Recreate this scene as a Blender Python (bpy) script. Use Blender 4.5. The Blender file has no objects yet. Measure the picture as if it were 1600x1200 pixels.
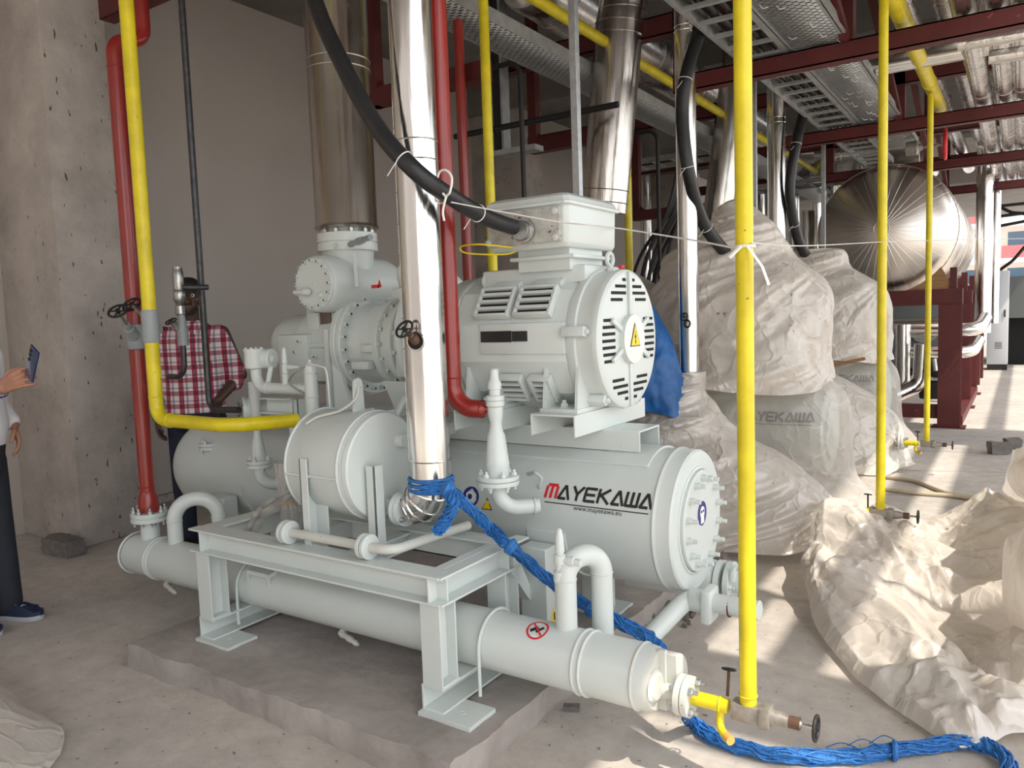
import bpy, bmesh, math, random
from mathutils import Vector, Matrix, noise
random.seed(7)
S = bpy.context.scene
COL = S.collection
V = Vector
# ------------------------------------------------------------------ camera
F_PX, EYE = 1205.0, 1.45
YAW, PITCH, ROLL = (math.radians(a) for a in (33.56, 4.96, -1.99))
_c, _s = math.cos(YAW), math.sin(YAW)
FW = V((-_s*math.cos(PITCH), _c*math.cos(PITCH), -math.sin(PITCH)))
_r0 = V((_c, _s, 0)); _u0 = _r0.cross(FW)
RT = _r0*math.cos(ROLL) + _u0*math.sin(ROLL)
UP = -_r0*math.sin(ROLL) + _u0*math.cos(ROLL)
CAMP = V((0, 0, EYE))
cam = bpy.data.cameras.new('camera'); camo = bpy.data.objects.new('camera', cam); COL.objects.link(camo)
cam.sensor_width = 36; cam.sensor_fit = 'HORIZONTAL'; cam.lens = 36*F_PX/1600
cam.clip_start = .05; cam.clip_end = 300
m = Matrix((RT, UP, -FW)).transposed().to_4x4(); m.translation = CAMP
camo.matrix_world = m
S.camera = camo
# ------------------------------------------------------------------ light and exposure
S.view_settings.view_transform = 'Standard'; S.view_settings.look = 'None'
S.view_settings.gamma = 1; S.view_settings.use_curve_mapping = False
S.view_settings.exposure = 0.14
W = bpy.data.worlds.new('sky'); S.world = W; W.use_nodes = True
nt = W.node_tree; nt.nodes.clear()
out = nt.nodes.new('ShaderNodeOutputWorld'); bg = nt.nodes.new('ShaderNodeBackground')
sky = nt.nodes.new('ShaderNodeTexSky'); sky.sky_type = 'NISHITA'; sky.sun_disc = False
sky.sun_elevation = math.radians(58); sky.sun_rotation = math.radians(110); sky.dust_density = 4; sky.air_density = 1.2
mx = nt.nodes.new('ShaderNodeMixRGB'); mx.inputs[0].default_value = .8; mx.inputs[2].default_value = (6.9, 7.05, 7.2, 1)
nt.links.new(sky.outputs[0], mx.inputs[1]); nt.links.new(mx.outputs[0], bg.inputs[0])
bg.inputs[1].default_value = .33
nt.links.new(bg.outputs[0], out.inputs[0])
SUN_D = V((-.50, .17, -.85)).normalized()
sl = bpy.data.lights.new('sun', 'SUN'); sl.energy = 4.4; sl.angle = math.radians(.7); sl.color = (1, .92, .80)
so = bpy.data.objects.new('sun', sl); COL.objects.link(so)
so.rotation_euler = SUN_D.to_track_quat('-Z', 'Y').to_euler(); so.location = (6, -2, 9)

# ------------------------------------------------------------------ helpers
def at(px, py, X=None, Y=None, Z=None):
    v = RT*((px-800)/F_PX) - UP*((py-600)/F_PX) + FW
    if X is not None: t = (X-CAMP.x)/v.x
    elif Y is not None: t = (Y-CAMP.y)/v.y
    else: t = (Z-CAMP.z)/v.z
    return CAMP + v*t

def frame(d):
    d = V(d).normalized()
    a = V((0, 0, 1)) if abs(d.z) < .9 else V((0, 1, 0))
    u = a.cross(d).normalized(); w = d.cross(u)
    return u, w, d            # u x w = d

class MB:
    def __init__(s): s.bm = bmesh.new(); s.mi = 0
    def _f(s, vs):
        try:
            f = s.bm.faces.new(vs); f.material_index = s.mi; return f
        except ValueError: return None
    def v(s, p): return s.bm.verts.new(p)
    def face(s, pts): return s._f([s.v(p) for p in pts])
    def box(s, c, sz, rz=0, R=None, bev=0):
        c = V(c); h = V(sz)/2
        M = R if R is not None else Matrix.Rotation(rz, 3, 'Z')
        vs = [s.v(c + M @ V((x*h.x, y*h.y, z*h.z))) for z in (-1, 1) for y in (-1, 1) for x in (-1, 1)]
        fs = [s._f([vs[i] for i in q]) for q in ((0,2,3,1),(4,5,7,6),(0,1,5,4),(2,6,7,3),(0,4,6,2),(1,3,7,5))]
        if bev:
            es = list({e for f in fs for e in f.edges})
            bmesh.ops.bevel(s.bm, geom=es, offset=bev, segments=2, affect='EDGES', profile=.5, material=s.mi)
        return s
    def span(s, a, b, bev=0):   # axis aligned box between two corners
        a = V(a); b = V(b); return s.box((a+b)/2, [abs(q) for q in (b-a)], bev=bev)
    def rings(s, rings, closed=True, cap=(True, True)):
        rows = [[s.v(p) for p in r] for r in rings]; n = len(rows[0])
        for a, b in zip(rows, rows[1:]):
            for i in range(n if closed else n-1):
                j = (i+1) % n; s._f([a[i], a[j], b[j], b[i]])
        if cap[0]: s._f(rows[0][::-1])
        if cap[1]: s._f(rows[-1])
        return rows
    def lathe(s, o, d, prof, n=32, cap=(True, True), a0=0):   # prof: (distance along d, radius)
        u, w, d = frame(d); o = V(o)
        cs = [(math.cos(a0+2*math.pi*i/n), math.sin(a0+2*math.pi*i/n)) for i in range(n)]
        s.rings([[o + d*t + (u*c + w*q)*max(r, 1e-5) for c, q in cs] for t, r in prof], cap=cap)
        return s
    def cyl(s, p0, p1, r, r1=None, n=20):
        p0 = V(p0); p1 = V(p1); d = p1-p0
        return s.lathe(p0, d, [(0, r), (d.length, r if r1 is None else r1)], n)
    def tube(s, pts, r, n=16, cap=(True, True), flat=None):   # sweep, r may be list ; flat=(ru,rw) factors
        pts = [V(p) for p in pts]
        pts = [p for i, p in enumerate(pts) if i == 0 or (p-pts[i-1]).length > 1e-6]
        T = []
        for i in range(len(pts)):
            a = pts[max(i-1, 0)]; b = pts[min(i+1, len(pts)-1)]
            T.append((b-a).normalized())
        u, w, _ = frame(T[0]); R = []
        for i, (p, t) in enumerate(zip(pts, T)):
            u = (u - t*u.dot(t)).normalized(); w = t.cross(u)
            rr = r[i] if isinstance(r, (list, tuple)) else r
            fu, fw_ = flat if flat else (1, 1)
            R.append([p + (u*math.cos(2*math.pi*k/n)*fu + w*math.sin(2*math.pi*k/n)*fw_)*rr for k in range(n)])
        s.rings(R, cap=cap); return s
    def torus(s, c, d, R_, r, n=28, k=8, a0=0, a1=2*math.pi):
        u, w, d = frame(d); c = V(c)
        full = abs(a1-a0-2*math.pi) < 1e-6
        m_ = n if full else n+1
        rr = []
        for i in range(m_):
            a = a0+(a1-a0)*i/n; e = u*math.cos(a)+w*math.sin(a)
            rr.append([c + e*(R_+r*math.cos(2*math.pi*j/k)) + d*r*math.sin(2*math.pi*j/k) for j in range(k)])
        if full: rr.append(rr[0])
        rows = [[s.v(p) for p in q] for q in (rr[:-1] if full else rr)]
        if full: rows.append(rows[0])
        for a, b in zip(rows, rows[1:]):
            for i in range(k):
                j = (i+1) % k; s._f([a[i], b[i], b[j], a[j]])
        if not full: s._f(rows[0]); s._f(rows[-1][::-1])
        return s
    def prism(s, pts, vec):   # planar polygon extruded by vec
        vec = V(vec); a = [s.v(p) for p in pts]; b = [s.v(V(p)+vec) for p in pts]; n = len(a)
        s._f(a[::-1]); s._f(b)
        for i in range(n): s._f([a[i], a[(i+1) % n], b[(i+1) % n], b[i]])
        return s
    def bolt(s, p, d, r=.012, h=.012, stud=.012):
        d = V(d).normalized(); p = V(p)
        pr = [(0, r), (h, r), (h+.002, r*.85)]
        if stud: pr += [(h+.0021, r*.55), (h+stud, r*.55)]
        s.lathe(p-d*.002, d, pr, 6); return s
    def boltring(s, c, d, R_, n, r=.012, h=.012, stud=.012, a0=0):
        u, w, d = frame(d)
        for i in range(n):
            a = a0+2*math.pi*i/n
            s.bolt(V(c)+(u*math.cos(a)+w*math.sin(a))*R_, d, r, h, stud)
        return s
    def capscrew(s, p, d, r=.013):
        s.lathe(V(p), d, [(0, r*1.25), (.003, r*1.25), (.0031, r), (.016, r), (.0165, r*.58), (.008, r*.5)], 12)
        fs = list(s.bm.faces)
        for f in fs[-14:-2]+fs[-1:]: f.material_index = 1
        return s
    def sphere(s, c, r, seg=16, sc=(1, 1, 1), R=None):
        c = V(c); n = seg//2
        rr = []
        for i in range(1, n):
            a = math.pi*i/n
            q = [V((math.sin(a)*math.cos(2*math.pi*k/seg)*sc[0], math.sin(a)*math.sin(2*math.pi*k/seg)*sc[1], math.cos(a)*sc[2]))*r for k in range(seg)]
            rr.append([c+(R @ p if R else p) for p in q])
        rows = s.rings(rr, cap=(False, False))
        tp = V((0, 0, sc[2]*r)); t = s.v(c+(R @ tp if R else tp)); b = s.v(c-(R @ tp if R else tp))
        for i in range(seg):
            j = (i+1) % seg; s._f([t, rows[0][j], rows[0][i]]); s._f([b, rows[-1][i], rows[-1][j]])
        return s
    def build(s, name, mats, parent=None, smooth=True, ang=38, bevel=0, solid=0, recalc=True):
        bm = s.bm
        if recalc: bmesh.ops.recalc_face_normals(bm, faces=bm.faces[:])
        loc = V((0, 0, 0))
        if parent is not None: loc = wl(parent)
        else:
            if bm.verts:
                xs = [v.co for v in bm.verts]
                loc = V((sum(p.x for p in xs)/len(xs), sum(p.y for p in xs)/len(xs), min(p.z for p in xs)))
        bmesh.ops.translate(bm, verts=bm.verts[:], vec=-loc)
        if smooth:
            for f in bm.faces: f.smooth = len(f.verts) < 12
            lim = math.radians(ang)
            for e in bm.edges:
                if len(e.link_faces) == 2 and e.calc_face_angle(0) > lim: e.smooth = False
        me = bpy.data.meshes.new(name); bm.to_mesh(me); bm.free()
        for q in (mats if isinstance(mats, (list, tuple)) else [mats]): me.materials.append(q)
        o = bpy.data.objects.new(name, me); COL.objects.link(o)
        if parent is not None: o.parent = parent
        else: o.location = loc
        if bevel:
            b = o.modifiers.new('bevel', 'BEVEL'); b.width = bevel; b.segments = 2; b.limit_method = 'ANGLE'; b.angle_limit = math.radians(40)
        if solid:
            b = o.modifiers.new('thickness', 'SOLIDIFY'); b.thickness = solid; b.offset = 0
        return o

def wl(o):
    p = V(o.location)
    while o.parent is not None: o = o.parent; p = p + V(o.location)
    return p

def tag(o, label=None, cat=None, group=None, kind=None):
    if label: o['label'] = label
    if cat: o['category'] = cat
    if group: o['group'] = group
    if kind: o['kind'] = kind
    return o
def thing(name, loc, label, cat, group=None):
    o = bpy.data.objects.new(name, None); o.empty_display_size = .1
    o.location = loc; COL.objects.link(o)
    return tag(o, label, cat, group)
def struct(name, mb, mat, **k):
    o = mb.build(name, mat, **k); o['kind'] = 'structure'; return o
def copy_tree(o, off=(0, 0, 0), parent=None, skip=()):
    c = o.copy(); COL.objects.link(c); c.parent = parent
    if parent is None: c.location = V(o.location)+V(off)
    for ch in list(o.children):
        if ch.name.split('.')[0] in skip: continue
        copy_tree(ch, parent=c)
    return c

def fillet(pts, r, n=8):
    pts = [V(p) for p in pts]; res = [pts[0]]
    for i in range(1, len(pts)-1):
        p = pts[i]; a = pts[i-1]-p; b = pts[i+1]-p
        la, lb = a.length, b.length; a.normalize(); b.normalize()
        th = a.angle(b)
        if th > math.pi-.02: res.append(p); continue
        rr = r[i-1] if isinstance(r, (list, tuple)) else r
        t = min(rr/math.tan(th/2), la*.49 if i > 1 else la*.98, lb*.49 if i < len(pts)-2 else lb*.98)
        rad = t*math.tan(th/2)
        bis = (a+b).normalized(); c = p+bis*(rad/math.sin(th/2))
        s0 = p+a*t-c; s1 = p+b*t-c
        tot = s0.angle(s1); ax = s0.cross(s1).normalized()
        for k in range(n+1): res.append(c+Matrix.Rotation(tot*k/n, 3, ax) @ s0)
    res.append(pts[-1]); return res
def bez(p, n=24):   # catmull-rom through points
    p = [V(q) for q in p]; p = [p[0]*2-p[1]]+p+[p[-1]*2-p[-2]]; res = []
    for i in range(1, len(p)-2):
        for k in range(n):
            t = k/n; a, b, c, d = p[i-1:i+3]
            res.append(.5*((2*b)+(c-a)*t+(2*a-5*b+4*c-d)*t*t+(3*b-a-3*c+d)*t**3))
    res.append(p[-2]); return res

def bolts_on(A, c, d, R_, n, r, m_, a0=0, h=.012, stud=.012, cap=False, name='bolt', a1=2*math.pi):
    u, w, dd = frame(d); full = a1 >= 6.28
    for i in range(n):
        a = a0+a1*i/(n if full else n-1); p = V(c)+(u*math.cos(a)+w*math.sin(a))*R_
        mb = MB()
        if cap: mb.capscrew(p, dd, r)
        else: mb.bolt(p, dd, r, h, stud)
        mb.build(name, [m_, M['socket']] if cap else m_, A)
# ------------------------------------------------------------------ materials
def mat(name, base=(.5,.5,.5), rough=.5, metal=0, var=0, vscale=6, col2=None, bump=0, bscale=30, spec=.5, specks=None, trans=0, coat=0, stretch=None, detail=5, emit=None):
    m = bpy.data.materials.new(name); m.use_nodes = True; t = m.node_tree; b = t.nodes['Principled BSDF']
    b.inputs['Roughness'].default_value = rough; b.inputs['Metallic'].default_value = metal
    b.inputs['Specular IOR Level'].default_value = spec
    b.inputs['Base Color'].default_value = (*base, 1)
    if coat: b.inputs['Coat Weight'].default_value = coat
    N = t.nodes; L = t.links
    tc = N.new('ShaderNodeTexCoord'); g = N.new('ShaderNodeNewGeometry')
    src = g.outputs['Position']
    if stretch:
        mp = N.new('ShaderNodeMapping'); mp.inputs['Scale'].default_value = stretch; L.new(src, mp.inputs[0]); src = mp.outputs[0]
    if var or col2:
        n = N.new('ShaderNodeTexNoise'); n.inputs['Scale'].default_value = vscale; n.inputs['Detail'].default_value = detail; n.inputs['Roughness'].default_value = .6
        L.new(src, n.inputs['Vector'])
        r = N.new('ShaderNodeValToRGB'); r.color_ramp.elements[0].position = .35; r.color_ramp.elements[1].position = .7
        c2 = col2 or tuple(c*(1-var) for c in base)
        r.color_ramp.elements[0].color = (*c2, 1); r.color_ramp.elements[1].color = (*base, 1)
        L.new(n.outputs[0], r.inputs[0]); cur = r.outputs[0]
        if specks:
            sc, thr, scol = specks
            q = N.new('ShaderNodeTexNoise'); q.inputs['Scale'].default_value = sc; q.inputs['Detail'].default_value = 2
            L.new(g.outputs['Position'], q.inputs['Vector'])
            rr = N.new('ShaderNodeValToRGB'); rr.color_ramp.elements[0].position = thr; rr.color_ramp.elements[1].position = thr+.03
            L.new(q.outputs[0], rr.inputs[0])
            mm = N.new('ShaderNodeMixRGB'); mm.inputs[2].default_value = (*scol, 1)
            L.new(rr.outputs[0], mm.inputs[0]); L.new(cur, mm.inputs[1]); cur = mm.outputs[0]
        L.new(cur, b.inputs['Base Color'])
    if bump:
        n2 = N.new('ShaderNodeTexNoise'); n2.inputs['Scale'].default_value = bscale; n2.inputs['Detail'].default_value = 4
        L.new(src, n2.inputs['Vector'])
        bp = N.new('ShaderNodeBump'); bp.inputs['Strength'].default_value = bump; bp.inputs['Distance'].default_value = .01
        L.new(n2.outputs[0], bp.inputs['Height']); L.new(bp.outputs[0], b.inputs['Normal'])
    if emit:
        b.inputs['Emission Color'].default_value = (*emit[:3], 1); b.inputs['Emission Strength'].default_value = emit[3]
    return m
def node(m, kind, **k):
    n = m.node_tree.nodes.new(kind)
    for a, b in k.items(): setattr(n, a, b)
    return n

M = {}
M['paint'] = mat('machine paint', (.64,.69,.67), .34, var=.06, vscale=2.5, specks=(70, .80, (.22,.19,.15)), coat=.1)
M['paint_d'] = mat('dusty machine paint', (.62,.63,.58), .48, var=.12, vscale=7, specks=(45, .76, (.25,.21,.16)))
M['grey'] = mat('grey valve paint', (.30,.33,.34), .42, var=.1, vscale=20)
M['steel'] = mat('bare steel', (.55,.55,.53), .33, 1, var=.3, vscale=30)
M['zinc'] = mat('galvanised steel', (.52,.54,.55), .42, .85, var=.25, vscale=25)
M['trayzinc'] = mat('galvanised tray steel', (.50,.52,.52), .5, .6, var=.25, vscale=14)
M['red'] = mat('red pipe paint', (.30,.022,.015), .28, var=.25, vscale=5, coat=.3)
M['dred'] = mat('dark red primer', (.115,.016,.015), .55, var=.3, vscale=4, specks=(18, .72, (.2,.06,.05)))
M['yellow'] = mat('yellow pipe paint', (.80,.65,.015), .36, var=.25, vscale=9, specks=(40, .73, (.25,.16,.03)))
M['black'] = mat('black rubber', (.018,.018,.02), .42, var=.3, vscale=30, bump=.15, bscale=60)
M['socket'] = mat('painted socket shade', (.10,.105,.10), .6)  # recess shade painted into the screw socket faces
M['matblack'] = mat('matt black', (.012,.012,.012), .6)
M['white'] = mat('white plastic', (.82,.82,.80), .4)
M['dark'] = mat('painted cavity shade', (.006,.006,.007), .8)  # near-black painted in for the shade inside slots and openings
M['blue'] = mat('blue nylon rope', (.03,.21,.62), .55, var=.45, vscale=60, bump=.5, bscale=140)
M['bluetarp'] = mat('blue tarpaulin', (.012,.13,.42), .45, var=.4, vscale=8, bump=.4, bscale=25)
M['rope_w'] = mat('white nylon string', (.8,.79,.76), .5)
M['brickgrey'] = mat('grey paver brick', (.22,.2,.185), .9, var=.35, vscale=25, bump=.6, bscale=50)
M['wood'] = mat('bare plank', (.42,.22,.09), .7, var=.4, vscale=6, stretch=(1,1,8))

def cladding(name, base, rough, str_, bs=.35):
    m = mat(name, base, rough, 1); t = m.node_tree; N = t.nodes; L = t.links; b = N['Principled BSDF']
    g = N.new('ShaderNodeNewGeometry'); mp = N.new('ShaderNodeMapping'); mp.inputs['Scale'].default_value = str_
    L.new(g.outputs['Position'], mp.inputs[0])
    n = N.new('ShaderNodeTexNoise'); n.inputs['Scale'].default_value = 6; n.inputs['Detail'].default_value = 3
    L.new(mp.outputs[0], n.inputs[0])
    bp = N.new('ShaderNodeBump'); bp.inputs['Strength'].default_value = bs; bp.inputs['Distance'].default_value = .006
    L.new(n.outputs[0], bp.inputs['Height']); L.new(bp.outputs[0], b.inputs['Normal'])
    n2 = N.new('ShaderNodeTexNoise'); n2.inputs['Scale'].default_value = 9; L.new(g.outputs['Position'], n2.inputs[0])
    mr = N.new('ShaderNodeMapRange'); mr.inputs['To Min'].default_value = rough*.6; mr.inputs['To Max'].default_value = rough*1.7
    L.new(n2.outputs[0], mr.inputs[0]); L.new(mr.outputs[0], b.inputs['Roughness'])
    return m
M['cladv'] = cladding('steel cladding on uprights', (.80,.79,.77), .15, (7, 7, .4))
M['clad_dimmed'] = cladding('dimmed copy of steel cladding', (.60,.565,.53), .20, (7, 7, .4))  # upright cladding darkened and warmed, dim reflections painted into the colour
M['cladh'] = cladding('steel cladding on overhead pipes', (.66,.64,.62), .24, (4, .4, 4), .18)
M['cladx'] = cladding('steel cladding on cross pipes', (.80,.79,.77), .2, (.5, 5, 5))
M['foil'] = mat('aluminium foil wrap', (.75,.73,.7), .3, 1, bump=.8, bscale=18)
M['tank'] = mat('tank cladding steel', (.74,.69,.64), .30, 1, bump=.25, bscale=3)

# concrete floor with cast joints and dust
def floor_mat():
    m = mat('dusty concrete floor', (.52,.455,.385), .75); t = m.node_tree; N = t.nodes; L = t.links; b = N['Principled BSDF']
    g = N.new('ShaderNodeNewGeometry'); P_ = g.outputs['Position']
    def nz(sc, det=6, rg=.6):
        n = N.new('ShaderNodeTexNoise'); n.inputs['Scale'].default_value = sc; n.inputs['Detail'].default_value = det; n.inputs['Roughness'].default_value = rg; L.new(P_, n.inputs[0]); return n.outputs[0]
    def ramp(s, a, ca, b_, cb):
        r = N.new('ShaderNodeValToRGB'); r.color_ramp.elements[0].position = a; r.color_ramp.elements[0].color = (*ca, 1); r.color_ramp.elements[1].position = b_; r.color_ramp.elements[1].color = (*cb, 1); L.new(s, r.inputs[0]); return r.outputs[0]
    def mixc(f, a, b_, mode='MIX'):
        x = N.new('ShaderNodeMixRGB'); x.blend_type = mode
        if isinstance(f, float): x.inputs[0].default_value = f
        else: L.new(f, x.inputs[0])
        L.new(a, x.inputs[1]); L.new(b_, x.inputs[2]); return x.outputs[0]
    c = ramp(nz(.9, 8, .62), .36, (.45,.415,.385), .66, (.60,.55,.50))
    c = mixc(1.0, c, ramp(nz(9, 6, .7), .3, (.80,.79,.77), .65, (1.06,1.05,1.03)), 'MULTIPLY')
    c = mixc(1.0, c, ramp(nz(34, 3, .5), .27, (.45,.42,.4), .34, (1,1,1)), 'MULTIPLY')
    # joints: cast lines across the far slab
    sep = N.new('ShaderNodeSeparateXYZ'); L.new(P_, sep.inputs[0])
    def mth(op, a, b_=None):
        x = N.new('ShaderNodeMath'); x.operation = op
        for i, q in enumerate((a, b_)):
            if q is None: continue
            if isinstance(q, (int, float)): x.inputs[i].default_value = q
            else: L.new(q, x.inputs[i])
        return x.outputs[0]
    yy = mth('ADD', sep.outputs[1], mth('MULTIPLY', sep.outputs[0], -.30))
    fr = mth('ABSOLUTE', mth('SUBTRACT', mth('FRACT', mth('DIVIDE', yy, 1.02)), .5))
    line = mth('LESS_THAN', fr, .011)
    far = mth('GREATER_THAN', sep.outputs[1], 5.6); rt = mth('GREATER_THAN', sep.outputs[0], -1.3)
    line = mth('MULTIPLY', mth('MULTIPLY', line, far), rt)
    dk = N.new('ShaderNodeRGB'); dk.outputs[0].default_value = (.2,.17,.15,1)
    c = mixc(mth('MULTIPLY', line, .6), c, dk.outputs[0])
    L.new(c, b.inputs['Base Color'])
    bp = N.new('ShaderNodeBump'); bp.inputs['Strength'].default_value = .35; bp.inputs['Distance'].default_value = .01
    L.new(nz(22, 8, .7), bp.inputs['Height']); L.new(bp.outputs[0], b.inputs['Normal'])
    return m
M['floor'] = floor_mat()

def concrete(name, base, pit=.0, var=.3):
    m = mat(name, base, .85); t = m.node_tree; N = t.nodes; L = t.links; b = N['Principled BSDF']
    g = N.new('ShaderNodeNewGeometry'); P_ = g.outputs['Position']
    n = N.new('ShaderNodeTexNoise'); n.inputs['Scale'].default_value = 2.2; n.inputs['Detail'].default_value = 8; n.inputs['Roughness'].default_value = .65; L.new(P_, n.inputs[0])
    r = N.new('ShaderNodeValToRGB'); r.color_ramp.elements[0].position = .34; r.color_ramp.elements[1].position = .68
    r.color_ramp.elements[0].color = (*[c*(1-var) for c in base], 1); r.color_ramp.elements[1].color = (*[c*1.1 for c in base], 1)
    L.new(n.outputs[0], r.inputs[0]); cur = r.outputs[0]
    if pit:
        mp = N.new('ShaderNodeMapping'); mp.inputs['Scale'].default_value = (1, 1, .35); L.new(P_, mp.inputs[0])
        v = N.new('ShaderNodeTexNoise'); v.inputs['Scale'].default_value = 34; v.inputs['Detail'].default_value = 2; L.new(mp.outputs[0], v.inputs[0])
        r2 = N.new('ShaderNodeValToRGB'); r2.color_ramp.elements[0].position = pit; r2.color_ramp.elements[1].position = pit+.02
        r2.color_ramp.elements[0].color = (1,1,1,1); r2.color_ramp.elements[1].color = (.22,.19,.17,1)
        L.new(v.outputs[0], r2.inputs[0])
        x = N.new('ShaderNodeMixRGB'); x.blend_type = 'MULTIPLY'; x.inputs[0].default_value = 1; L.new(cur, x.inputs[1]); L.new(r2.outputs[0], x.inputs[2]); cur = x.outputs[0]
    L.new(cur, b.inputs['Base Color'])
    n3 = N.new('ShaderNodeTexNoise'); n3.inputs['Scale'].default_value = 18; n3.inputs['Detail'].default_value = 8; L.new(P_, n3.inputs[0])
    bp = N.new('ShaderNodeBump'); bp.inputs['Strength'].default_value = .5; bp.inputs['Distance'].default_value = .012
    L.new(n3.outputs[0], bp.inputs['Height']); L.new(bp.outputs[0], b.inputs['Normal'])
    return m
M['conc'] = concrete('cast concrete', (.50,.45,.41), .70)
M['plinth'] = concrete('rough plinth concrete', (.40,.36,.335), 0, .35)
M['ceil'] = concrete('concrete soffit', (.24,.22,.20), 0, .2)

def panel_mat():
    m = mat('insulated wall panel', (.62,.57,.51), .5); t = m.node_tree; N = t.nodes; L = t.links; b = N['Principled BSDF']
    g = N.new('ShaderNodeNewGeometry'); sep = N.new('ShaderNodeSeparateXYZ'); L.new(g.outputs['Position'], sep.inputs[0])
    a = N.new('ShaderNodeMath'); a.operation = 'MULTIPLY'; a.inputs[1].default_value = 24; L.new(sep.outputs[1], a.inputs[0])
    f = N.new('ShaderNodeMath'); f.operation = 'FRACT'; L.new(a.outputs[0], f.inputs[0])
    r = N.new('ShaderNodeValToRGB'); r.color_ramp.elements[0].position = .0; r.color_ramp.elements[0].color = (0,0,0,1); r.color_ramp.elements[1].position = .12; r.color_ramp.elements[1].color = (1,1,1,1)
    L.new(f.outputs[0], r.inputs[0])
    bp = N.new('ShaderNodeBump'); bp.inputs['Strength'].default_value = .35; bp.inputs['Distance'].default_value = .004
    L.new(r.outputs[0], bp.inputs['Height']); L.new(bp.outputs[0], b.inputs['Normal'])
    n = N.new('ShaderNodeTexNoise'); n.inputs['Scale'].default_value = 1.5; L.new(g.outputs['Position'], n.inputs[0])
    c = N.new('ShaderNodeValToRGB'); c.color_ramp.elements[0].color = (.44,.395,.355,1); c.color_ramp.elements[1].color = (.52,.47,.425,1); L.new(n.outputs[0], c.inputs[0])
    L.new(c.outputs[0], b.inputs['Base Color'])
    return m
M['panel'] = panel_mat()

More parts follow.
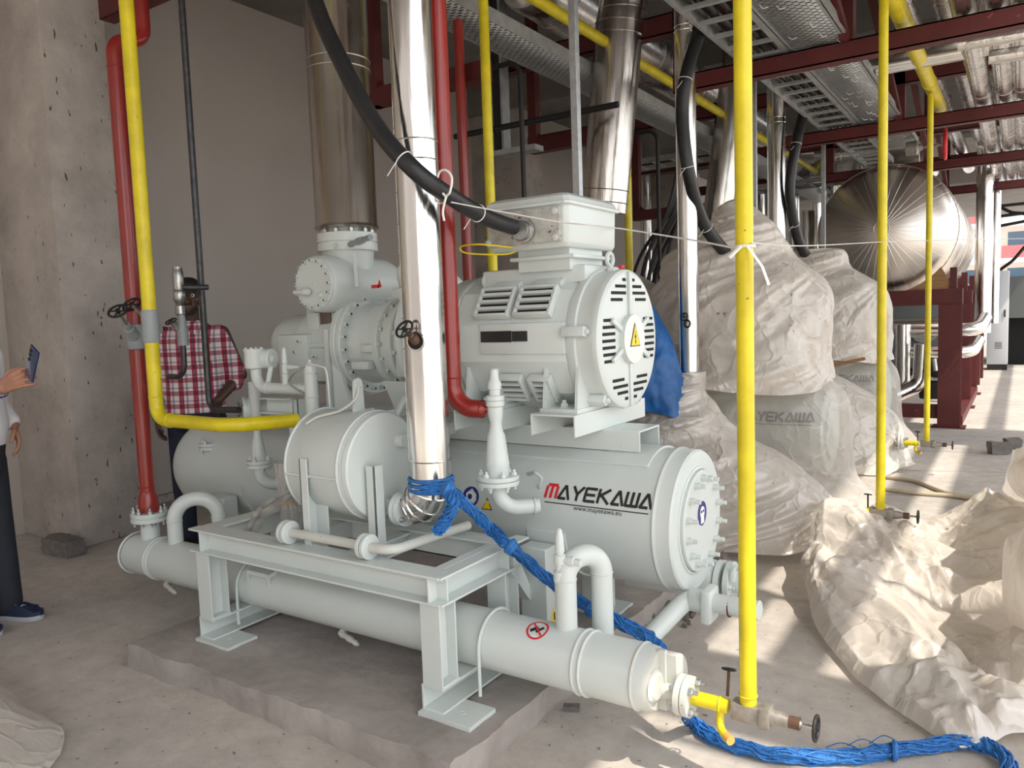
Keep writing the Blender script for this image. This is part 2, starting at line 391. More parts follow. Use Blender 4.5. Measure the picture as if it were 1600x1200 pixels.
def plastic_mat(name, tint, alpha=.86, cloud=.5, rough=.30):
    m = bpy.data.materials.new(name); m.use_nodes = True; t = m.node_tree; N = t.nodes; L = t.links; N.clear()
    o = N.new('ShaderNodeOutputMaterial')
    g = N.new('ShaderNodeNewGeometry')
    n = N.new('ShaderNodeTexNoise'); n.inputs['Scale'].default_value = 5; n.inputs['Detail'].default_value = 6; L.new(g.outputs['Position'], n.inputs[0])
    r = N.new('ShaderNodeValToRGB'); r.color_ramp.elements[0].position = .38; r.color_ramp.elements[1].position = .62
    r.color_ramp.elements[0].color = (*[c*.88 for c in tint], 1); r.color_ramp.elements[1].color = (*tint, 1); L.new(n.outputs[0], r.inputs[0])
    # brown stains here and there
    q = N.new('ShaderNodeTexNoise'); q.inputs['Scale'].default_value = 13; q.inputs['Detail'].default_value = 4; L.new(g.outputs['Position'], q.inputs[0])
    rq = N.new('ShaderNodeValToRGB'); rq.color_ramp.elements[0].position = .70; rq.color_ramp.elements[1].position = .76; L.new(q.outputs[0], rq.inputs[0])
    x = N.new('ShaderNodeMixRGB'); x.inputs[2].default_value = (.30,.13,.07,1); L.new(rq.outputs[0], x.inputs[0]); L.new(r.outputs[0], x.inputs[1])
    d = N.new('ShaderNodeBsdfDiffuse'); tr = N.new('ShaderNodeBsdfTranslucent'); gl = N.new('ShaderNodeBsdfGlossy'); tp = N.new('ShaderNodeBsdfTransparent')
    gl.inputs['Roughness'].default_value = rough; L.new(x.outputs[0], d.inputs[0]); L.new(x.outputs[0], tr.inputs[0])
    a = N.new('ShaderNodeMixShader'); a.inputs[0].default_value = cloud; L.new(d.outputs[0], a.inputs[1]); L.new(tr.outputs[0], a.inputs[2])
    b = N.new('ShaderNodeMixShader'); b.inputs[0].default_value = .11; L.new(a.outputs[0], b.inputs[1]); L.new(gl.outputs[0], b.inputs[2])
    c = N.new('ShaderNodeMixShader'); c.inputs[0].default_value = alpha; L.new(tp.outputs[0], c.inputs[1]); L.new(b.outputs[0], c.inputs[2])
    n2 = N.new('ShaderNodeTexNoise'); n2.inputs['Scale'].default_value = 14; n2.inputs['Detail'].default_value = 4; n2.inputs['Distortion'].default_value = 1.5; L.new(g.outputs['Position'], n2.inputs[0])
    bp = N.new('ShaderNodeBump'); bp.inputs['Strength'].default_value = .35; bp.inputs['Distance'].default_value = .01; L.new(n2.outputs[0], bp.inputs['Height'])
    wn = N.new('ShaderNodeTexNoise'); wn.inputs['Scale'].default_value = 2.5; wn.inputs['Detail'].default_value = 3; L.new(g.outputs['Position'], wn.inputs['Vector'])
    wa = N.new('ShaderNodeMixRGB'); wa.blend_type = 'ADD'; wa.inputs[0].default_value = .55; L.new(g.outputs['Position'], wa.inputs[1]); L.new(wn.outputs['Color'], wa.inputs[2])
    prev = bp
    sm = N.new('ShaderNodeMapping'); sm.inputs['Scale'].default_value = (1, 1, .6); sm.inputs['Rotation'].default_value = (.5, .4, .3); L.new(wa.outputs[0], sm.inputs[0])
    for sc_, st_ in ((2.6, .45), (6.5, .30)):
        vo = N.new('ShaderNodeTexVoronoi'); vo.feature = 'DISTANCE_TO_EDGE'; vo.inputs['Scale'].default_value = sc_; L.new(sm.outputs[0], vo.inputs['Vector'])
        cl = N.new('ShaderNodeMapRange'); cl.inputs['From Max'].default_value = .12; L.new(vo.outputs['Distance'], cl.inputs[0])
        b2 = N.new('ShaderNodeBump'); b2.invert = True; b2.inputs['Strength'].default_value = st_; b2.inputs['Distance'].default_value = .012; L.new(cl.outputs[0], b2.inputs['Height']); L.new(prev.outputs[0], b2.inputs['Normal']); prev = b2
        if sc_ < 5:
            wr = N.new('ShaderNodeMapRange'); wr.inputs['From Max'].default_value = .035; wr.inputs['To Min'].default_value = .55; wr.inputs['To Max'].default_value = 0; L.new(vo.outputs['Distance'], wr.inputs[0])
            wx = N.new('ShaderNodeMixRGB'); wx.inputs[2].default_value = (.93,.90,.86,1); L.new(wr.outputs[0], wx.inputs[0]); L.new(x.outputs[0], wx.inputs[1]); L.new(wx.outputs[0], d.inputs[0])
    bp = prev
    for s_ in (d, tr, gl): L.new(bp.outputs[0], s_.inputs['Normal'])
    L.new(c.outputs[0], o.inputs[0]); return m
M['paint_l'] = mat('bright plate', (.74,.76,.73), .35)
M['darksteel'] = mat('oxidised steel tube', (.10,.10,.105), .42, .7, var=.4, vscale=30)
M['sheet'] = plastic_mat('dusty plastic sheeting', (.84,.775,.70), .94, .30)
M['sheet_clear'] = plastic_mat('clear plastic bag', (.7,.68,.64), .45, .3, .15)
# ------------------------------------------------------------------ the setting
mb = MB(); mb.box((4, 10, -.1), (40, 60, .2)); struct('floor', mb, M['floor'])
mb = MB(); mb.span((-6.25, -3, 0), (-6.05, 32, 5.2)); struct('wall_left', mb, M['panel'])
for i, (y0, y1) in enumerate(((2.62, 3.06), (8.35, 8.9), (14.2, 14.7), (20, 20.5))):
    mb = MB(); mb.span((-6.06, y0, 0), (-5.25 if i != 1 else -5.3, y1, 4.95), bev=.012)
    struct(f'wall_column_{i+1}', mb, M['conc'])
mb = MB(); mb.span((-6.2, 2.2, 0), (-6.02, 2.32, 5.0)); struct('trim_1', mb, M['panel'])
mb = MB(); mb.span((-6.045, 3.06, 0), (-6.0, 8.35, .06)); struct('baseboard_left', mb, M['conc'])
CX = 1.47
mb = MB(); mb.span((-14, -8.3, 0), (3.2, -8, 6.5)); struct('wall_front', mb, M['conc'])
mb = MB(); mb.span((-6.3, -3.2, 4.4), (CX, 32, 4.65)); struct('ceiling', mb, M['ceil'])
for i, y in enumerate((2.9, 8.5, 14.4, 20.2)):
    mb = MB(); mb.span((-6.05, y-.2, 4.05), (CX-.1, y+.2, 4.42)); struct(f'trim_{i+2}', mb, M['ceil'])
# added unseen sheets and bars beyond the soffit, placed to cast the floor shade
def shadow_xy(x, y, z):   # point at height z whose shadow falls on (x, y)
    k = -z/SUN_D.z; return x-SUN_D.x*k, y-SUN_D.y*k
def shade_caster(x0, y0, x1, y1, z, th, mat_, name):
    a = shadow_xy(x0, y0, z); b = shadow_xy(x1, y1, z)
    mb = MB(); mb.span((a[0], a[1], z), (b[0], b[1], z+th)); return struct(name, mb, mat_)
shade_caster(-1.2, 2.50, 3.5, 3.10, 4.45, .05, M['ceil'], 'trim_6')
shade_caster(-1.2, 8.95, 3.5, 10.15, 4.45, .05, M['ceil'], 'trim_7')
shade_caster(-.42, 5.9, 3.5, 8.96, 4.45, .05, M['ceil'], 'trim_8')
shade_caster(-.78, 3.1, -.64, 8.96, 4.2, .14, M['dred'], 'trim_9')
shade_caster(-.26, 10.1, -.14, 30, 4.2, .14, M['dred'], 'trim_10')
shade_caster(-1.2, 3.83, 1.5, 3.88, 4.2, .05, M['dred'], 'trim_11')
shade_caster(-1.15, 2.36, .6, 2.40, 4.2, .04, M['dred'], 'trim_12')
# ------------------------------------------------------------------ plinth
def rough_block(name, x0, x1, y0, y1, z0, z1, label, cat_, m_, jit=.016, step=.035, group=None):
    mb = MB(); nx = max(2, int((x1-x0)/step)); ny = max(2, int((y1-y0)/step)); nz_ = 3
    def P_(i, j, k):
        p = V((x0+(x1-x0)*i/nx, y0+(y1-y0)*j/ny, z0+(z1-z0)*k/nz_))
        n = noise.noise_vector(p*5)*jit*1.6 + noise.noise_vector(p*17)*jit*.8 + noise.noise_vector(p*40)*jit*.45
        if k == nz_: n.z *= .25
        if k == 0: n.z = 0
        return p+n
    g = {}
    def vv(i, j, k):
        if (i, j, k) not in g: g[i, j, k] = mb.v(P_(i, j, k))
        return g[i, j, k]
    for i in range(nx):
        for j in range(ny):
            mb._f([vv(i,j,nz_), vv(i+1,j,nz_), vv(i+1,j+1,nz_), vv(i,j+1,nz_)])
            mb._f([vv(i,j,0), vv(i,j+1,0), vv(i+1,j+1,0), vv(i+1,j,0)])
    for k in range(nz_):
        for i in range(nx):
            mb._f([vv(i,0,k), vv(i+1,0,k), vv(i+1,0,k+1), vv(i,0,k+1)]); mb._f([vv(i+1,ny,k), vv(i,ny,k), vv(i,ny,k+1), vv(i+1,ny,k+1)])
        for j in range(ny):
            mb._f([vv(0,j+1,k), vv(0,j,k), vv(0,j,k+1), vv(0,j+1,k+1)]); mb._f([vv(nx,j,k), vv(nx,j+1,k), vv(nx,j+1,k+1), vv(nx,j,k+1)])
    o = mb.build(name, m_, ang=50); return tag(o, label, cat_, group)
PZ = .105
rough_block('concrete_plinth', -3.2, -1.42, 1.75, 3.55, 0, PZ, 'rough grey concrete plinth under the white compressor skid nearest the camera', 'plinth', M['plinth'])
rough_block('concrete_plinth', -3.2, -1.42, 4.28, 6.1, 0, PZ, 'rough concrete plinth under the nearer plastic-wrapped compressor', 'plinth', M['plinth'])
rough_block('concrete_plinth', -3.2, -1.42, 6.82, 8.6, 0, PZ, 'rough concrete plinth under the farther plastic-wrapped compressor', 'plinth', M['plinth'])

# ------------------------------------------------------------------ white support frame
PT = M['paint']
FX0, FX1, FY0, FY1, FZ = -2.95, -1.60, 1.93, 2.43, .595
t = thing('steel_frame_skid', (-2.28, 2.18, PZ), 'white painted steel frame on four legs carrying the small drum', 'frame')
def ibeam_x(mb, x0, x1, y, ztop, h=.10, w=.055, th=.008, out=-1):   # channel opening towards out (along y)
    mb.span((x0, y, ztop-h), (x1, y+th, ztop)) if out > 0 else mb.span((x0, y-th, ztop-h), (x1, y, ztop))
    mb.span((x0, y-w if out < 0 else y, ztop-th), (x1, y if out < 0 else y+w, ztop+.0005))
    mb.span((x0, y-w if out < 0 else y, ztop-h), (x1, y if out < 0 else y+w, ztop-h+th))
def ibeam_y(mb, y0, y1, x, ztop, h=.10, w=.055, th=.008, out=1):
    mb.span((x-th if out > 0 else x, y0, ztop-h), (x if out > 0 else x+th, y1, ztop))
    mb.span((x, y0, ztop-th), (x+w*out, y1, ztop+.0005)); mb.span((x, y0, ztop-h), (x+w*out, y1, ztop-h+th))
mb = MB()
ibeam_x(mb, FX0-.02, FX1, FY0+.05, FZ, out=-1); mb.build('front_beam', PT, t, bevel=.0015)
mb = MB(); mb.span((FX0+.02, FY0+.05, FZ-.007), (FX1-.02, FY0+.085, FZ+.0008)); mb.build('front_ledge', PT, t)
mb = MB(); ibeam_x(mb, FX0, FX1, FY1-.05, FZ, out=1); mb.span((FX0, FY1-.09, FZ-.008), (FX1, FY1-.05, FZ+.0006)); mb.build('rear_beam', PT, t, bevel=.0015)
mb = MB(); ibeam_y(mb, FY0, FY1+.05, FX1-.045, FZ-.0005, out=1); mb.span((FX1-.085, FY0+.05, FZ-.008), (FX1-.045, FY1, FZ+.0003)); mb.span((FX1-.05, FY1-.09, FZ-.1), (FX1+.005, FY1-.084, FZ)); mb.build('side_beam', PT, t, bevel=.0015)
mb = MB(); ibeam_y(mb, FY0, FY1+.05, FX0+.045, FZ-.0005, out=-1); mb.span((FX0+.045, FY0+.05, FZ-.008), (FX0+.085, FY1, FZ+.0003)); mb.build('side_beam', PT, t, bevel=.0015)
for x in (-2.46, -2.13): # cross rails on which the drum stands
    mb = MB(); ibeam_y(mb, FY0+.08, FY1-.05, x, FZ-.012, h=.07, w=.05, out=1 if x > -2.3 else -1); mb.build('cross_rail', PT, t, bevel=.001)
def hpost(mb, x, y, z0, z1, d=.09, w=.085, th=.007):  # web along y, flanges facing y
    mb.span((x-w/2, y, z0), (x+w/2, y+th, z1)); mb.span((x-w/2, y+d-th, z0), (x+w/2, y+d, z1)); mb.span((x-th/2, y+th, z0), (x+th/2, y+d-th, z1))
LZ = PZ+.012
for x, sx in ((FX1-.05, 1), (FX0+.05, -1)):
    mb = MB(); hpost(mb, x, FY0+.005, LZ+.09, FZ-.1); mb.span((x+.0, FY0+.01, LZ+.09), (x+.045, FY0+.1, LZ+.098)); mb.build('leg', PT, t, bevel=.001)
    mb = MB(); hpost(mb, x, FY1-.1, LZ+.09, FZ-.1); mb.build('leg', PT, t, bevel=.001)
    mb = MB(); ibeam_y(mb, FY0+.005, FY1+.14, x-.042*1, LZ+.09, h=.09, w=.085, th=.008, out=1); 
    mb.build('bottom_rail', PT, t, bevel=.001)
    for y in (FY0+.02, FY1+.06):
        mb = MB(); mb.span((x-.05, y-.04, PZ-.002), (x+.17, y+.11, LZ+.002)); mb.lathe((x+.09, y+.03, LZ+.001), (0,0,1), [(0,.014),(.002,.014),(.0021,.008),(.0005,.008)], 16)
        mb.build('base_plate', PT, t, bevel=.002)
mb = MB(); mb.prism([(FX1-.06, FY1+.02, FZ-.1), (FX1-.06, FY1-.06, FZ-.1), (FX1-.06, FY1+.08, FZ-.27), (FX1-.06, FY1+.12, FZ-.27)], (.045, 0, 0)); mb.build('brace', PT, t)

# ------------------------------------------------------------------ long oil cooler tube
TY, TZ, TR = 2.18, .300, .103
t = thing('oil_cooler', (-2.3, TY, PZ), 'long white horizontal tube running through the steel frame legs', 'cooler tube')
mb = MB(); mb.lathe((-3.83, TY, TZ), (1,0,0), [(0,.0),(0,.06),(.015,.095),(.05,TR),(2.855,TR),(2.885,TR-.004)], 48, cap=(False, True)); 
mb.build('shell', PT, t)
for x in (-3.815, -3.60, -1.19, -1.165):
    mb = MB(); mb.torus((x, TY, TZ), (1,0,0), TR+.001, .0055, 48, 8); mb.build('weld_ring', PT, t)
mb = MB(); mb.torus((-3.575, TY, TZ), (1,0,0), TR+.001, .004, 48, 8); mb.build('weld_ring', PT, t)
# domed divided head at the near end
mb = MB(); mb.lathe((-.965, TY, TZ), (1,0,0), [(0,TR-.002),(.02,TR-.004),(.035,TR-.012)], 40, cap=(True, True))
mb.torus((-.985, TY, TZ), (1,0,0), TR-.001, .006, 40, 8)
mb.build('end_ring', M['paint_d'], t)
mb = MB(); mb.span((-.935, TY-.005, TZ-.095), (-.905, TY+.012, TZ+.1)); 
mb.lathe((-.932, TY-.045, TZ), (1,0,0), [(0,.05),(.004,.05),(.02,.04)], 24)
pts = [V((-.93, TY+math.sin(a)*.092, TZ+math.cos(a)*.092)) for a in [math.pi*i/16 for i in range(17)]]
mb.prism(pts, (.06, 0, 0)); mb.build('end_head', M['paint_d'], t, bevel=.004)
mb = MB(); mb.cyl((-.925, TY, TZ-.03), (-.84, TY, TZ-.03), .026, n=20); mb.build('outlet_stub', M['paint_d'], t)
# u-bolt straps on the legs
for x in (-1.55, -2.865):
    mb = MB(); mb.tube([V((x, TY-(TR+.008), TZ-.16))]+[V((x, TY-math.cos(a)*(TR+.008), TZ+math.sin(a)*(TR+.008))) for a in [math.pi*i/20 for i in range(21)]]+[V((x, TY+(TR+.008), TZ-.16))], .0065, 8)
    mb.build('u_bolt', PT, t)
mb = MB(); mb.prism([(-2.80, TY-.05, TZ+TR-.022),(-2.80,TY-.095,TZ+TR-.03),(-2.66,TY-.095,TZ+TR-.03),(-2.66,TY-.05,TZ+TR-.022)], (0,.0,.018)); 
mb.span((-2.80, TY-.103, TZ+TR-.065),(-2.795, TY-.09, TZ+TR-.012)); mb.span((-2.665, TY-.103, TZ+TR-.065),(-2.66, TY-.09, TZ+TR-.012)); mb.build('nameplate_bracket', PT, t)
def ubend(t, x0, y0, x1, y1, z0, ztop, r, name='return_bend', z1=None):
    mb = MB(); z1 = z0 if z1 is None else z1
    R_ = math.hypot(x1-x0, y1-y0)/2
    pts = fillet([(x0,y0,z0),(x0,y0,ztop),(x1,y1,ztop),(x1,y1,z1)], R_*.98, 12)
    mb.tube(pts, r, 20)
    for (x, y) in ((x0,y0),(x1,y1)): mb.torus((x,y,ztop-R_), (0,0,1), r, .003, 20, 6)
    return mb.build(name, PT, t)
ubend(t, -3.47, TY, -3.34, TY+.16, TZ+TR*.8, TZ+TR+.205, .036, z1=.12)
ubend(t, -1.265, TY+.01, -1.19, TY+.13, TZ+TR*.8, TZ+TR+.235, .037, z1=.30)
# upright neck and flange carrying the red pipe
mb = MB(); mb.cyl((-3.685, TY, TZ+TR-.03), (-3.685, TY, .49), .047, n=28); mb.build('neck', PT, t)
mb = MB(); mb.lathe((-3.685, TY, .485), (0,0,1), [(0,.088),(.02,.088),(.0201,.081),(.026,.081),(.0261,.088),(.046,.088)], 36); mb.build('flange', PT, t, bevel=.001)
bolts_on(t, (-3.685, TY, .531), (0,0,1), .072, 8, .0125, M['zinc'], a0=.3, h=.016, stud=.016); bolts_on(t, (-3.685, TY, .485), (0,0,-1), .072, 8, .012, M['zinc'], a0=.3)
def drain(x, t, s=1):
    mb = MB(); z = TZ-TR
    mb.cyl((x, TY, z+.01), (x, TY, z-.035), .013, n=14); mb.lathe((x-.015, TY, z-.03), (1,-.25,-.1), [(0,.013),(.025,.016),(.05,.011),(.06,.014),(.085,.014),(.1,.009),(.12,.012),(.135,.006)], 14)
    mb.sphere((x, TY, z-.035), .018, 12); mb.build('drain_valve', M['paint_d'], t)
drain(-3.57, t); drain(-2.33, t)
# schrader style service valve on the near bend
mb = MB(); b = V((-1.275, TY-.005, TZ+TR+.16))
mb.lathe(b, (0,0,1), [(0,.024),(.035,.024),(.036,.016),(.06,.015),(.061,.021),(.09,.021),(.095,.013),(.105,.017),(.15,.014),(.175,.009),(.18,.004)], 16)
mb.lathe(b+V((0,0,.075)), (1,.1,-.05), [(0,.013),(.03,.013),(.031,.017),(.05,.017),(.052,.012),(.075,.012)], 12); mb.build('service_valve', PT, t)

# flange, yellow drain line and its valve : built per unit
YX, YY = -.652, 2.18
def yellow_drain(off, labels):
    ox = V(off)
    A = thing('drain_valve_assembly', V((YX-.09, YY, .0))+ox, labels[0], 'valve', None)
    c = TZ-.03
    def p(x, y=0, z=0): return V((x, YY+y, c+z))+ox
    mb = MB(); mb.lathe(p(-.865), (1,0,0), [(0,.062),(.018,.062),(.0181,.055),(.022,.055),(.0221,.062),(.042,.062)], 32); mb.cyl(p(-.875), p(-.86), .03, n=20); mb.build('flange', M['paint_d'], A, bevel=.001)
    for k in range(4):
        a = math.pi/4+k*math.pi/2; q = p(-.823, math.cos(a)*.046, math.sin(a)*.046)
        mb = MB(); mb.bolt(q, (1,0,0), .0125, .015, .018); mb.build('bolt', M['zinc'], A)
        mb = MB(); mb.bolt(q+V((-.042,0,0)), (-1,0,0), .0125, .013, .008); mb.build('nut', M['zinc'], A)
    mb = MB(); mb.cyl(p(-.825), p(-.71), .022, n=20); mb.torus(p(-.735), (1,0,0), .023, .003, 20, 6)
    mb.tube(fillet([p(-.735,0,-.01), p(-.735,-.01,-.07), p(-.70,-.05,-.07)], .03), .012, 12); mb.build('yellow_body', M['yellow'], A)
    mb = MB(); mb.cyl(p(-.705,-.045,-.07), p(-.685,-.062,-.07), .014, n=12); mb.build('drain_cap', mat('faded orange cap', (.62,.36,.08), .5) if 'faded orange cap' not in bpy.data.materials else bpy.data.materials['faded orange cap'], A)
    mb = MB(); mb.box(p(-.655), (.085,.05,.052), bev=.004); mb.box(p(-.60,0,.0), (.03,.062,.062), bev=.003)
    mb.lathe(p(-.59), (1,0,0), [(0,.024),(.03,.022),(.05,.017),(.08,.013),(.09,.008)], 16); mb.build('body', M['steel_dirty'], A)
    mb = MB(); mb.cyl(p(-.535), p(-.505), .018, n=16); mb.build('packing_nut', M['rust'], A)
    mb = MB(); mb.cyl(p(-.51), p(-.455), .0055, n=10); mb.build('spindle', M['steel'], A)
    handwheel(A, p(-.462), (1,0,0), .034)
    mb = MB(); mb.cyl(p(-.72,.02,.02), p(-.725,.05,.085), .005, n=8); mb.build('vent_stem', M['rust'], A)
    handwheel(A, p(-.725,.052,.09), (0,.3,1), .02)
    return A
def handwheel(A, c, d, R_, m_=None, name='handwheel'):
    mb = MB(); u, w, dd = frame(d); c = V(c)
    mb.torus(c, dd, R_, R_*.14, 28, 8); mb.cyl(c-dd*R_*.25, c+dd*R_*.22, R_*.25, n=12)
    for k in range(4 if R_ < .05 else 5):
        a = 2*math.pi*k/(4 if R_ < .05 else 5); e = u*math.cos(a)+w*math.sin(a)
        mb.tube([c+e*R_*.15, c+e*R_*.95], R_*.1, 6)
    return mb.build(name, m_ or M['matblack'], A)
M['steel_dirty'] = mat('weathered zinc casting', (.42,.39,.35), .5, .6, var=.4, vscale=30)
M['rust'] = mat('rusty steel', (.16,.09,.06), .7, .3, var=.4, vscale=40)
yellow_drain((0,0,0), ['yellow and steel drain valve with handwheel at the end of the long white tube'])
yellow_drain((0,2.535,0), ['drain valve with yellow body on the floor behind the spread plastic sheet'])
yellow_drain((0,5.06,0), ['farthest drain valve with yellow body, beside the red steel posts'])
for k, (oy, zt, lb) in enumerate(((0, 3.35, 'tall yellow vertical pipe nearest the camera, right of the white vessel'), (2.535, 3.2, 'yellow vertical pipe in front of the big round steel tank'), (5.06, 3.13, 'thin yellow vertical pipe dropping from the overhead yellow header'))):
    mb = MB(); mb.tube([(YX, YY+oy, .29), (YX, YY+oy, zt)], .0245 if k < 2 else .023, 20); mb.torus((YX, YY+oy, .32), (0,0,1), .025, .003, 20, 6)
    tag(mb.build('yellow_pipe', M['yellow']), lb, 'pipe')
mb = MB(); mb.tube([(YX, 2.4, 3.19), (YX, 8.1, 3.19)], .052, 24); mb.torus((YX, 7.1, 3.19), (0,1,0), .054, .004, 24, 6)
tag(mb.build('yellow_header', M['yellow']), 'thick yellow pipe running away overhead on the red beams', 'pipe')
# ------------------------------------------------------------------ small pipe with two round clamps in front
t = thing('drain_line', (-2.2, 1.96, FZ), 'white pipe with two round disc flanges lying along the frame front edge', 'pipe')
p0 = at(450, 832, Y=1.975); p1 = at(573, 853, Y=1.975)
z_ = (p0.z+p1.z)/2
for p in (p0, p1):
    for dx in (-.019, .004):
        mb = MB(); mb.lathe((p.x+dx, 1.975, z_), (1,0,0), [(0,.043),(.002,.046),(.015,.046),(.017,.043)], 32); mb.build('disc_flange', PT, t)
    mb = MB(); mb.cyl((p.x, 1.975, FZ-.001), (p.x, 1.975, z_-.04), .011, n=12); mb.build('support_stud', PT, t)
mb = MB(); mb.tube(fillet([(p0.x-.01, 1.975, z_), (p1.x+.12, 1.975, z_), (p1.x+.14, 2.4, z_-.01)], .06, 10), .018, 18); mb.build('tube', M['paint_d'], t)

# ------------------------------------------------------------------ drum on the frame
DX0, DX1, DY, DZ, DR = -2.43, -2.09, 2.22, .885, .212
t = thing('oil_separator_drum', (-2.26, DY, FZ), 'short white drum with flat round end standing upright on the steel frame', 'drum')
mb = MB(); mb.lathe((DX0-.05, DY, DZ), (1,0,0), [(0,0),(0,.06),(.01,.15),(.03,.195),(.055,DR),(.36,DR),(.362,DR-.006),(.368,DR-.006),(.37,DR-.001),(.388,DR-.004),(.392,DR-.012)], 64, cap=(False,True)); mb.build('shell', PT, t)
for x in (DX0+.01, DX1-.045):
    mb = MB(); mb.torus((x, DY, DZ), (1,0,0), DR+.001, .006, 64, 8); mb.build('weld_ring', PT, t)
mb = MB(); mb.cyl((DX0+.01, DY-DR-.001, DZ-.02), (DX1-.05, DY-DR-.001, DZ-.02), .006, n=8); mb.build('seam', PT, t)
mb = MB(); q = at(612, 687, X=DX1-.04); mb.lathe((DX1-.045, q.y, q.z), (1,0,0), [(0,.042),(.01,.034),(.012,.03),(.075,.03),(.08,.027)], 24); mb.build('plug', PT, t)
nz = at(602, 791, X=DX1-.0)
mb = MB(); mb.cyl((DX1-.045, nz.y, nz.z), (DX1+.085, nz.y, nz.z), .032, n=24); mb.torus((DX1-.035, nz.y, nz.z), (1,0,0), .035, .006, 24, 8); mb.build('nozzle', PT, t)
mb = MB(); mb.lathe((DX1+.075, nz.y, nz.z), (1,0,0), [(0,.066),(.018,.066),(.0181,.060),(.022,.060),(.0221,.066),(.042,.066)], 36); mb.build('flange', PT, t, bevel=.001)
bolts_on(t, (DX1+.117, nz.y, nz.z), (1,0,0), .054, 4, .011, M['zinc'], a0=.6)
# lifting lug with slot
mb = MB(); lx = -2.22; pts = []
for a in range(0, 13): th = math.pi*a/12; pts.append(V((lx, DY+.022*math.cos(th), DZ+DR+.11+.022*math.sin(th))))
pts += [V((lx, DY-.03, DZ+DR-.02)), V((lx, DY+.03, DZ+DR-.02))]
mb.prism(pts, (.012, 0, 0)); mb.torus((lx+.006, DY, DZ+DR+.108), (1,0,0), .014, .008, 18, 6); mb.build('lifting_lug', PT, t)
# cable tied along the drum
mb = MB(); mb.tube(bez([(lx+.02, DY-.005, DZ+DR+.10), (lx+.02, DY-.03, DZ+DR+.05), (lx-.04, DY-.06, DZ+DR+.005), (lx-.12, DY-.10, DZ+.195), (lx-.15,DY-.14,DZ+.17)], 8), .006, 8); mb.build('flex_conduit', M['paint_d'], t)
# stand posts
for i, (px, pyt, pyb) in enumerate(((283/3+380, 592/3+520, 990/3+520), (595/3+380, 617/3+520, 950/3+520))):
    q = at(px, pyb, Z=FZ); yb = max(q.y, FY0+.06)
    X_ = at(px, pyt, Y=yb).x; zt = at(px, pyt, Y=yb).z
    mb = MB()
    if i == 1: X_, yb, zt = -2.045, 2.10, .905
    if i == 0: mb.span((X_-.028, yb, FZ-.003), (X_-.022, yb+.07, zt)); mb.span((X_-.028, yb, FZ-.003), (X_+.012, yb+.006, zt)); mb.span((X_-.028, yb+.07, FZ-.003),(X_+.04, yb+.076, zt))
    else: mb.span((X_-.03, yb, FZ-.003), (X_+.012, yb+.006, zt)); mb.span((X_+.006, yb, FZ-.003), (X_+.012, yb+.05, zt))
    mb.build('stand_post', PT, t, bevel=.001)

# ------------------------------------------------------------------ big horizontal vessel
VY, VZ, VR = 2.88, .628, .277
VE = -1.05
t = thing('oil_vessel', (-2.6, VY, PZ), 'large white horizontal cylinder vessel with the red and black maker logo', 'vessel')
mb = MB(); mb.lathe((-4.27, VY, VZ), (1,0,0), [(0,0),(.004,.06),(.02,.13),(.05,.19),(.10,.245),(.16,.275),(.22,VR),(VE+4.27-.08,VR)], 72, cap=(False,True)); mb.build('shell', PT, t)
mb = MB(); mb.lathe((VE-.085, VY, VZ), (1,0,0), [(0,VR-.01),(0,VR+.003),(.008,VR+.007),(.016,VR+.003),(.02,VR+.001),(.072,VR+.001),(.08,VR-.006)], 72); mb.build('end_flange', PT, t)
CR = .203
mb = MB(); cy = VY; mb.torus((VE-.004, VY, VZ-.0), (1,0,0), CR+.004, .006, 56, 8); mb.lathe((VE-.01, VY, VZ), (1,0,0), [(0,CR-.004),(.022,CR-.004),(.025,CR-.008)], 56); mb.build('end_cover', PT, t)
for k in range(14):
    a = 2*math.pi*(k+.5)/14; p = V((VE+.012, VY+math.cos(a)*.17, VZ+math.sin(a)*.17)); mb = MB(); mb.lathe(p, (1,0,0), [(0,.017),(.004,.017),(.0041,.0135),(.024,.0135),(.0241,.009),(.045,.009)], 8); mb.build('cover_bolt', PT, t)
# round respirator sticker
def disc(mb, c, d, r, n=32): mb.lathe(c, d, [(0, r), (.0012, r)], n)
M['navy'] = mat('navy sticker print', (.02,.03,.20), .4); M['stickw'] = mat('white sticker print', (.85,.85,.85), .4)
M['styellow'] = mat('warning yellow print', (.95,.66,.01), .4); M['stblack'] = mat('black print', (.015,.015,.015), .45); M['stred'] = mat('red print', (.65,.02,.03), .45)
sc_ = V((VE+.0155, VY-.005, VZ+.03))
mb = MB(); disc(mb, sc_, (1,0,0), .048); mb.build('sticker', M['navy'], t)
mb = MB(); mb.lathe(sc_+V((.0013,0,.004)), (1,0,0), [(0,.024),(.0008,.024)], 24); mb.span((sc_.x+.0013, sc_.y-.017, sc_.z-.04), (sc_.x+.002, sc_.y+.017, sc_.z-.005)); mb.build('sticker_face', M['stickw'], t)
mb = MB(); mb.span((sc_.x+.002, sc_.y-.018, sc_.z+.003), (sc_.x+.0026, sc_.y-.003, sc_.z+.013)); mb.span((sc_.x+.002, sc_.y+.003, sc_.z+.003), (sc_.x+.0026, sc_.y+.018, sc_.z+.013)); mb.build('sticker_goggles', M['navy'], t)

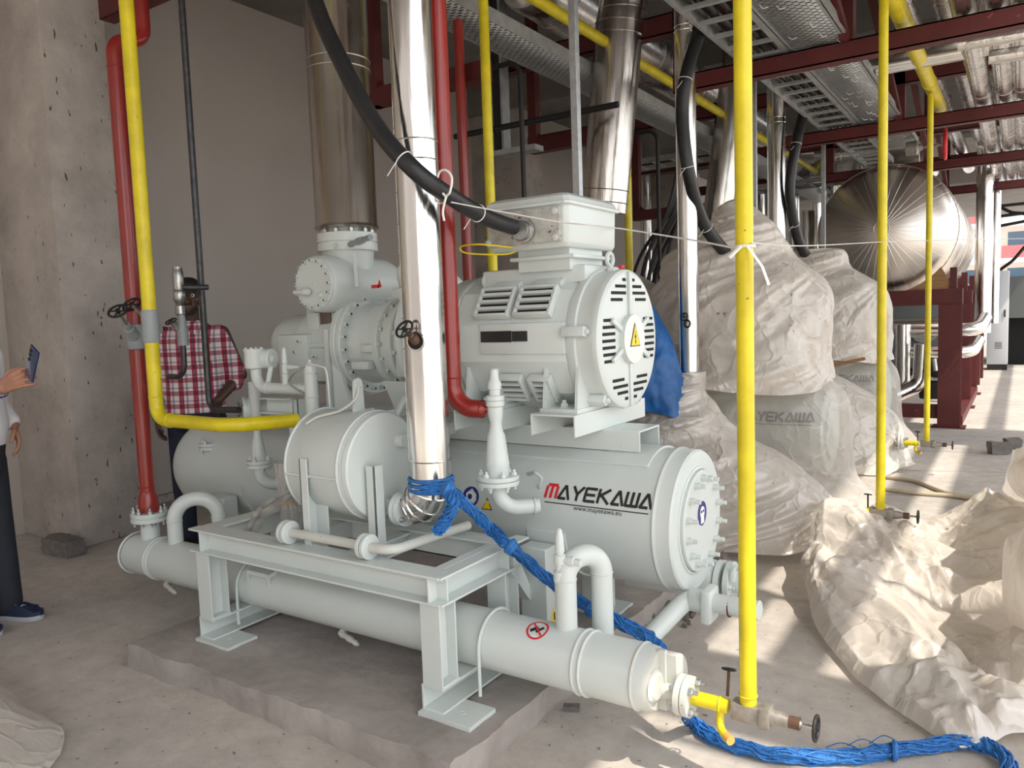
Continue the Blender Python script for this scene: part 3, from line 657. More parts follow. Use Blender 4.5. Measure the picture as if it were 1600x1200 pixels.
# ---- writing wrapped on the shell : (u along x, v up the surface)
def onv(u, v, lift=.0015, X0=0, ang0=0, R_=VR, cy=VY, cz=VZ):
    a = ang0 + v/R_     # angle above horizontal on the camera side
    return V((X0+u, cy-math.cos(a)*(R_+lift), cz+math.sin(a)*(R_+lift)))
def seg_strip(mb, a, b, w, put, w2=None):
    a = V((*a, 0)); b = V((*b, 0)); d = (b-a); L_ = d.length; d.normalize(); nrm = V((-d.y, d.x, 0)); w2 = w if w2 is None else w2
    N_ = max(1, int(L_/.006)); prev = None
    for i in range(N_+1):
        t_ = i/N_; c = a+d*L_*t_; ww = w+(w2-w)*t_
        cur = [mb.v(put(*(c+nrm*ww/2).xy)), mb.v(put(*(c-nrm*ww/2).xy))]
        if prev: mb._f([prev[0], prev[1], cur[1], cur[0]])
        prev = cur
def letters(text, H, Wd, gap, wt):
    """angular strokes of the maker's logo: list of (stroke, width, letter index)"""
    G = {
     'M': [((0,0),(0,.86)),((0,.93),(1,.93)),((.5,.86),(.5,0)),((1,0),(1,.86))],
     'A': [((0,0),(.52,1)),((.52,1),(1.04,0)),((.1,.07),(.72,.07))],
     'Y': [((0,1),(.5,.45)),((1,1),(.5,.45)),((.5,.5),(.5,0))],
     'E': [((0,.93),(1,.93)),((0,.5),(.92,.5)),((0,.07),(1,.07)),((0,0),(0,1))],
     'K': [((0,0),(0,1)),((.05,.48),(.95,1)),((.25,.55),(1,0))],
     'W': [((0,1),(0,.0)),((0,.07),(1,.07)),((.5,0),(.5,1)),((1,0),(1,1))]}
    res = []; x = 0
    for i, ch in enumerate(text):
        for a, b in G[ch]: res.append(((x+a[0]*Wd, a[1]*H), (x+b[0]*Wd, b[1]*H), wt, i))
        x += Wd+gap
    return res, x-gap
def logo(parent, X0, ang0, width, H, R_=VR, cy=VY, cz=VZ, put=None, mats=None, names=('logo_initial','logo_lettering')):
    L_, tot = letters('MAYEKAWA', 1, 1, .26, 0); s = width/tot
    mats = mats or (M['stred'], M['stblack'])
    put = put or (lambda u, v: onv(u, v, .0015, X0, ang0, R_, cy, cz))
    r = MB(); k = MB()
    for a, b, _, i in L_:
        mb_ = r if i == 0 else k
        aa = (a[0]*s+.12*H*a[1]*1.0, a[1]*H); bb = (b[0]*s+.12*H*b[1], b[1]*H)
        seg_strip(mb_, aa, bb, H*.20 if i else H*.22, put)
    seg_strip(k, (0, -.3*H), (width*.985, -.3*H), H*.07, put)
    r.build(names[0], mats[0], parent, smooth=False, recalc=False); return k.build(names[1], mats[1], parent, smooth=False, recalc=False)
lgL = at(851, 776, Y=2.615); lgR = at(1016, 800, Y=2.615)
logo(t, lgL.x, math.asin((lgL.z-VZ)/VR)-.015, (lgR.x-lgL.x), .058)
def text_obj(txt, size, put, name, mt, parent, center=False):
    cu = bpy.data.curves.new('t', 'FONT'); cu.body = txt; cu.size = size; cu.resolution_u = 3
    if center: cu.align_x = 'CENTER'; cu.align_y = 'CENTER'
    o = bpy.data.objects.new('t', cu); me = o.to_mesh()
    bm = bmesh.new(); bm.from_mesh(me); o.to_mesh_clear(); bpy.data.objects.remove(o); bpy.data.curves.remove(cu)
    mb = MB(); mb.bm.free(); mb.bm = bm
    for v in bm.verts: v.co = put(v.co.x, v.co.y)
    return mb.build(name, mt, parent, smooth=False, recalc=False)
w1 = at(895, 795, Y=2.605)
text_obj('www.mayekawa.eu', .027, lambda u, v: onv(u, v, .0015, w1.x, math.asin((w1.z-VZ)/VR)-.02), 'web_address', M['stblack'], t)
# blue mandatory sign and yellow warning triangle, on the curved shell
def round_on(name, X0, a0, r, mt, lift=.001, n=28, inner=None):
    mb = MB()
    ring = [mb.v(onv(r*math.cos(2*math.pi*k/n), r*math.sin(2*math.pi*k/n), lift, X0, a0)) for k in range(n)]
    if inner:
        r2 = [mb.v(onv(inner*math.cos(2*math.pi*k/n), inner*math.sin(2*math.pi*k/n), lift, X0, a0)) for k in range(n)]
        for k in range(n): mb._f([ring[k], ring[(k+1)%n], r2[(k+1)%n], r2[k]])
    else: mb._f(ring)
    return mb.build(name, mt, t, smooth=False, recalc=False)
sg = at(738, 775, Y=2.62); sa = math.asin((sg.z-VZ)/VR)
round_on('sticker', sg.x, sa, .043, M['navy']); round_on('sticker_face', sg.x, sa-.01, .024, M['stickw'], .0017)
round_on('sticker_goggles', sg.x-.004, sa+.0, .012, M['navy'], .0024)
tg = at(763, 789, Y=2.615); ta = math.asin((tg.z-VZ)/VR)
mb = MB(); mb._f([mb.v(onv(a, b, .001, tg.x, ta)) for a, b in ((-.028,-.018),(.028,-.018),(0,.034))]); mb.build('warning_triangle', M['stblack'], t, smooth=False, recalc=False)
mb = MB(); mb._f([mb.v(onv(a, b, .0018, tg.x, ta)) for a, b in ((-.022,-.014),(.022,-.014),(0,.027))]); mb.build('warning_triangle_field', M['styellow'], t, smooth=False, recalc=False)
# handle bracket on the shell
mb = MB(); q = at(838, 742, Y=2.66)
mb.tube(fillet([q+V((-.07,.02,-.01)), q+V((.02,-.045,.02)), q+V((.05,-.04,.0)), q+V((.03,-.03,-.05)), q+V((-.03,.01,-.02))], .012, 5), .004, 8, flat=(1,2)); mb.build('grab_bracket', PT, t)
# saddle legs
for x in (-1.60, -3.6):
    for y0, y1 in ((2.515, 2.60), (3.02, 3.12)):
        mb = MB(); zt = VZ-math.sqrt(max(VR**2-(y1-VY)**2 if y0 < VY else VR**2-(y0-VY)**2, 0))+.01
        mb.span((x-.06, y0, PZ+.008), (x+.06, y1, zt if y0 > VY else VZ-.09)); mb.build('saddle_leg', PT, t, bevel=.003)
        mb = MB(); mb.span((x-.1, y0-.03, PZ-.002), (x+.12, y1+.06, PZ+.01)); mb.build('foot_plate', PT, t, bevel=.001)
    # curved wrapper plate
    rr = []
    for k in range(26):
        a = math.radians(-172+k*164/25)
        rr.append([V((x+dx, VY+math.cos(a)*r_, VZ+math.sin(a)*r_)) for dx, r_ in ((-.08, VR-.002), (-.08, VR+.009), (.10, VR+.009), (.10, VR-.002))])
    mb = MB(); mb.rings(rr); mb.torus((x+.1, VY, VZ), (1,0,0), VR+.004, .006, 30, 6, math.pi, 2*math.pi) if False else None
    mb.build('saddle_plate', PT, t, bevel=.002)
mb = MB(); cc = at(861, 972, Y=2.51); mb.prism([(-1.5395, cc.y-.0+.03, cc.z-.02), (-1.5395, cc.y+.08, cc.z-.02), (-1.5395, cc.y+.055, cc.z+.035)], (.0015,0,0)); mb.build('warning_triangle', M['styellow'], t)
mb = MB(); mb.prism([(-1.538, cc.y+.053, cc.z-.014), (-1.538, cc.y+.060, cc.z-.014), (-1.538, cc.y+.059, cc.z+.02), (-1.538, cc.y+.052, cc.z+.01)], (.0015,0,0)); mb.build('warning_mark', M['stblack'], t)
# bottom end: small sump and elbow with flanges seen past the vessel
mb = MB(); mb.lathe((-1.45, 3.05, .335), (1,0,0), [(0,.0),(0,.06),(.02,.085),(.37,.085),(.40,.08)], 32, cap=(False,True)); mb.torus((-1.12,3.05,.335),(1,0,0),.087,.005,32,8); mb.build('sump', PT, t)

# beam seat on top of vessel
t2 = thing('motor_saddle', (-1.7, VY, .9), 'hollow white box beam welded along the top of the logo vessel', 'beam')
y0, y1, x1 = 2.78, 2.98, -1.25
mb = MB(); mb.span((-2.95, y0, .977), (x1, y1, .985)); mb.span((-2.95, y0, .90), (x1, y0+.007, .979)); mb.span((-2.95, y1-.007, .90), (x1, y1, .979)); mb.build('box_beam', PT, t2, bevel=.002)
mb = MB(); mb.span((-2.95, 2.56, .93), (-2.15, 2.78, .985)); mb.build('side_shelf', PT, t2, bevel=.002)
mb = MB(); rr = []
for k in range(20):
    a = math.radians(55+k*70/19); rr.append([V((xx, VY+math.cos(a)*r_, VZ+math.sin(a)*r_)) for xx, r_ in ((-3.0,VR-.002),(-3.0,VR+.008),(-1.19,VR+.008),(-1.19,VR-.002))])
mb.rings(rr); mb.build('wrapper_plate', PT, t2, bevel=.002)
# ------------------------------------------------------------------ electric motor
MX0, MX1, MY, MZ, MR = -2.02, -1.44, 2.88, 1.345, .292
t = thing('electric_motor', (-1.7, MY, 1.07), 'white electric motor with slotted round end shield and yellow lightning warning', 'motor')
mb = MB(); mb.lathe((MX0-.0, MY, MZ), (1,0,0), [(0,MR-.03),(0,MR-.005),(.02,MR),(.52,MR),(.545,MR-.008),(.56,MR-.03)], 12, a0=math.pi/12); mb.build('housing', PT, t, ang=20, bevel=.012)
mb = MB(); mb.span((MX0+.08, MY-.16, MZ+MR-.06), (MX1-.0, MY+.16, MZ+MR+.012), bev=.012); mb.build('top_pad', PT, t)
# end shield (near)
mb = MB(); mb.lathe((MX1-.03, MY, MZ), (1,0,0), [(0,MR-.012),(.02,MR-.004),(.04,MR-.004),(.045,MR-.012),(.10,MR-.014),(.115,MR-.008),(.132,MR-.012),(.138,MR-.022),(.14,MR-.03),(.1405,.1),(.162,.098)], 64, cap=(True,True)); mb.build('end_shield', PT, t)
EX = MX1-.03+.1405
mb = MB()
for i in range(-9, 10):
    z = i*.0265
    if abs(z) > .245: continue
    for s_ in (-1, 1):
        ymax = math.sqrt(.245**2-z*z); ymin = .028
        if abs(z) < .128: ymin = .16 if abs(z) > .1 else .135
        if .1 < abs(z) < .14: continue
        if abs(z) > .14 and abs(z) < .165: ymin = .06
        if abs(z) > .14: ymax = min(ymax, .165)
        if ymax-ymin < .02: continue
        mb.span((EX-.001, MY+s_*ymin, MZ+z-.006), (EX+.0015, MY+s_*ymax, MZ+z+.006))
mb.build('vent_slots', M['dark'], t)
mb = MB(); mb.span((EX-.001, MY-.013, MZ+.09), (EX+.012, MY+.013, MZ+.27), bev=.004); mb.build('rib', PT, t)
mb = MB(); mb.span((EX-.001, MY-.013, MZ-.27), (EX+.008, MY+.013, MZ-.09), bev=.003); mb.build('rib', PT, t)
for a in (25, 155, 205, 335):
    a = math.radians(a); c = V((EX+.006, MY+math.cos(a)*.14, MZ+math.sin(a)*.14)); mb = MB(); mb.box(c, (.016, .10, .022), R=Matrix.Rotation(a, 3, 'X'), bev=.004); mb.build('rib', PT, t)
mb = MB(); disc(mb, (EX+.0215, MY, MZ), (1,0,0), .098, 40); mb.build('hub_plate', M['paint_l'] if 'paint_l' in M else PT, t)
hx = EX+.024
mb = MB(); mb.prism([(hx, MY-.047, MZ-.03), (hx, MY+.047, MZ-.03), (hx, MY, MZ+.066)], (.001,0,0)); mb.build('warning_triangle', M['stblack'], t)
mb = MB(); mb.prism([(hx+.001, MY-.040, MZ-.026), (hx+.001, MY+.040, MZ-.026), (hx+.001, MY, MZ+.056)], (.001,0,0)); mb.build('warning_triangle_field', M['styellow'], t)
mb = MB()
bp = [(.004,.036),(-.011,.004),(-.001,.008),(-.004,-.012),(-.008,-.010),(0,-.022),(.006,-.006),(.002,-.009),(.008,.016),(-.001,.011)]
mb.prism([(hx+.002, MY+a, MZ+b) for a, b in bp], (.0008,0,0)); mb.build('lightning_mark', M['stblack'], t)
mb = MB(); mb.lathe((EX-.03, MY, MZ+MR-.006), (0,0,1), [(0,.014),(.012,.014),(.014,.008)], 6); mb.build('red_plug', M['stred'], t)
# clamps around the shield
for a, xx in ((172, MX1+.005), (-62, MX1+.02), (232, MX1+.03), (172, MX0-.03), (230, MX0-.03)):
    a = math.radians(a); d = V((0, math.cos(a), math.sin(a))); c = V((xx+.01, MY, MZ))+d*(MR+.004)
    R_ = Matrix.Rotation(a-math.pi/2, 3, 'X'); mb = MB(); mb.box(c, (.10, .04, .035), R=R_, bev=.006); mb.build('clamp_lug', PT, t)
    mb = MB(); mb.bolt(c+V((.05,0,0)), (1,0,0), .012, .01, .006); mb.build('bolt', M['paint'], t)
# louvre hoods
def onmotor(ang, x, lift=0): 
    a = math.radians(ang); return V((x, MY-math.cos(a)*(MR+lift), MZ+math.sin(a)*(MR+lift))), Matrix.Rotation(-math.pi/2+a+math.pi/2, 3, 'X')
def hood(x, ang, w, h, n):
    a = math.radians(ang); nrm = V((0, -math.cos(a), math.sin(a))); upv = V((0, math.sin(a), math.cos(a)))
    c = V((x, MY, MZ))+nrm*(MR-.004)
    R_ = Matrix((V((1,0,0)), upv, nrm)).transposed()
    def bx(mb, u, v, l, su, sv, sl, bev=0): mb.box(c+V((1,0,0))*u+upv*v+nrm*l, (su, sv, sl), R=R_, bev=bev)
    mb = MB(); bx(mb, 0, 0, .006, w-.02, h-.02, .02); mb.build('louvre_cavity', M['dark'], t)
    mb = MB(); bx(mb, -w/2+.006, 0, .012, .014, h, .036, .003); bx(mb, w/2-.006, 0, .012, .014, h, .036, .003)
    bx(mb, 0, h/2-.004, .012, w, .012, .036, .003); bx(mb, 0, -h/2+.004, .012, w, .012, .036, .003)
    for i in range(1, n): bx(mb, 0, -h/2+h*i/n, .02, w-.01, h/n*.42, .02)
    mb.build('louvre_hood', PT, t)
hood(-1.81, 33, .17, .135, 4); hood(-1.615, 33, .17, .135, 4)
hood(-1.76, -38, .15, .12, 4); hood(-1.60, -38, .10, .12, 4)
for x in (-1.80, -1.60):
    mb = MB(); a = math.radians(60); c = V((x, MY-math.cos(a)*(MR-.005), MZ+math.sin(a)*(MR-.005))); mb.box(c, (.13, .10, .03), R=Matrix.Rotation(math.radians(30), 3, 'X'), bev=.008); mb.build('cast_pad', PT, t)
mb = MB(); mb.span((-1.86, MY-MR-.006, 1.35), (-1.71, MY-MR+.01, 1.395)); mb.build('nameplate', M['stblack'], t)
mb = MB(); mb.span((-1.706, MY-MR-.006, 1.352), (-1.635, MY-MR+.01, 1.393)); mb.build('nameplate', M['stblack'], t)
mb = MB(); mb.span((-1.87, MY-MR-.002, 1.30), (-1.47, MY-MR+.03, 1.425), bev=.006); mb.build('side_pad', PT, t)
# rear part: rings and coupling guard with slots
mb = MB(); mb.lathe((MX0-.22, MY, MZ), (1,0,0), [(0,.24),(.03,.262),(.10,.268),(.11,.275),(.13,.275),(.135,.283),(.2,.284),(.21,.29),(.225,.29)], 64); mb.build('rear_shield', PT, t)
mb = MB(); mb.lathe((MX0-.30, MY+.0, MZ+.03), (1,0,0), [(0,.30),(.004,.315),(.02,.315),(.024,.30)], 64); mb.build('coupling_flange', PT, t)
mb = MB()
for i in range(12):
    z = -.13+i*.021; yy = math.sqrt(.262**2-z*z)
    mb.box((MX0-.165, MY-yy-.002, MZ+z), (.085, .02, .009), R=Matrix.Rotation(0, 3, 'X'))
mb.build('vent_slots', M['dark'], t)
mb = MB(); mb.lathe((MX0-.62, MY, MZ), (1,0,0), [(0,.2),(.34,.2)], 40); mb.build('coupling_housing', PT, t)
# eye bolts
def eye(A, p, d, R_, axis=(0,1,0), m_=None, name='lifting_eye'):
    mb = MB(); d = V(d); p = V(p); mb.torus(p+d*R_*1.25, axis, R_*.78, R_*.26, 20, 8); mb.cyl(p-d*.01, p+d*R_*.45, R_*.5, R_*.4, 12); return mb.build(name, m_ or PT, A)
q = at(757, 455, Y=2.72); eye(t, (q.x, 2.74, q.z), (0,0,1), .032, (1,0,0)); mb = MB(); mb.span((q.x-.04, 2.70, q.z-.09), (q.x+.04, 2.78, q.z-.01), bev=.01); mb.build('eye_pad', PT, t)
eye(t, (MX1+.03, MY+.0, MZ+MR-.01), (0,0,1), .034, (1,0,0))
# feet
for x in (-1.50, -1.88):
    mb = MB(); mb.span((x-.085, MY-.30, 1.065), (x+.085, MY+.30, 1.087), bev=.003); mb.build('foot', PT, t)
    for dx in (-.078, .066):
        for s_ in (-1, 1):
            mb = MB(); a = MY+s_*.29
            mb.prism([(x+dx, a, 1.08), (x+dx, a-s_*.012, 1.19), (x+dx, MY+s_*(MR-.03), 1.28), (x+dx, MY+s_*.15, 1.12), (x+dx, MY+s_*.15, 1.08)], (.013,0,0)); mb.build('gusset', PT, t)
    mb = MB(); mb.lathe((x, MY-.25, 1.087), (0,0,1), [(0,.02),(.004,.02),(.0041,.015),(.018,.015),(.0181,.009),(.03,.009)], 6); mb.build('foot_bolt', PT, t)
# terminal box
t3 = t
TB0, TB1, TBY0, TBY1, TBZ0 = -1.845, -1.465, 2.625, 3.06, 1.69
R_ = None
def loft_box(mb, zs, dims):   # dims: (x0,x1,y0,y1)
    rr = []
    for z, (a, b, c, d) in zip(zs, dims):
        e = .018; rr.append([(a+e,c,z),(b-e,c,z),(b,c+e,z),(b,d-e,z),(b-e,d,z),(a+e,d,z),(a,d-e,z),(a,c+e,z)])
    mb.rings([[V(p) for p in r] for r in rr])
mb = MB(); loft_box(mb, (1.715, 1.735, 1.88), ((TB0+.01,TB1-.01,TBY0+.02,TBY1-.01),(TB0,TB1,TBY0+.005,TBY1),(TB0-.005,TB1+.005,TBY0,TBY1))); mb.build('terminal_box', PT, t, bevel=.004, ang=50)
mb = MB(); loft_box(mb, (1.876,1.889,1.8892,1.91,1.925), ((TB0-.018,TB1+.018,TBY0-.015,TBY1+.015),(TB0-.018,TB1+.018,TBY0-.015,TBY1+.015),(TB0-.008,TB1+.010,TBY0-.006,TBY1+.006),(TB0-.004,TB1+.004,TBY0,TBY1),(TB0+.02,TB1-.02,TBY0+.03,TBY1-.03))); mb.build('terminal_box_lid', PT, t, bevel=.003, ang=50)
mb = MB(); mb.span((TB0+.08, TBY0+.05, 1.675), (TB1+.0, TBY1-.06, 1.69), bev=.003); mb.span((TB0+.11, TBY0+.07, 1.63), (TB1-.03, TBY1-.08, 1.716)); mb.build('terminal_box_neck', PT, t)
mb = MB(); mb.span((TB0+.02, TBY0-.012, 1.735), (TB1-.025, TBY0+.004, 1.868), bev=.003); mb.build('gland_plate', mat('scuffed plate', (.55,.54,.5), .5, var=.35, vscale=25, specks=(60,.66,(.12,.1,.08))), t)
for x in (TB0+.02, TB1-.045):
    for z in (1.752, 1.852): mb = MB(); mb.lathe((x, TBY0-.010, z), (0,-1,0), [(0,.014),(.006,.013),(.008,.006)], 14); mb.build('plate_screw', PT, t)
# motor skids
for x in (-1.50, -1.88):
    s_ = thing('motor_skid', (x, MY, .985), ('white channel skid under the fan end of the electric motor' if x > -1.7 else 'white channel skid under the coupling end of the electric motor'), 'skid')
    mb = MB(); mb.span((x-.105, 2.54, 1.062), (x+.095, 3.19, 1.070)); mb.span((x-.105, 2.54, .985), (x-.097, 3.19, 1.066)); mb.span((x+.087, 2.54, .985), (x+.095, 3.19, 1.066)); mb.build('channel', PT, s_, bevel=.002)

# ------------------------------------------------------------------ screw compressor
t = thing('screw_compressor', (-2.9, MY, 1.0), 'white cast screw compressor with bolted round flanges and a lifting eye', 'compressor')
CZ = 1.345
def flange_x(x, R_, th, name='flange', y=MY, z=CZ, n=64): mb = MB(); mb.lathe((x-th, y, z), (1,0,0), [(0,R_-.004),(.004,R_),(th-.004,R_),(th,R_-.004)], n); mb.build(name, PT, t)
flange_x(-2.755, .262, .035, 'casing_flange'); flange_x(-2.725, .255, .03, 'bearing_flange')
bolts_on(t, (-2.725, MY, CZ), (1,0,0), .232, 24, .0115, M['paint'], cap=True, a0=.1)
mb = MB(); mb.lathe((-2.73, MY, CZ), (1,0,0), [(0,.205),(.06,.19),(.15,.185),(.17,.2),(.20,.212),(.215,.215)], 56); mb.build('discharge_casing', PT, t)
flange_x(-2.52, .222, .035, 'casing_flange'); bolts_on(t, (-2.52, MY, CZ), (1,0,0), .202, 18, .0115, M['paint'], cap=True)
mb = MB(); mb.lathe((-2.53, MY, CZ), (1,0,0), [(0,.178),(.08,.178)], 48); mb.build('discharge_casing', PT, t)
flange_x(-2.43, .226, .03, 'casing_flange'); bolts_on(t, (-2.43, MY, CZ), (1,0,0), .205, 14, .0115, M['paint'], cap=True, a0=.2)
mb = MB(); mb.box((-2.35, MY-.02, CZ-.02), (.16, .36, .28), bev=.02); mb.build('bell_housing', PT, t)
mb = MB(); mb.span((-2.62, MY-.225, CZ-.04), (-2.54, MY-.15, CZ+.0), bev=.01); mb.span((-2.68, MY-.23, CZ-.12), (-2.57, MY-.15, CZ-.08), bev=.006); mb.build('cast_boss', PT, t)
mb = MB(); mb.span((-2.56, MY-.05, CZ+.2), (-2.50, MY+.06, CZ+.265), bev=.006); mb.build('eye_block', PT, t)
eye(t, (-2.53, MY, CZ+.265), (0,0,1), .05, (1,.3,0), M['grey2'] if 'grey2' in M else M['paint_d']); eye(t, (-2.72, MY-.02, CZ+.25), (0,0,1), .04, (1,-.2,0), M['paint_d'])
# casing left of the flange
mb = MB(); mb.lathe((-3.12, MY, CZ), (1,0,0), [(0,.17),(.02,.19),(.30,.20),(.37,.225)], 48); mb.build('rotor_casing', PT, t)
mb = MB(); mb.lathe((-3.44, MY+.02, CZ+.0), (1,0,0), [(0,.03),(.01,.08),(.04,.13),(.09,.155),(.2,.16),(.33,.16)], 40); mb.build('end_dome', PT, t)
mb = MB(); mb.span((-3.20, MY-.23, 1.14), (-2.98, MY+.15, 1.40), bev=.012); mb.build('slide_valve_housing', PT, t)
mb = MB(); mb.span((-2.99, MY-.20, 1.16), (-2.86, MY+.15, 1.36), bev=.01); mb.span((-2.99, MY-.21, 1.33), (-2.80, MY-.1, 1.355), bev=.006); mb.build('cast_step', PT, t)
for px, py in ((412/6+400, 1040/6+360), (376/6+400, 1140/6+360), (563/6+400, 1185/6+360)):
    p = at(px, py, Y=MY-.23); mb = MB(); mb.capscrew(p, (0,-1,0), .009); mb.build('bolt', [PT, M['socket']], t)
mb = MB(); mb.span((-3.05, MY-.16, 1.38), (-2.80, MY+.14, 1.56), bev=.01); mb.build('suction_block', PT, t)
pp = at(505, 500, Y=MY-.165); mb = MB(); mb.span((pp.x-.055, MY-.168, pp.z-.04), (pp.x+.055, MY-.155, pp.z+.045), bev=.003); mb.build('rating_plate', mat('bronze plate', (.16,.12,.10), .4, .4), t)
mb = MB(); mb.prism([(-2.80, MY-.17, 1.16), (-2.80, MY-.235, 1.20), (-2.80, MY-.24, 1.4), (-2.80, MY-.13, 1.56), (-2.80, MY+.1, 1.56), (-2.80, MY+.1, 1.16)], (.02,0,0))
mb.build('casting_web', PT, t)
mb = MB(); mb.prism([(-2.83, MY-.26, 1.02), (-2.83, MY-.12, 1.02), (-2.83, MY-.1, 1.3), (-2.83, MY-.25, 1.42)], (.03,0,0)); mb.prism([(-2.79, MY-.245, 1.02), (-2.70, MY-.215, 1.02), (-2.74, MY-.215, 1.13), (-2.79, MY-.245, 1.38)], (0,.02,0))
mb.span((-2.87, MY-.30, 1.005), (-2.66, MY-.10, 1.03), bev=.006); mb.build('support_foot', PT, t)
mb = MB(); mb.bolt((-2.72, MY-.24, 1.03), (0,0,1), .016, .014, .01); mb.build('foot_bolt', PT, t)
# suction housing : horizontal cylinder with bolted cover
SY0, SX, SZ = 2.58, -2.83, 1.64
mb = MB(); mb.lathe((SX, SY0+.012, SZ), (0,1,0), [(0,.128),(.01,.135),(.06,.138),(.38,.14),(.45,.138),(.50,.12),(.53,.08),(.54,.02)], 56); mb.build('suction_housing', PT, t)
mb = MB(); mb.lathe((SX, SY0, SZ), (0,1,0), [(0,.122),(.003,.126),(.014,.126)], 48); mb.build('suction_cover', PT, t)
bolts_on(t, (SX, SY0, SZ), (0,-1,0), .112, 16, .0085, M['paint'], cap=True)
mb = MB(); mb.sphere((SX, SY0, SZ), .008, 8); mb.sphere((SX+.045, SY0, SZ-.055), .014, 10); mb.build('cover_plugs', PT, t)
q = at(470, 437+20, Y=2.55); mb = MB(); mb.lathe((q.x+.05, 2.555, q.z+.0), (-1,0,.02), [(0,.012),(.01,.018),(.03,.018),(.032,.012),(.1,.011),(.105,.004)], 12); mb.build('gauge_valve', PT, t)
eye(t, (-2.98, MY-.14, 1.50), (0,0,1), .042, (0,1,.0), M['paint_d']); mb = MB(); mb.span((-3.02, MY-.18, 1.42), (-2.94, MY-.1, 1.505), bev=.004); mb.build('eye_block', PT, t)
NY = 2.82
mb = MB(); mb.lathe((SX, NY, SZ+.06), (0,0,1), [(0,.12),(.10,.128),(.12,.14)], 48); mb.build('suction_neck', PT, t)
mb = MB(); mb.prism([(SX+.12, NY-.09, SZ+.15), (SX+.13, NY-.10, SZ+.15), (SX+.17, NY-.135, SZ-.02), (SX+.155, NY-.125, SZ-.02)], (.012, .012, 0)); mb.build('casting_rib', PT, t)
mb = MB(); mb.lathe((SX, NY, SZ+.165), (0,0,1), [(0,.148),(.038,.148),(.0381,.142),(.043,.142),(.0431,.148),(.085,.148),(.087,.145)], 56); mb.build('suction_flange', PT, t)
bolts_on(t, (SX, NY, SZ+.25), (0,0,1), .122, 10, .0145, M['steel'], h=.022, stud=.02, name='flange_stud')
mb = MB(); q = V((SX+.06, NY-.135, SZ+.182)); mb.lathe(q, (-.35,-1,0), [(0,.014),(.01,.014),(.012,.01)], 8); mb.build('plug', PT, t)
mb = MB(); q = V((SX+.115, NY-.10, SZ+.185)); mb.lathe(q, (1,-.4,.05), [(0,.013),(.02,.016),(.06,.012),(.10,.018),(.15,.018),(.151,.012),(.24,.014)], 12); mb.build('pressure_port', M['grey'], t)
mb = MB(); q = at(585, 447, Y=2.69); mb.span((q.x-.02, 2.69, q.z-.01), (q.x+.03, 2.694, q.z+.006)); mb.prism([(q.x+.02, 2.69, q.z-.01), (q.x+.045, 2.69, q.z-.006), (q.x+.03, 2.69, q.z+.03)], (0,.003,0)); mb.build('arrow_label', M['stred'], t)
# box on plate under compressor / base rail
mb = MB(); mb.span((-3.25, MY-.24, .985), (-2.62, MY+.22, 1.01), bev=.003); mb.build('base_plate', PT, t)
# ------------------------------------------------------------------ clad uprights of the first skid
def clad_pipe(name, pts, r, m_, label, bands=(), rivets=None, cat_='pipe', group=None, n=40):
    A = thing(name, pts[0] if V(pts[0]).z < V(pts[-1]).z else pts[-1], label, cat_, group)
    mb = MB(); mb.tube(pts, r, n); mb.build('cladding', m_, A)
    for c, d in bands:
        mb = MB(); mb.torus(c, d, r+.0005, .0028, n, 6); mb.build('swage_band', m_, A)
    return A
SP = V((SX, NY, 0))
A = thing('suction_pipe', (SX, NY, SZ+.26), 'widest shiny steel-clad pipe rising from the white compressor flange', 'pipe')
mb = MB(); mb.lathe((SX, NY, 1.915), (0,0,1), [(0,.155),(.006,.160),(.012,.157),(.02,.152),(2.48,.155)], 56); mb.build('cladding', M['clad_dimmed'], A)
for z in (2.68, 2.725): mb = MB(); mb.torus((SX, NY, z), (0,0,1), .154, .003, 48, 6); mb.build('swage_band', M['clad_dimmed'], A)
mb = MB(); mb.cyl((SX, NY, 1.87), (SX, NY, 1.93), .10, n=24); mb.build('pipe_stub', PT, A)
mb = MB(); q = at(506, 122, Y=NY-.12); mb.sphere((q.x, NY-.135, q.z), .014, 10); mb.build('cap_rivet', M['steel'], A)
# discharge pipe with lobster-back elbow
PX, PY = -1.868, 2.235
fx = DX1+.117
A = thing('discharge_pipe', (PX, PY, .66), 'slim shiny steel-clad upright with blue rope tied round its bottom elbow', 'pipe')
R_ = .078; zc = nz.z
mb = MB(); mb.lathe((PX, PY, zc+.12), (0,0,1), [(0,R_),(4.38-zc-.12,R_)], 44); mb.build('cladding', M['cladv'], A)
n_ = 4; ec = V((PX-.105, PY, zc+.105)); segs = []
el = []
for k in range(n_+1):
    a = math.pi/2*k/n_; el.append(V((PX-.105+math.cos(-a)*.105, PY, zc+.12-math.sin(a)*.105)))
el = [V((PX, PY, zc+.125))]+el[1:-1]+[V((PX-.105, PY+(nz.y-PY)*.5, zc+.0))]+[V((fx, nz.y, zc))]
mb = MB(); mb.tube(el, [R_]*(len(el)-2)+[R_*.88, R_*.76], 36); mb.build('elbow_cladding', M['cladv'], A, ang=12)
for k in range(1, len(el)-1):
    mb = MB(); d = (el[k+1]-el[k-1]).normalized(); mb.torus(el[k], d, (R_ if k < len(el)-2 else R_*.88)+.001, .003, 36, 6); mb.build('swage_band', M['cladv'], A)
for z in (1.0, 2.03, 2.10):
    if z > .8: mb = MB(); mb.torus((PX, PY, z if z > 1.5 else zc+.2), (0,0,1), R_+.001, .0028, 40, 6); mb.build('swage_band', M['cladv'], A)
for k in range(12):
    z = 1.0+k*.115; a = math.radians(215+k*.3); mb = MB(); mb.sphere((PX+math.cos(a)*R_, PY+math.sin(a)*R_, z), .004, 8); mb.build('rivet', M['steel'], A)
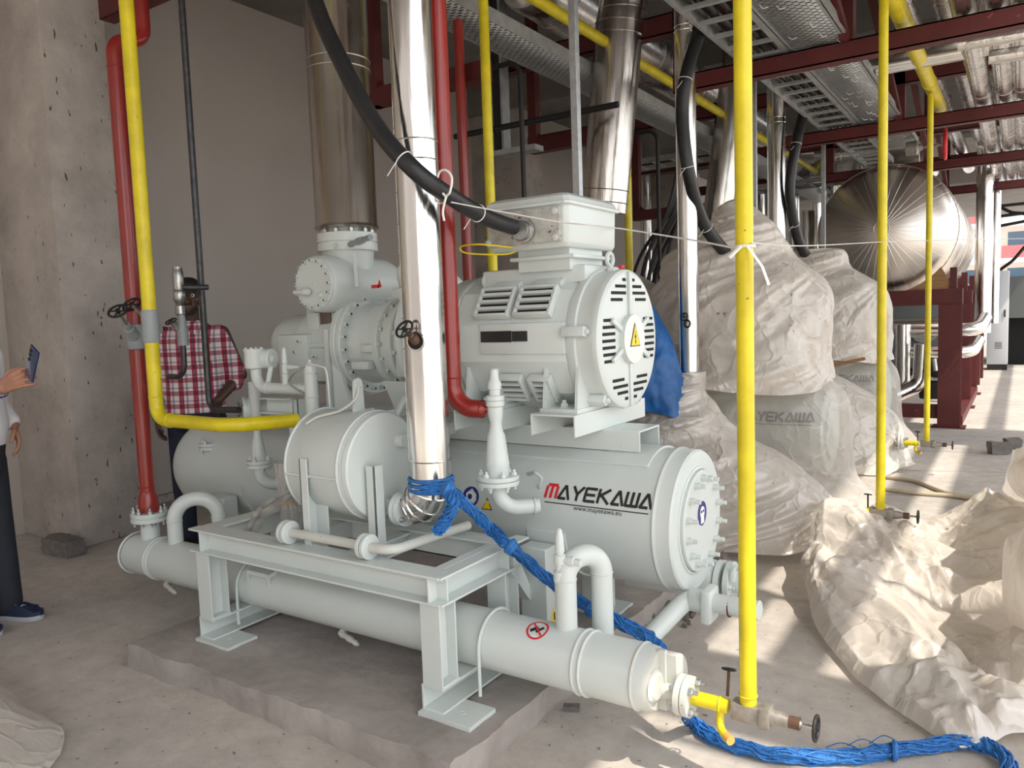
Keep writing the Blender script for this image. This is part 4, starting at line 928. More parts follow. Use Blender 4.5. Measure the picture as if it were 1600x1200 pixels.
mb = MB(); a = math.radians(215); mb.tube([(PX+math.cos(a)*(R_+.0005), PY+math.sin(a)*(R_+.0005), z) for z in (.92, 3.9)], .0022, 6); mb.build('lap_seam', M['cladv'], A)
# cut-out with valve stem and handwheel
hp = at(646, 533, Y=PY-.07); hd = V((.0, -.80, .58)).normalized(); hn = V((.25,-.95,0)).normalized()
hc = V((PX, PY, hp.z))+hn*(R_-.006)
mb = MB(); mb.lathe(hc+hn*-.004, hn, [(0,.032),(.011,.032)], 24); mb.build('cut_out', M['dark'], A)
mb = MB(); mb.torus(hc+hn*.005, hn, .033, .004, 24, 6); mb.build('cut_out_rim', M['cladv'], A)
mb = MB(); mb.lathe(hc, hd, [(0,.019),(.03,.017),(.031,.012),(.045,.011),(.046,.006),(.075,.006)], 14); mb.build('valve_bonnet', M['rust'], A)
handwheel(A, hc+hd*.078, hd, .034)

# red and yellow lines
def pipe(name, pts, r, m_, label, fil=.08, rings=(), cat_='pipe', n=24, group=None):
    mb = MB(); P_ = fillet(pts, fil, 10); mb.tube(P_, r, n)
    o = mb.build(name, m_, None)
    tag(o, label, cat_, group)
    for c, d in rings:
        mb = MB(); mb.torus(c, d, r+.0005, .003, n, 6); mb.build('weld_ring', m_, o)
    return o
rx = -3.685
pipe('red_pipe', [(rx, TY, .532), (rx, TY, .60), (rx, TY, 2.83), (rx, TY+.16, 2.90), (rx, TY+.16, 3.6)], .036, M['red'], 'red upright pipe standing on the flange at the left end of the white tube', .07, [((rx, TY, 2.72), (0,0,1)), ((rx,TY,.66),(0,0,1))])
mb = MB(); mb.lathe((rx, TY, .533), (0,0,1), [(0,.05),(.012,.05),(.07,.048),(.10,.037),(.102,.036)], 28); tag(mb.build('red_reducer', M['red']), 'red weld neck on the bolted flange at the far left', 'pipe fitting')
ye = at(247, 655, Y=2.05)
b2 = at(358, 674, Y=2.05); b3 = at(470, 661, Y=2.36)
pipe('yellow_pipe', [(ye.x-.005, 2.05, 3.7), (ye.x-.005, 2.05, 1.035), (b2.x, 2.05, 1.03), (b3.x, 2.34, 1.02)], .031, M['yellow'], 'bent yellow pipe coming down on the left and turning towards the drum', [.07, .12], [((ye.x-.005, 2.05, 1.14), (0,0,1)), ((ye.x+.10, 2.05, 1.034), (1,0,0))])
yx = ye.x-.005
# grey angle valves with two black handwheels
A = thing('angle_valve', (yx-.1, 2.1, 1.3), 'grey angle valve pair with two black handwheels beside the bent yellow pipe', 'valve')
cz_ = at(234, 510, Y=2.05).z
mb = MB(); mb.lathe((yx, 2.05, cz_-.075), (0,0,1), [(0,.034),(.01,.038),(.14,.038),(.15,.034)], 24); mb.build('sleeve', M['grey'], A)
c0 = at(215, 530, Y=2.1)
mb = MB(); mb.lathe((rx+.02, TY-.01, c0.z-.05), (0,0,1), [(0,.036),(.01,.043),(.09,.043),(.12,.037)], 20); mb.build('valve_body', M['grey'], A)
for (hx_, hy_), yy in (((184, 486), 2.02), ((206, 476), 2.12)):
    h_ = at(hx_, hy_, Y=yy); b_ = V((rx+.03, TY-.02, h_.z-.13)) if yy < 2.1 else V((yx-.05, 2.1, h_.z-.12))
    d = (h_-b_).normalized(); mb = MB(); mb.lathe(b_, d, [(-.02,.03),(.03,.032),(.05,.028),(.08,.026),(.083,.018),(.11,.016)], 18); mb.build('bonnet', M['grey'], A)
    mb = MB(); mb.cyl(b_+d*.1, h_, .007, n=10); mb.build('spindle', M['steel_dirty'], A)
    handwheel(A, h_, (d+V((0,-.2,.5))).normalized(), .042)
# relief valve
A = thing('relief_valve', (-3.55, 2.35, 1.2), 'chrome relief valve on a grey stop valve with a small black handwheel', 'valve')
rv = at(279, 450, Y=2.35); X_ = rv.x
zt = at(278, 425, Y=2.35).z; z1 = at(281, 475, Y=2.35).z; z2 = at(283, 498, Y=2.35).z; z3 = at(286, 540, Y=2.35).z; z4 = at(252, 588, Y=2.35).z
mb = MB(); mb.lathe((X_, 2.35, z1-.06), (0,0,1), [(0,.014),(.01,.024),(.05,.024),(.06,.016),(.08,.03),(.12,.031),(.13,.024),(.14,.027),(.22,.027),(.225,.024),(.245,.022)], 20); mb.build('relief_body', M['steel'], A)
mb = MB(); mb.lathe((X_+.005, 2.35, z3), (0,0,1), [(0,.028),(.08,.028),(.10,.022),(.13,.022),(z2-z3+.02,.016)], 18); mb.build('stop_valve_body', M['grey'], A)
mb = MB(); mb.tube(fillet([(X_+.005, 2.35, z3+.01), (X_+.0, 2.35, z4), (X_-.14, 2.35, z4)], .07, 8), .014, 14); mb.build('steel_branch', M['darksteel'], A)
h_ = at(267, 502, Y=2.29); mb = MB(); mb.cyl((X_, 2.345, z3+.06), h_, .012, n=12); mb.build('spindle', M['steel_dirty'], A); handwheel(A, h_, (h_-V((X_, 2.345, z3+.06))).normalized()+V((0,0,.3)), .027)
mb = MB(); mb.tube([(X_, 2.35, z1+.085), (at(318, 455, Y=2.42).x, 2.45, z1+.08)], .014, 14); mb.build('outlet_pipe', M['darksteel'], A)
# dark steel line into the blind flange
fl = at(378, 641, Y=2.5); db = at(330, 620, Y=2.5)
pipe('dark_steel_pipe', [(db.x-.02, 2.5, 3.9), (db.x-.02, 2.5, fl.z-.005), (fl.x-.02, 2.5, fl.z)], .017, M['darksteel'], 'thin dark steel pipe in front of the man, bending towards a bolted flange', .06, n=16)
A = thing('blind_flange', (fl.x, 2.5, fl.z-.07), 'round white flange with four bolts at the end of the thin dark pipe', 'flange')
nrm = V((-.55, -.84, 0)).normalized()
mb = MB(); mb.lathe(fl-nrm*.015, nrm, [(-.03,.068),(-.012,.068),(-.0119,.063),(-.006,.063),(-.0059,.068),(.012,.068)], 36); mb.build('disc', PT, A)
bolts_on(A, fl-nrm*.003, nrm, .047, 4, .0125, M['steel'], a0=.7)
mb = MB(); mb.cyl(fl-nrm*.02, fl-nrm*.22, .035, n=20); mb.build('neck', PT, A)

# white valve train left of the drum
A = thing('oil_line_assembly', (-2.9, 2.4, .8), 'white pipe manifold with a bolted strainer pot and spindle valve, left of the drum', 'pipework')
yy = 2.4
def atp(px, py, y=yy): return at(px, py, Y=y)
s0 = atp(398, 575); sx = s0.x
mb = MB(); mb.lathe((sx, yy, s0.z-.005), (0,0,1), [(0,.038),(.006,.046),(.085,.046),(.0851,.049),(.097,.049)], 32); mb.build('strainer_pot', PT, A)
for k in range(4): 
    a = k*math.pi/2+.6; mb = MB(); mb.bolt((sx+math.cos(a)*.036, yy+math.sin(a)*.036, s0.z+.092), (0,0,1), .008, .007, 0); mb.build('bolt', PT, A)
e1 = atp(440, 607); tx = atp(486, 600).x
mb = MB(); mb.tube(fillet([(sx+.006, yy, s0.z), (sx+.01, yy, e1.z), (tx, yy, e1.z)], .065, 10), .026, 22)
mb.torus((sx+.09, yy, e1.z), (1,0,0), .0265, .003, 20, 6); mb.torus((tx-.06, yy, e1.z), (1,0,0), .0265, .003, 20, 6); mb.build('header', PT, A)
et = atp(487, 572).z; eb = atp(496, 668).z
mb = MB(); mb.tube(fillet([(tx, yy, et), (tx, yy, eb-.03), (DX0+.02, DY+.05, eb-.06)], .07, 10), .030, 24)
for z in (et-.03, (et+eb)/2, eb+.03): mb.torus((tx, yy, z), (0,0,1), .031, .003, 22, 6)
mb.lathe((tx, yy, et-.002), (0,0,1), [(0,.03),(.006,.028),(.007,.014),(.018,.014),(.019,.008),(.032,.007)], 14)
mb.build('riser', PT, A)
cv = atp(428, 560, 2.46); mb = MB(); mb.lathe((cv.x-.05, 2.44, cv.z), (1,.25,0), [(-.05,.018),(.0,.02),(.0001,.044),(.004,.048),(.05,.048),(.054,.044),(.0541,.02),(.07,.02)], 32); mb.build('check_valve', PT, A)
mb = MB(); mb.cyl((cv.x, 2.44, cv.z-.04), (cv.x, 2.41, e1.z), .013, n=12); mb.build('stub', PT, A)
sv = atp(447, 600); mb = MB(); mb.lathe((sv.x, yy, e1.z+.015), (0,0,1), [(0,.017),(.055,.017),(.056,.013),(.058,.017),(.10,.016),(.101,.011),(.105,.014),(.135,.013),(.175,.008),(.178,.003)], 14); mb.lathe((sv.x, yy, e1.z+.10), (1,.1,.0), [(0,.01),(.03,.014),(.055,.010),(.09,.006)], 12); mb.build('spindle_valve', PT, A)
# tubing loop
q1 = atp(500, 574, 2.36); mb = MB(); mb.tube(bez([(tx+.02, 2.38, et+.01), (q1.x, 2.36, q1.z+.005), (q1.x+.05, 2.35, q1.z-.02), (q1.x+.06, 2.35, q1.z-.18), (q1.x+.075, 2.34, q1.z-.27)], 8), .004, 8); mb.build('capillary', M['white'], A)
mb = MB(); mb.tube(bez([(tx, 2.37, et+.0), (tx-.05, 2.35, et-.03), (tx-.09, 2.35, et-.07), (tx-.06, 2.36, et-.1), (tx-.02, 2.37, et-.12)], 8), .0045, 8); mb.build('capillary', M['steel'], A)
# bracket and post
mb = MB(); q = atp(410, 625, 2.43); ibeam_x(mb, q.x, q.x+.18, 2.46, q.z+.012, h=.075, w=.05, th=.006); mb.build('bracket', PT, A, bevel=.001)
mb = MB(); q = atp(458, 640, 2.47); mb.span((q.x-.03, 2.465, .56), (q.x+.04, 2.47, q.z+.05)); mb.span((q.x+.034, 2.465, .56), (q.x+.04, 2.53, q.z+.05)); mb.build('post', PT, A, bevel=.001)
# valve with lower flange + elbow into vessel
A = thing('safety_valve', (-3.2, 2.5, .7), 'white cone valve with bolted flange in front of the vessel end, below the yellow bend', 'valve')
def cone_valve(A, X_, Y_, zf, ztop, end, rf=.062, nb=4, body=((0,.04),(.03,.04),(.12,.022)), top=None):
    mb = MB(); mb.lathe((X_, Y_, zf-.018), (0,0,1), [(0,rf),(.016,rf),(.0161,rf-.008),(.020,rf-.008),(.0201,rf),(.036,rf)], 36); mb.build('flange', PT, A, bevel=.001)
    bolts_on(A, (X_, Y_, zf+.018), (0,0,1), rf*.78, nb, .011, PT, a0=.4); bolts_on(A, (X_, Y_, zf-.018), (0,0,-1), rf*.78, nb, .011, PT, a0=.4)
    mb = MB(); mb.lathe((X_, Y_, zf+.016), (0,0,1), body, 24); mb.build('valve_body', PT, A)
    mb = MB(); e = V(end); b = .55*(zf-e.z)
    mb.tube(fillet([(X_, Y_, zf-.015), (X_, Y_, e.z), e], .075, 12), .030, 22); d = (e-V((X_,Y_,e.z))).normalized(); mb.torus(e-d*.02, d, .032, .004, 22, 6); mb.build('elbow', PT, A)
q = at(405, 724, Y=2.5)
cone_valve(A, q.x, 2.5, q.z, 0, (q.x+.06, 2.64, q.z-.115), body=((0,.036),(.02,.038),(.045,.036),(.12,.022),(.14,.017),(.16,.02),(.19,.02),(.20,.026),(.30,.026),(.33,.03),(.40,.03)))
A = thing('capped_nozzle', (-3.8, 2.7, .6), 'white elbow nozzle with bolted cap on the domed left end of the vessel', 'nozzle')
q = at(327, 697, Y=2.66)
cone_valve(A, q.x, 2.66, q.z, 0, (q.x+.14, 2.72, q.z-.13), rf=.056, body=((0,.05),(.002,.03)))
mb = MB(); mb.prism([V((q.x+.05, 2.66, q.z+.003)), V((q.x+.2, 2.70, q.z+.035)), V((q.x+.22, 2.72, q.z+.02)), V((q.x+.17, 2.72, q.z-.04)), V((q.x+.19,2.71,q.z+.02))], (0,.004,0)); mb.build('lever_bracket', PT, A)
# centre safety valve in front of the vessel
A = thing('safety_valve', (-1.66, 2.4, .7), 'tall white conical valve on a bolted flange left of the maker logo', 'valve')
q = at(778, 749, Y=2.41); X_ = q.x; zf = q.z
za = at(775, 640, Y=2.41).z-zf-.016; zb = at(775, 570, Y=2.41).z-zf-.016
cone_valve(A, X_, 2.41, zf, 0, (X_+.115, 2.52, zf-.115), rf=.083, nb=6, body=((0,.046),(.04,.046),(.045,.048),(.06,.045),(za*.62,.034),(za*.66,.028),(za*.8,.022),(za*.85,.026),(za-.01,.03),(za+.01,.03),(za+.011,.02)))
mb = MB(); mb.lathe((X_, 2.41, zf+.02+za), (0,0,1), [(0,.022),(.012,.036),(.03,.036),(.031,.032),(.033,.036),(.05,.036),(.051,.022),(.075,.022),(.076,.027),(.10,.026),(.11,.019),(.15,.014),(.155,.005)], 18); mb.build('bonnet', PT, A)
vz = zf+.016+za
ry = 2.40; rtop = at(677, 0, Y=ry); rxx = (at(677,0,Y=ry).x+at(708,500,Y=ry).x)/2
pipe('red_pipe', [(rxx, ry, 4.2), (rxx, ry, vz+.0), (X_-.06, 2.41, vz+.0)], .036, M['red'], 'bright red pipe dropping behind the slim clad upright and bending to the conical valve', .095, [((rxx, ry, vz+.12), (0,0,1))])
mb = MB(); mb.lathe((X_-.075, 2.41, vz), (1,0,0), [(-.02,.037),(.01,.034),(.03,.02),(.035,.014),(.06,.014)], 24); tag(mb.build('red_reducer', M['red']), 'red reducer joining the conical white valve', 'pipe fitting')
# conduit upright on the terminal box
mb = MB(); q = at(900, 290, Y=3.2); mb.span((q.x-.017, 3.2, 1.95), (q.x+.017, 3.235, 3.7)); tag(mb.build('cable_post', M['zinc'], bevel=.001), 'thin galvanised strut standing behind the motor terminal box', 'strut')
# pipework at the right end behind the tube
A = thing('drain_pipe', (-1.0, 2.7, 0), 'white pipe with a square clamp running below the logo vessel end', 'pipe')
a = at(1010, 985, Y=2.43); b = at(1068, 940, Y=2.72); c = at(1165, 930, X=b.x+.2)
mb = MB(); mb.tube(fillet([V((-1.19, TY+.13, .31)), V((-1.19,TY+.13,.25)), V((-1.17, 2.45, .2)), V((b.x, 2.76, b.z)), V((b.x+.28, 2.74, b.z+.01))], .05, 8), .036, 20); mb.build('tube', PT, A)
mb = MB(); mb.lathe((b.x+.01, 2.757, b.z), (1,0,0), [(0,.037),(.01,.044),(.075,.044),(.085,.03)], 24); mb.build('coupling', PT, A)
mb = MB(); mb.span((b.x+.07, 2.70, b.z-.07), (b.x+.11, 2.81, b.z+.06), bev=.012); mb.build('clamp', PT, A)
mb = MB(); mb.torus((b.x+.17, 2.75, b.z+.002), (1,0,0), .0375, .003, 20, 6); mb.build('joint_ring', M['dred'], A)
A = thing('level_valve', (-.95, 3.0, .3), 'white flanged end with bolts just below and behind the vessel cover', 'flange')
for i, x in enumerate((-1.06, -1.03, -.99)):
    mb = MB(); mb.lathe((x, 3.05, .335), (1,0,0), [(0,.085 if i else .08),(.022,.085 if i else .07)], 36); mb.build('flange', PT, A)
bolts_on(A, (-.968, 3.05, .335), (1,0,0), .066, 8, .012, PT)
mb = MB(); mb.lathe((-.96, 3.0, .36), (.2,-.1,1), [(0,.014),(.04,.016),(.05,.01),(.07,.012)], 10); mb.build('spindle_valve', PT, A)
mb = MB(); mb.cyl((-.97, 3.05, .335), (-.93, 3.05, .335), .04, n=20); mb.build('hub', PT, A)
# ------------------------------------------------------------------ overhead steel rack
def red_member(name, a, b, label, group=None, cat_='steel beam'):
    mb = MB(); mb.span(a, b); return tag(mb.build(name, M['dred'], bevel=.003), label, cat_, group)
def hbeam_x(name, x0, x1, y, z0, h, w, label, group=None):
    mb = MB(); mb.span((x0, y-w/2, z0), (x1, y+w/2, z0+.009)); mb.span((x0, y-w/2, z0+h-.009), (x1, y+w/2, z0+h)); mb.span((x0, y-.004, z0+.008), (x1, y+.004, z0+h-.008))
    mb.span((x0, y-w/2, z0), (x1, y-w/2+.006, z0+h)) if name != 'x' else None
    return tag(mb.build(name, M['dred']), label, 'steel beam', group)
YB = (2.87, 5.41, 7.95, 10.49, 13.03)
RBN = {2.87:'the beam over the compressor motor', 5.41:'the nearest visible rack beam', 7.95:'the second visible rack beam', 10.49:'the rack beam above the tank front', 13.03:'the rack beam behind the tank'}
nm = {5.41: 'nearest', 7.95: 'second', 10.49: 'third'}
for y in YB:
    g = None if y in nm else 'rack beams beyond the view'
    hbeam_x('rack_beam', -2.1, .5, y, 2.99, .115, .10, {5.41:'dark red lower rack beam crossing nearest overhead, under the perforated trays', 7.95:'dark red lower rack beam second from the camera, where the yellow drop pipe starts', 10.49:'dark red lower rack beam just above the big round steel tank', 2.87:'dark red rack beam over the white compressor motor', 13.03:'dark red rack beam behind the big round steel tank'}[y])
    hbeam_x('rack_beam', -4.9, .5, y, 3.41, .14, .10, {5.41:'long dark red upper rack beam nearest overhead, behind the tilted clad pipe', 7.95:'long dark red upper rack beam above the yellow drop pipe', 10.49:'long dark red upper rack beam over the big round steel tank', 2.87:'dark red upper rack beam right over the white compressor', 13.03:'dark red upper rack beam behind the big round steel tank'}[y])
    for x in (-.96, -2.05):
        mb = MB(); mb.span((x-.045, y-.05, 3.1), (x+.045, y+.05, 4.4)); tag(mb.build('rack_hanger', M['dred']), 'dark red hanger on '+RBN[y]+(', right of the ladder' if x > -1.5 else ', left of the ladder'), 'hanger')
for i, y in enumerate(YB[:-1]):
    mb = MB(); a = V((-.96, y+.1, 4.0)); b = V((-.96, y+2.48, 3.12)); d = (b-a); mb.box((a+b)/2, (.05, d.length, .06), R=Matrix.Rotation(math.atan2(d.z, d.y), 3, 'X')); tag(mb.build('diagonal_brace', M['dred']), 'dark red diagonal brace sloping down to '+RBN[YB[i+1]], 'brace')
# red bracket frames behind
def bracket(px, py, Y, label):
    q = at(px, py, Y=Y); A = thing('support_frame', (q.x, Y, q.z), label, 'support frame')
    mb = MB(); mb.span((q.x-.04, Y-.04, q.z), (q.x+.04, Y+.04, 4.4)); mb.build('post', M['dred'], A)
    mb = MB(); mb.span((q.x-.02, Y-.05, q.z), (q.x+.9, Y+.05, q.z+.11)); mb.build('arm', M['dred'], A)
    mb = MB(); mb.prism([(q.x+.04, Y, q.z+.11), (q.x+.10, Y, q.z+.11), (q.x+.04, Y, q.z+.17)], (0,.01,0)); mb.build('gusset', M['dred'], A)
bracket(588, 168, 3.9, 'dark red L-shaped support frame between the two clad uprights')
bracket(836, 240, 5.9, 'dark red L-shaped support frame left of the tilted clad pipe')
bracket(996, 345, 8.4, 'dark red L-shaped support frame in the shade behind the thin yellow pipe')

# perforated material
def perf(name, base, sx, sy, hole=.5):
    m = mat(name, base, .45, .6); t = m.node_tree; N = t.nodes; L = t.links; b = N['Principled BSDF']; o = N['Material Output']
    g = N.new('ShaderNodeNewGeometry'); mp = N.new('ShaderNodeMapping'); mp.inputs['Scale'].default_value = (sx, sy, sx); L.new(g.outputs['Position'], mp.inputs[0])
    br = N.new('ShaderNodeTexBrick'); br.offset = .5; br.inputs['Scale'].default_value = 1; br.inputs['Mortar Size'].default_value = .12; br.inputs['Mortar Smooth'].default_value = 0; br.inputs['Brick Width'].default_value = .6; br.inputs['Row Height'].default_value = .5
    L.new(mp.outputs[0], br.inputs[0])
    tp = N.new('ShaderNodeBsdfTransparent'); x = N.new('ShaderNodeMixShader'); L.new(br.outputs['Fac'], x.inputs[0]); L.new(tp.outputs[0], x.inputs[1]); L.new(b.outputs[0], x.inputs[2]); L.new(x.outputs[0], o.inputs[0])
    return m
M['perf'] = perf('perforated tray sheet', (.42,.43,.43), 10, 18)
def lines(px, py, Z): return at(px, py, Z=Z).x
TZ_ = 3.12
x0 = lines(1247, 173, TZ_); x1 = lines(1300, 152, TZ_)+.0; x2 = lines(1409, 189, TZ_)
# ladder tray
A = thing('cable_ladder', (x0, 6, TZ_), 'galvanised cable ladder with cross rungs overhead, left of the perforated tray', 'cable tray')
for x in (x0, x1-.02):
    mb = MB(); mb.span((x-.012, 2.2, TZ_), (x+.012, 10.4, TZ_+.07)); mb.build('side_rail', M['trayzinc'], A)
for i in range(30):
    y = 2.4+i*.27
    mb = MB(); mb.span((x0, y, TZ_+.002), (x1, y+.035, TZ_+.022)); mb.build('rung', M['trayzinc'], A)
A = thing('cable_tray', (x1, 6, TZ_), 'wide perforated galvanised cable tray overhead with tie ends poking through', 'cable tray')
mb = MB(); mb.face([(x1+.03, 2.2, TZ_+.003), (x2-.02, 2.2, TZ_+.003), (x2-.02, 9.4, TZ_+.003), (x1+.03, 9.4, TZ_+.003)]); mb.build('perforated_sheet', M['perf'], A, solid=.003)
for x in (x1+.012, x2):
    mb = MB(); mb.span((x-.02, 2.2, TZ_), (x+.02, 9.4, TZ_+.012)); mb.span((x-.003, 2.2, TZ_), (x+.003, 9.4, TZ_+.075)); mb.build('side_rail', M['trayzinc'], A)
mb = MB(); random.seed(3)
for i in range(48):
    x = x1+.06+random.random()*(x2-x1-.1); y = 4.2+random.random()*4.6; a = random.uniform(-.5, 1.2)
    mb.tube([(x, y, TZ_), (x+.02*math.cos(a), y+.02*math.sin(a), TZ_-.02), (x+.05*math.cos(a), y+.05*math.sin(a), TZ_-.012)], .0025, 4)
tag(mb.build('cable_tie_ends', M['white'], A), kind='stuff')
# black cables lying on the ladder
for k in range(4):
    mb = MB(); xx = x0+.06+k*.07; mb.tube(bez([(xx+.01*math.sin(j*2+k), 2.2+j*1.2, TZ_+.05) for j in range(7)], 6), .022, 10)
    tag(mb.build('power_cable', M['black']), 'black power cable lying along the overhead cable ladder', 'cable', 'power cables on the ladder')
# second perforated tray deeper in
xa, xb = -2.95, -2.66
A = thing('cable_tray', (xa, 5, 3.22), 'long perforated cable tray running away overhead beside the yellow pipe', 'cable tray')
mb = MB(); mb.face([(xa, 1.9, 3.2), (xb, 1.9, 3.2), (xb, 14, 3.2), (xa, 14, 3.2)]); mb.build('perforated_sheet', M['perf'], A, solid=.003)
for x in (xa, xb): mb = MB(); mb.span((x-.003, 1.9, 3.197), (x+.003, 14, 3.28)); mb.build('side_rail', M['trayzinc'], A)
mb = MB(); mb.tube([(-2.52, 1.8, 3.38), (-2.52, 14, 3.38)], .038, 18); yh = tag(mb.build('yellow_pipe', M['yellow']), 'yellow pipe running away overhead beside the perforated tray, high behind the motor', 'pipe')
yq = at(757, 60, X=-2.52).y; yq2 = at(979, 200, X=-2.52).y
for i, y in enumerate((yq, yq2)):
    z0 = (1.02, 1.0)[i]
    mb = MB(); mb.tube([(-2.52, y, z0), (-2.52, y, 3.37)], .028, 16); tag(mb.build('yellow_pipe', M['yellow']), ('yellow upright dropping behind the motor terminal box, left of the tilted clad pipe', 'yellow upright in the shade between the two tilted clad pipes')[i], 'pipe')
    q = at((722, 945)[i], 200, Y=y+.15)
    if i == 0: mb = MB(); mb.tube([(q.x, y+.15, 1.0), (q.x, y+.15, 4.4)], .030, 16); tag(mb.build('red_pipe', M['red']), 'dark red upright pipe just left of the yellow upright behind the motor', 'pipe')
    # black conduit loop
    a = at((700, 940)[i], (113, 205)[i], Y=y+.5); b = at((790, 1010)[i], (87, 196)[i], Y=y+.5); 
    mb = MB(); c = at((812, 1027)[i], (95, 203)[i], Y=y+.5); mb.tube(fillet([(c.x-1.1, y+.5, c.z), (c.x, y+.5, c.z), (c.x, y+.5, 0)], .09, 8), .016, 10); tag(mb.build('black_conduit', M['matblack']), ('thin black conduit bending down behind the motor terminal box', 'thin black conduit bending down behind the second tilted clad pipe')[i], 'conduit')
r0 = at(727, 208, Y=4.9); r1 = at(905, 178, Y=4.9)
mb = MB(); mb.tube([(r0.x-.1, 4.9, (r0.z+r1.z)/2), (r1.x+.3, 4.9, (r0.z+r1.z)/2)], .022, 10); tag(mb.build('black_rod', M['matblack']), 'horizontal black bar crossing behind the red and yellow uprights', 'bar')
q = at(778, 235, Y=5.2); A = thing('channel_hanger', (q.x, 5.2, q.z), 'grey channel hanging from the soffit behind the yellow upright', 'hanger')
mb = MB(); mb.span((q.x-.07, 5.2, q.z), (q.x-.05, 5.3, 4.2)); mb.span((q.x+.04, 5.2, q.z), (q.x+.06, 5.3, 4.2)); mb.build('channel', M['trayzinc'], A)
mb = MB(); mb.span((q.x-.04, 5.22, q.z), (q.x+.03, 5.28, 4.2)); mb.build('dark_strap', M['matblack'], A)
mb = MB(); mb.span((q.x-.07, 5.19, q.z-.04), (q.x+.35, 5.32, q.z)); mb.build('cross_arm', M['trayzinc'], A)

# ------------------------------------------------------------------ big clad header and tilted suction pipes
A = thing('suction_header', (-3.1, 8, 3.8), 'huge steel-clad header pipe running away high under the soffit', 'pipe')
mb = MB(); mb.lathe((-3.12, 5.0, 3.95), (0,1,0), [(0,.05),(.01,.16),(.05,.22),(.1,.235),(10,.235)], 48); mb.build('cladding', M['cladh'], A)
for y in (5.5, 6.6, 7.2, 8.4, 9.6): mb = MB(); mb.torus((-3.12, y, 3.95), (0,1,0), .236, .004, 40, 6); mb.build('swage_band', M['cladh'], A)
def tilted(px0, py0, Y0, px1, py1, label, r, z2):
    a = at(px0, py0, Y=Y0); b = at(px1, py1, Y=Y0)
    d = (b-a).normalized(); A = thing('suction_pipe', a, label, 'pipe')
    a0 = a-d*.05
    mb = MB(); mb.tube([a0, b], r, 44); mb.build('cladding', M['clad_dimmed'], A)
    mb = MB(); mb.tube([b-d*.03, b+d*.06, b+V((.04,0,.2)), b+V((.05,0,4.385-b.z))], r*1.01, 44); mb.build('elbow_cladding', M['clad_dimmed'], A, ang=12)
    for p, dd in ((b-d*.02, d), (b+d*.06, d), (b+V((.03,0,.14)), (0.1,0,1)), (a0+d*.07, d), (a0+d*.16, d)):
        mb = MB(); mb.torus(p, dd, r*1.015, .0035, 40, 6); mb.build('swage_band', M['clad_dimmed'], A)
tilted(944, 322, 5.3, 962+5, 52, 'big tilted steel-clad pipe rising right behind the motor terminal box', .172, 4.2)
tilted(1120, 350, 7.85, 1148, 130, 'second tilted steel-clad pipe, just left of the nearest tall yellow pipe', .150, 4.3)
def slim(px, pyt, pyb, Y, label, r, z1):
    q = at(px, pyb, Y=Y); A = thing('discharge_pipe', q, label, 'pipe')
    zt = z1
    mb = MB(); mb.cyl((q.x, Y, q.z-.25), (q.x, Y, zt), r, n=36); mb.build('cladding', M['cladv'], A)
    for z in (at(px, (pyt+40), Y=Y).z, at(px, pyt+48, Y=Y).z): mb = MB(); mb.torus((q.x, Y, z), (0,0,1), r+.001, .003, 32, 6); mb.build('swage_band', M['cladv'], A)
    a = math.radians(225); mb = MB(); mb.tube([(q.x+math.cos(a)*r, Y+math.sin(a)*r, z) for z in (q.z, zt)], .003, 6); mb.build('lap_seam', M['cladv'], A)
    return q, A
q2, A2 = slim(1078, 0, 612, 4.77, 'slim steel-clad upright whose foot is wrapped in plastic', .064, 4.38)
hw = at(1069, 495, Y=4.69); handwheel(A2, hw, (-.3,-1,.2), .024); mb = MB(); mb.torus(hw+V((.02,0,-.045)), (-.3,-1,.1), .022, .006, 20, 6); mb.build('shackle', M['matblack'], A2)
q3, A3 = slim(1214, 145, 420, 7.3, 'slim steel-clad upright behind the tall yellow pipe, beside the black cable', .080, 4.38)
for (px, py, Y, z1, lb) in ((1178, 330, 5.72, 3.9, 'thin galvanised strut just right of the nearest tall yellow pipe'), (1286, 405, 8.2, 3.05, 'thin galvanised strut entering the top of the farther plastic wrap')):
    q = at(px, py, Y=Y); mb = MB(); mb.span((q.x-.018, Y, q.z-.2), (q.x+.018, Y+.03, z1)); tag(mb.build('cable_post', M['zinc']), lb, 'strut')

# ------------------------------------------------------------------ pipes lying on the rack, running away
def rackpipe(px, py, Yref, z, r, m_, label, y0=2.6, y1=13.5, rings=True):
    q = at(px, py, Y=Yref); A = thing('rack_pipe', (q.x, 8, z-r), label, 'pipe')
    mb = MB(); mb.tube([(q.x, y0, z), (q.x, y1, z)], r, 28); mb.build('cladding', m_, A)
    if rings:
        for k in range(9): mb = MB(); mb.torus((q.x, 3.6+k*1.0+r, z), (0,1,0), r+.001, .0032, 28, 6); mb.build('swage_band', m_, A)
    mb = MB(); a = math.radians(-120); mb.tube([(q.x+math.cos(a)*r, y, z+math.sin(a)*r) for y in (y0, y1)], .0035, 6); mb.build('lap_seam', m_, A)
    return q.x
rackpipe(1535, 160, 7.9, 3.19, .072, M['cladh'], 'steel-clad pipe on the lower rack beams, first right of the thick yellow header')
rackpipe(1570, 155, 7.9, 3.185, .068, M['cladh'], 'steel-clad pipe on the lower rack beams, second right of the thick yellow header')
rackpipe(1597, 145, 7.9, 3.18, .062, M['cladh'], 'steel-clad pipe on the lower rack beams, third right of the thick yellow header')
for x, r, lb in ((-.10, .09, 'leftmost'), (.14, .085, 'middle'), (.38, .09, 'rightmost')):
    pass
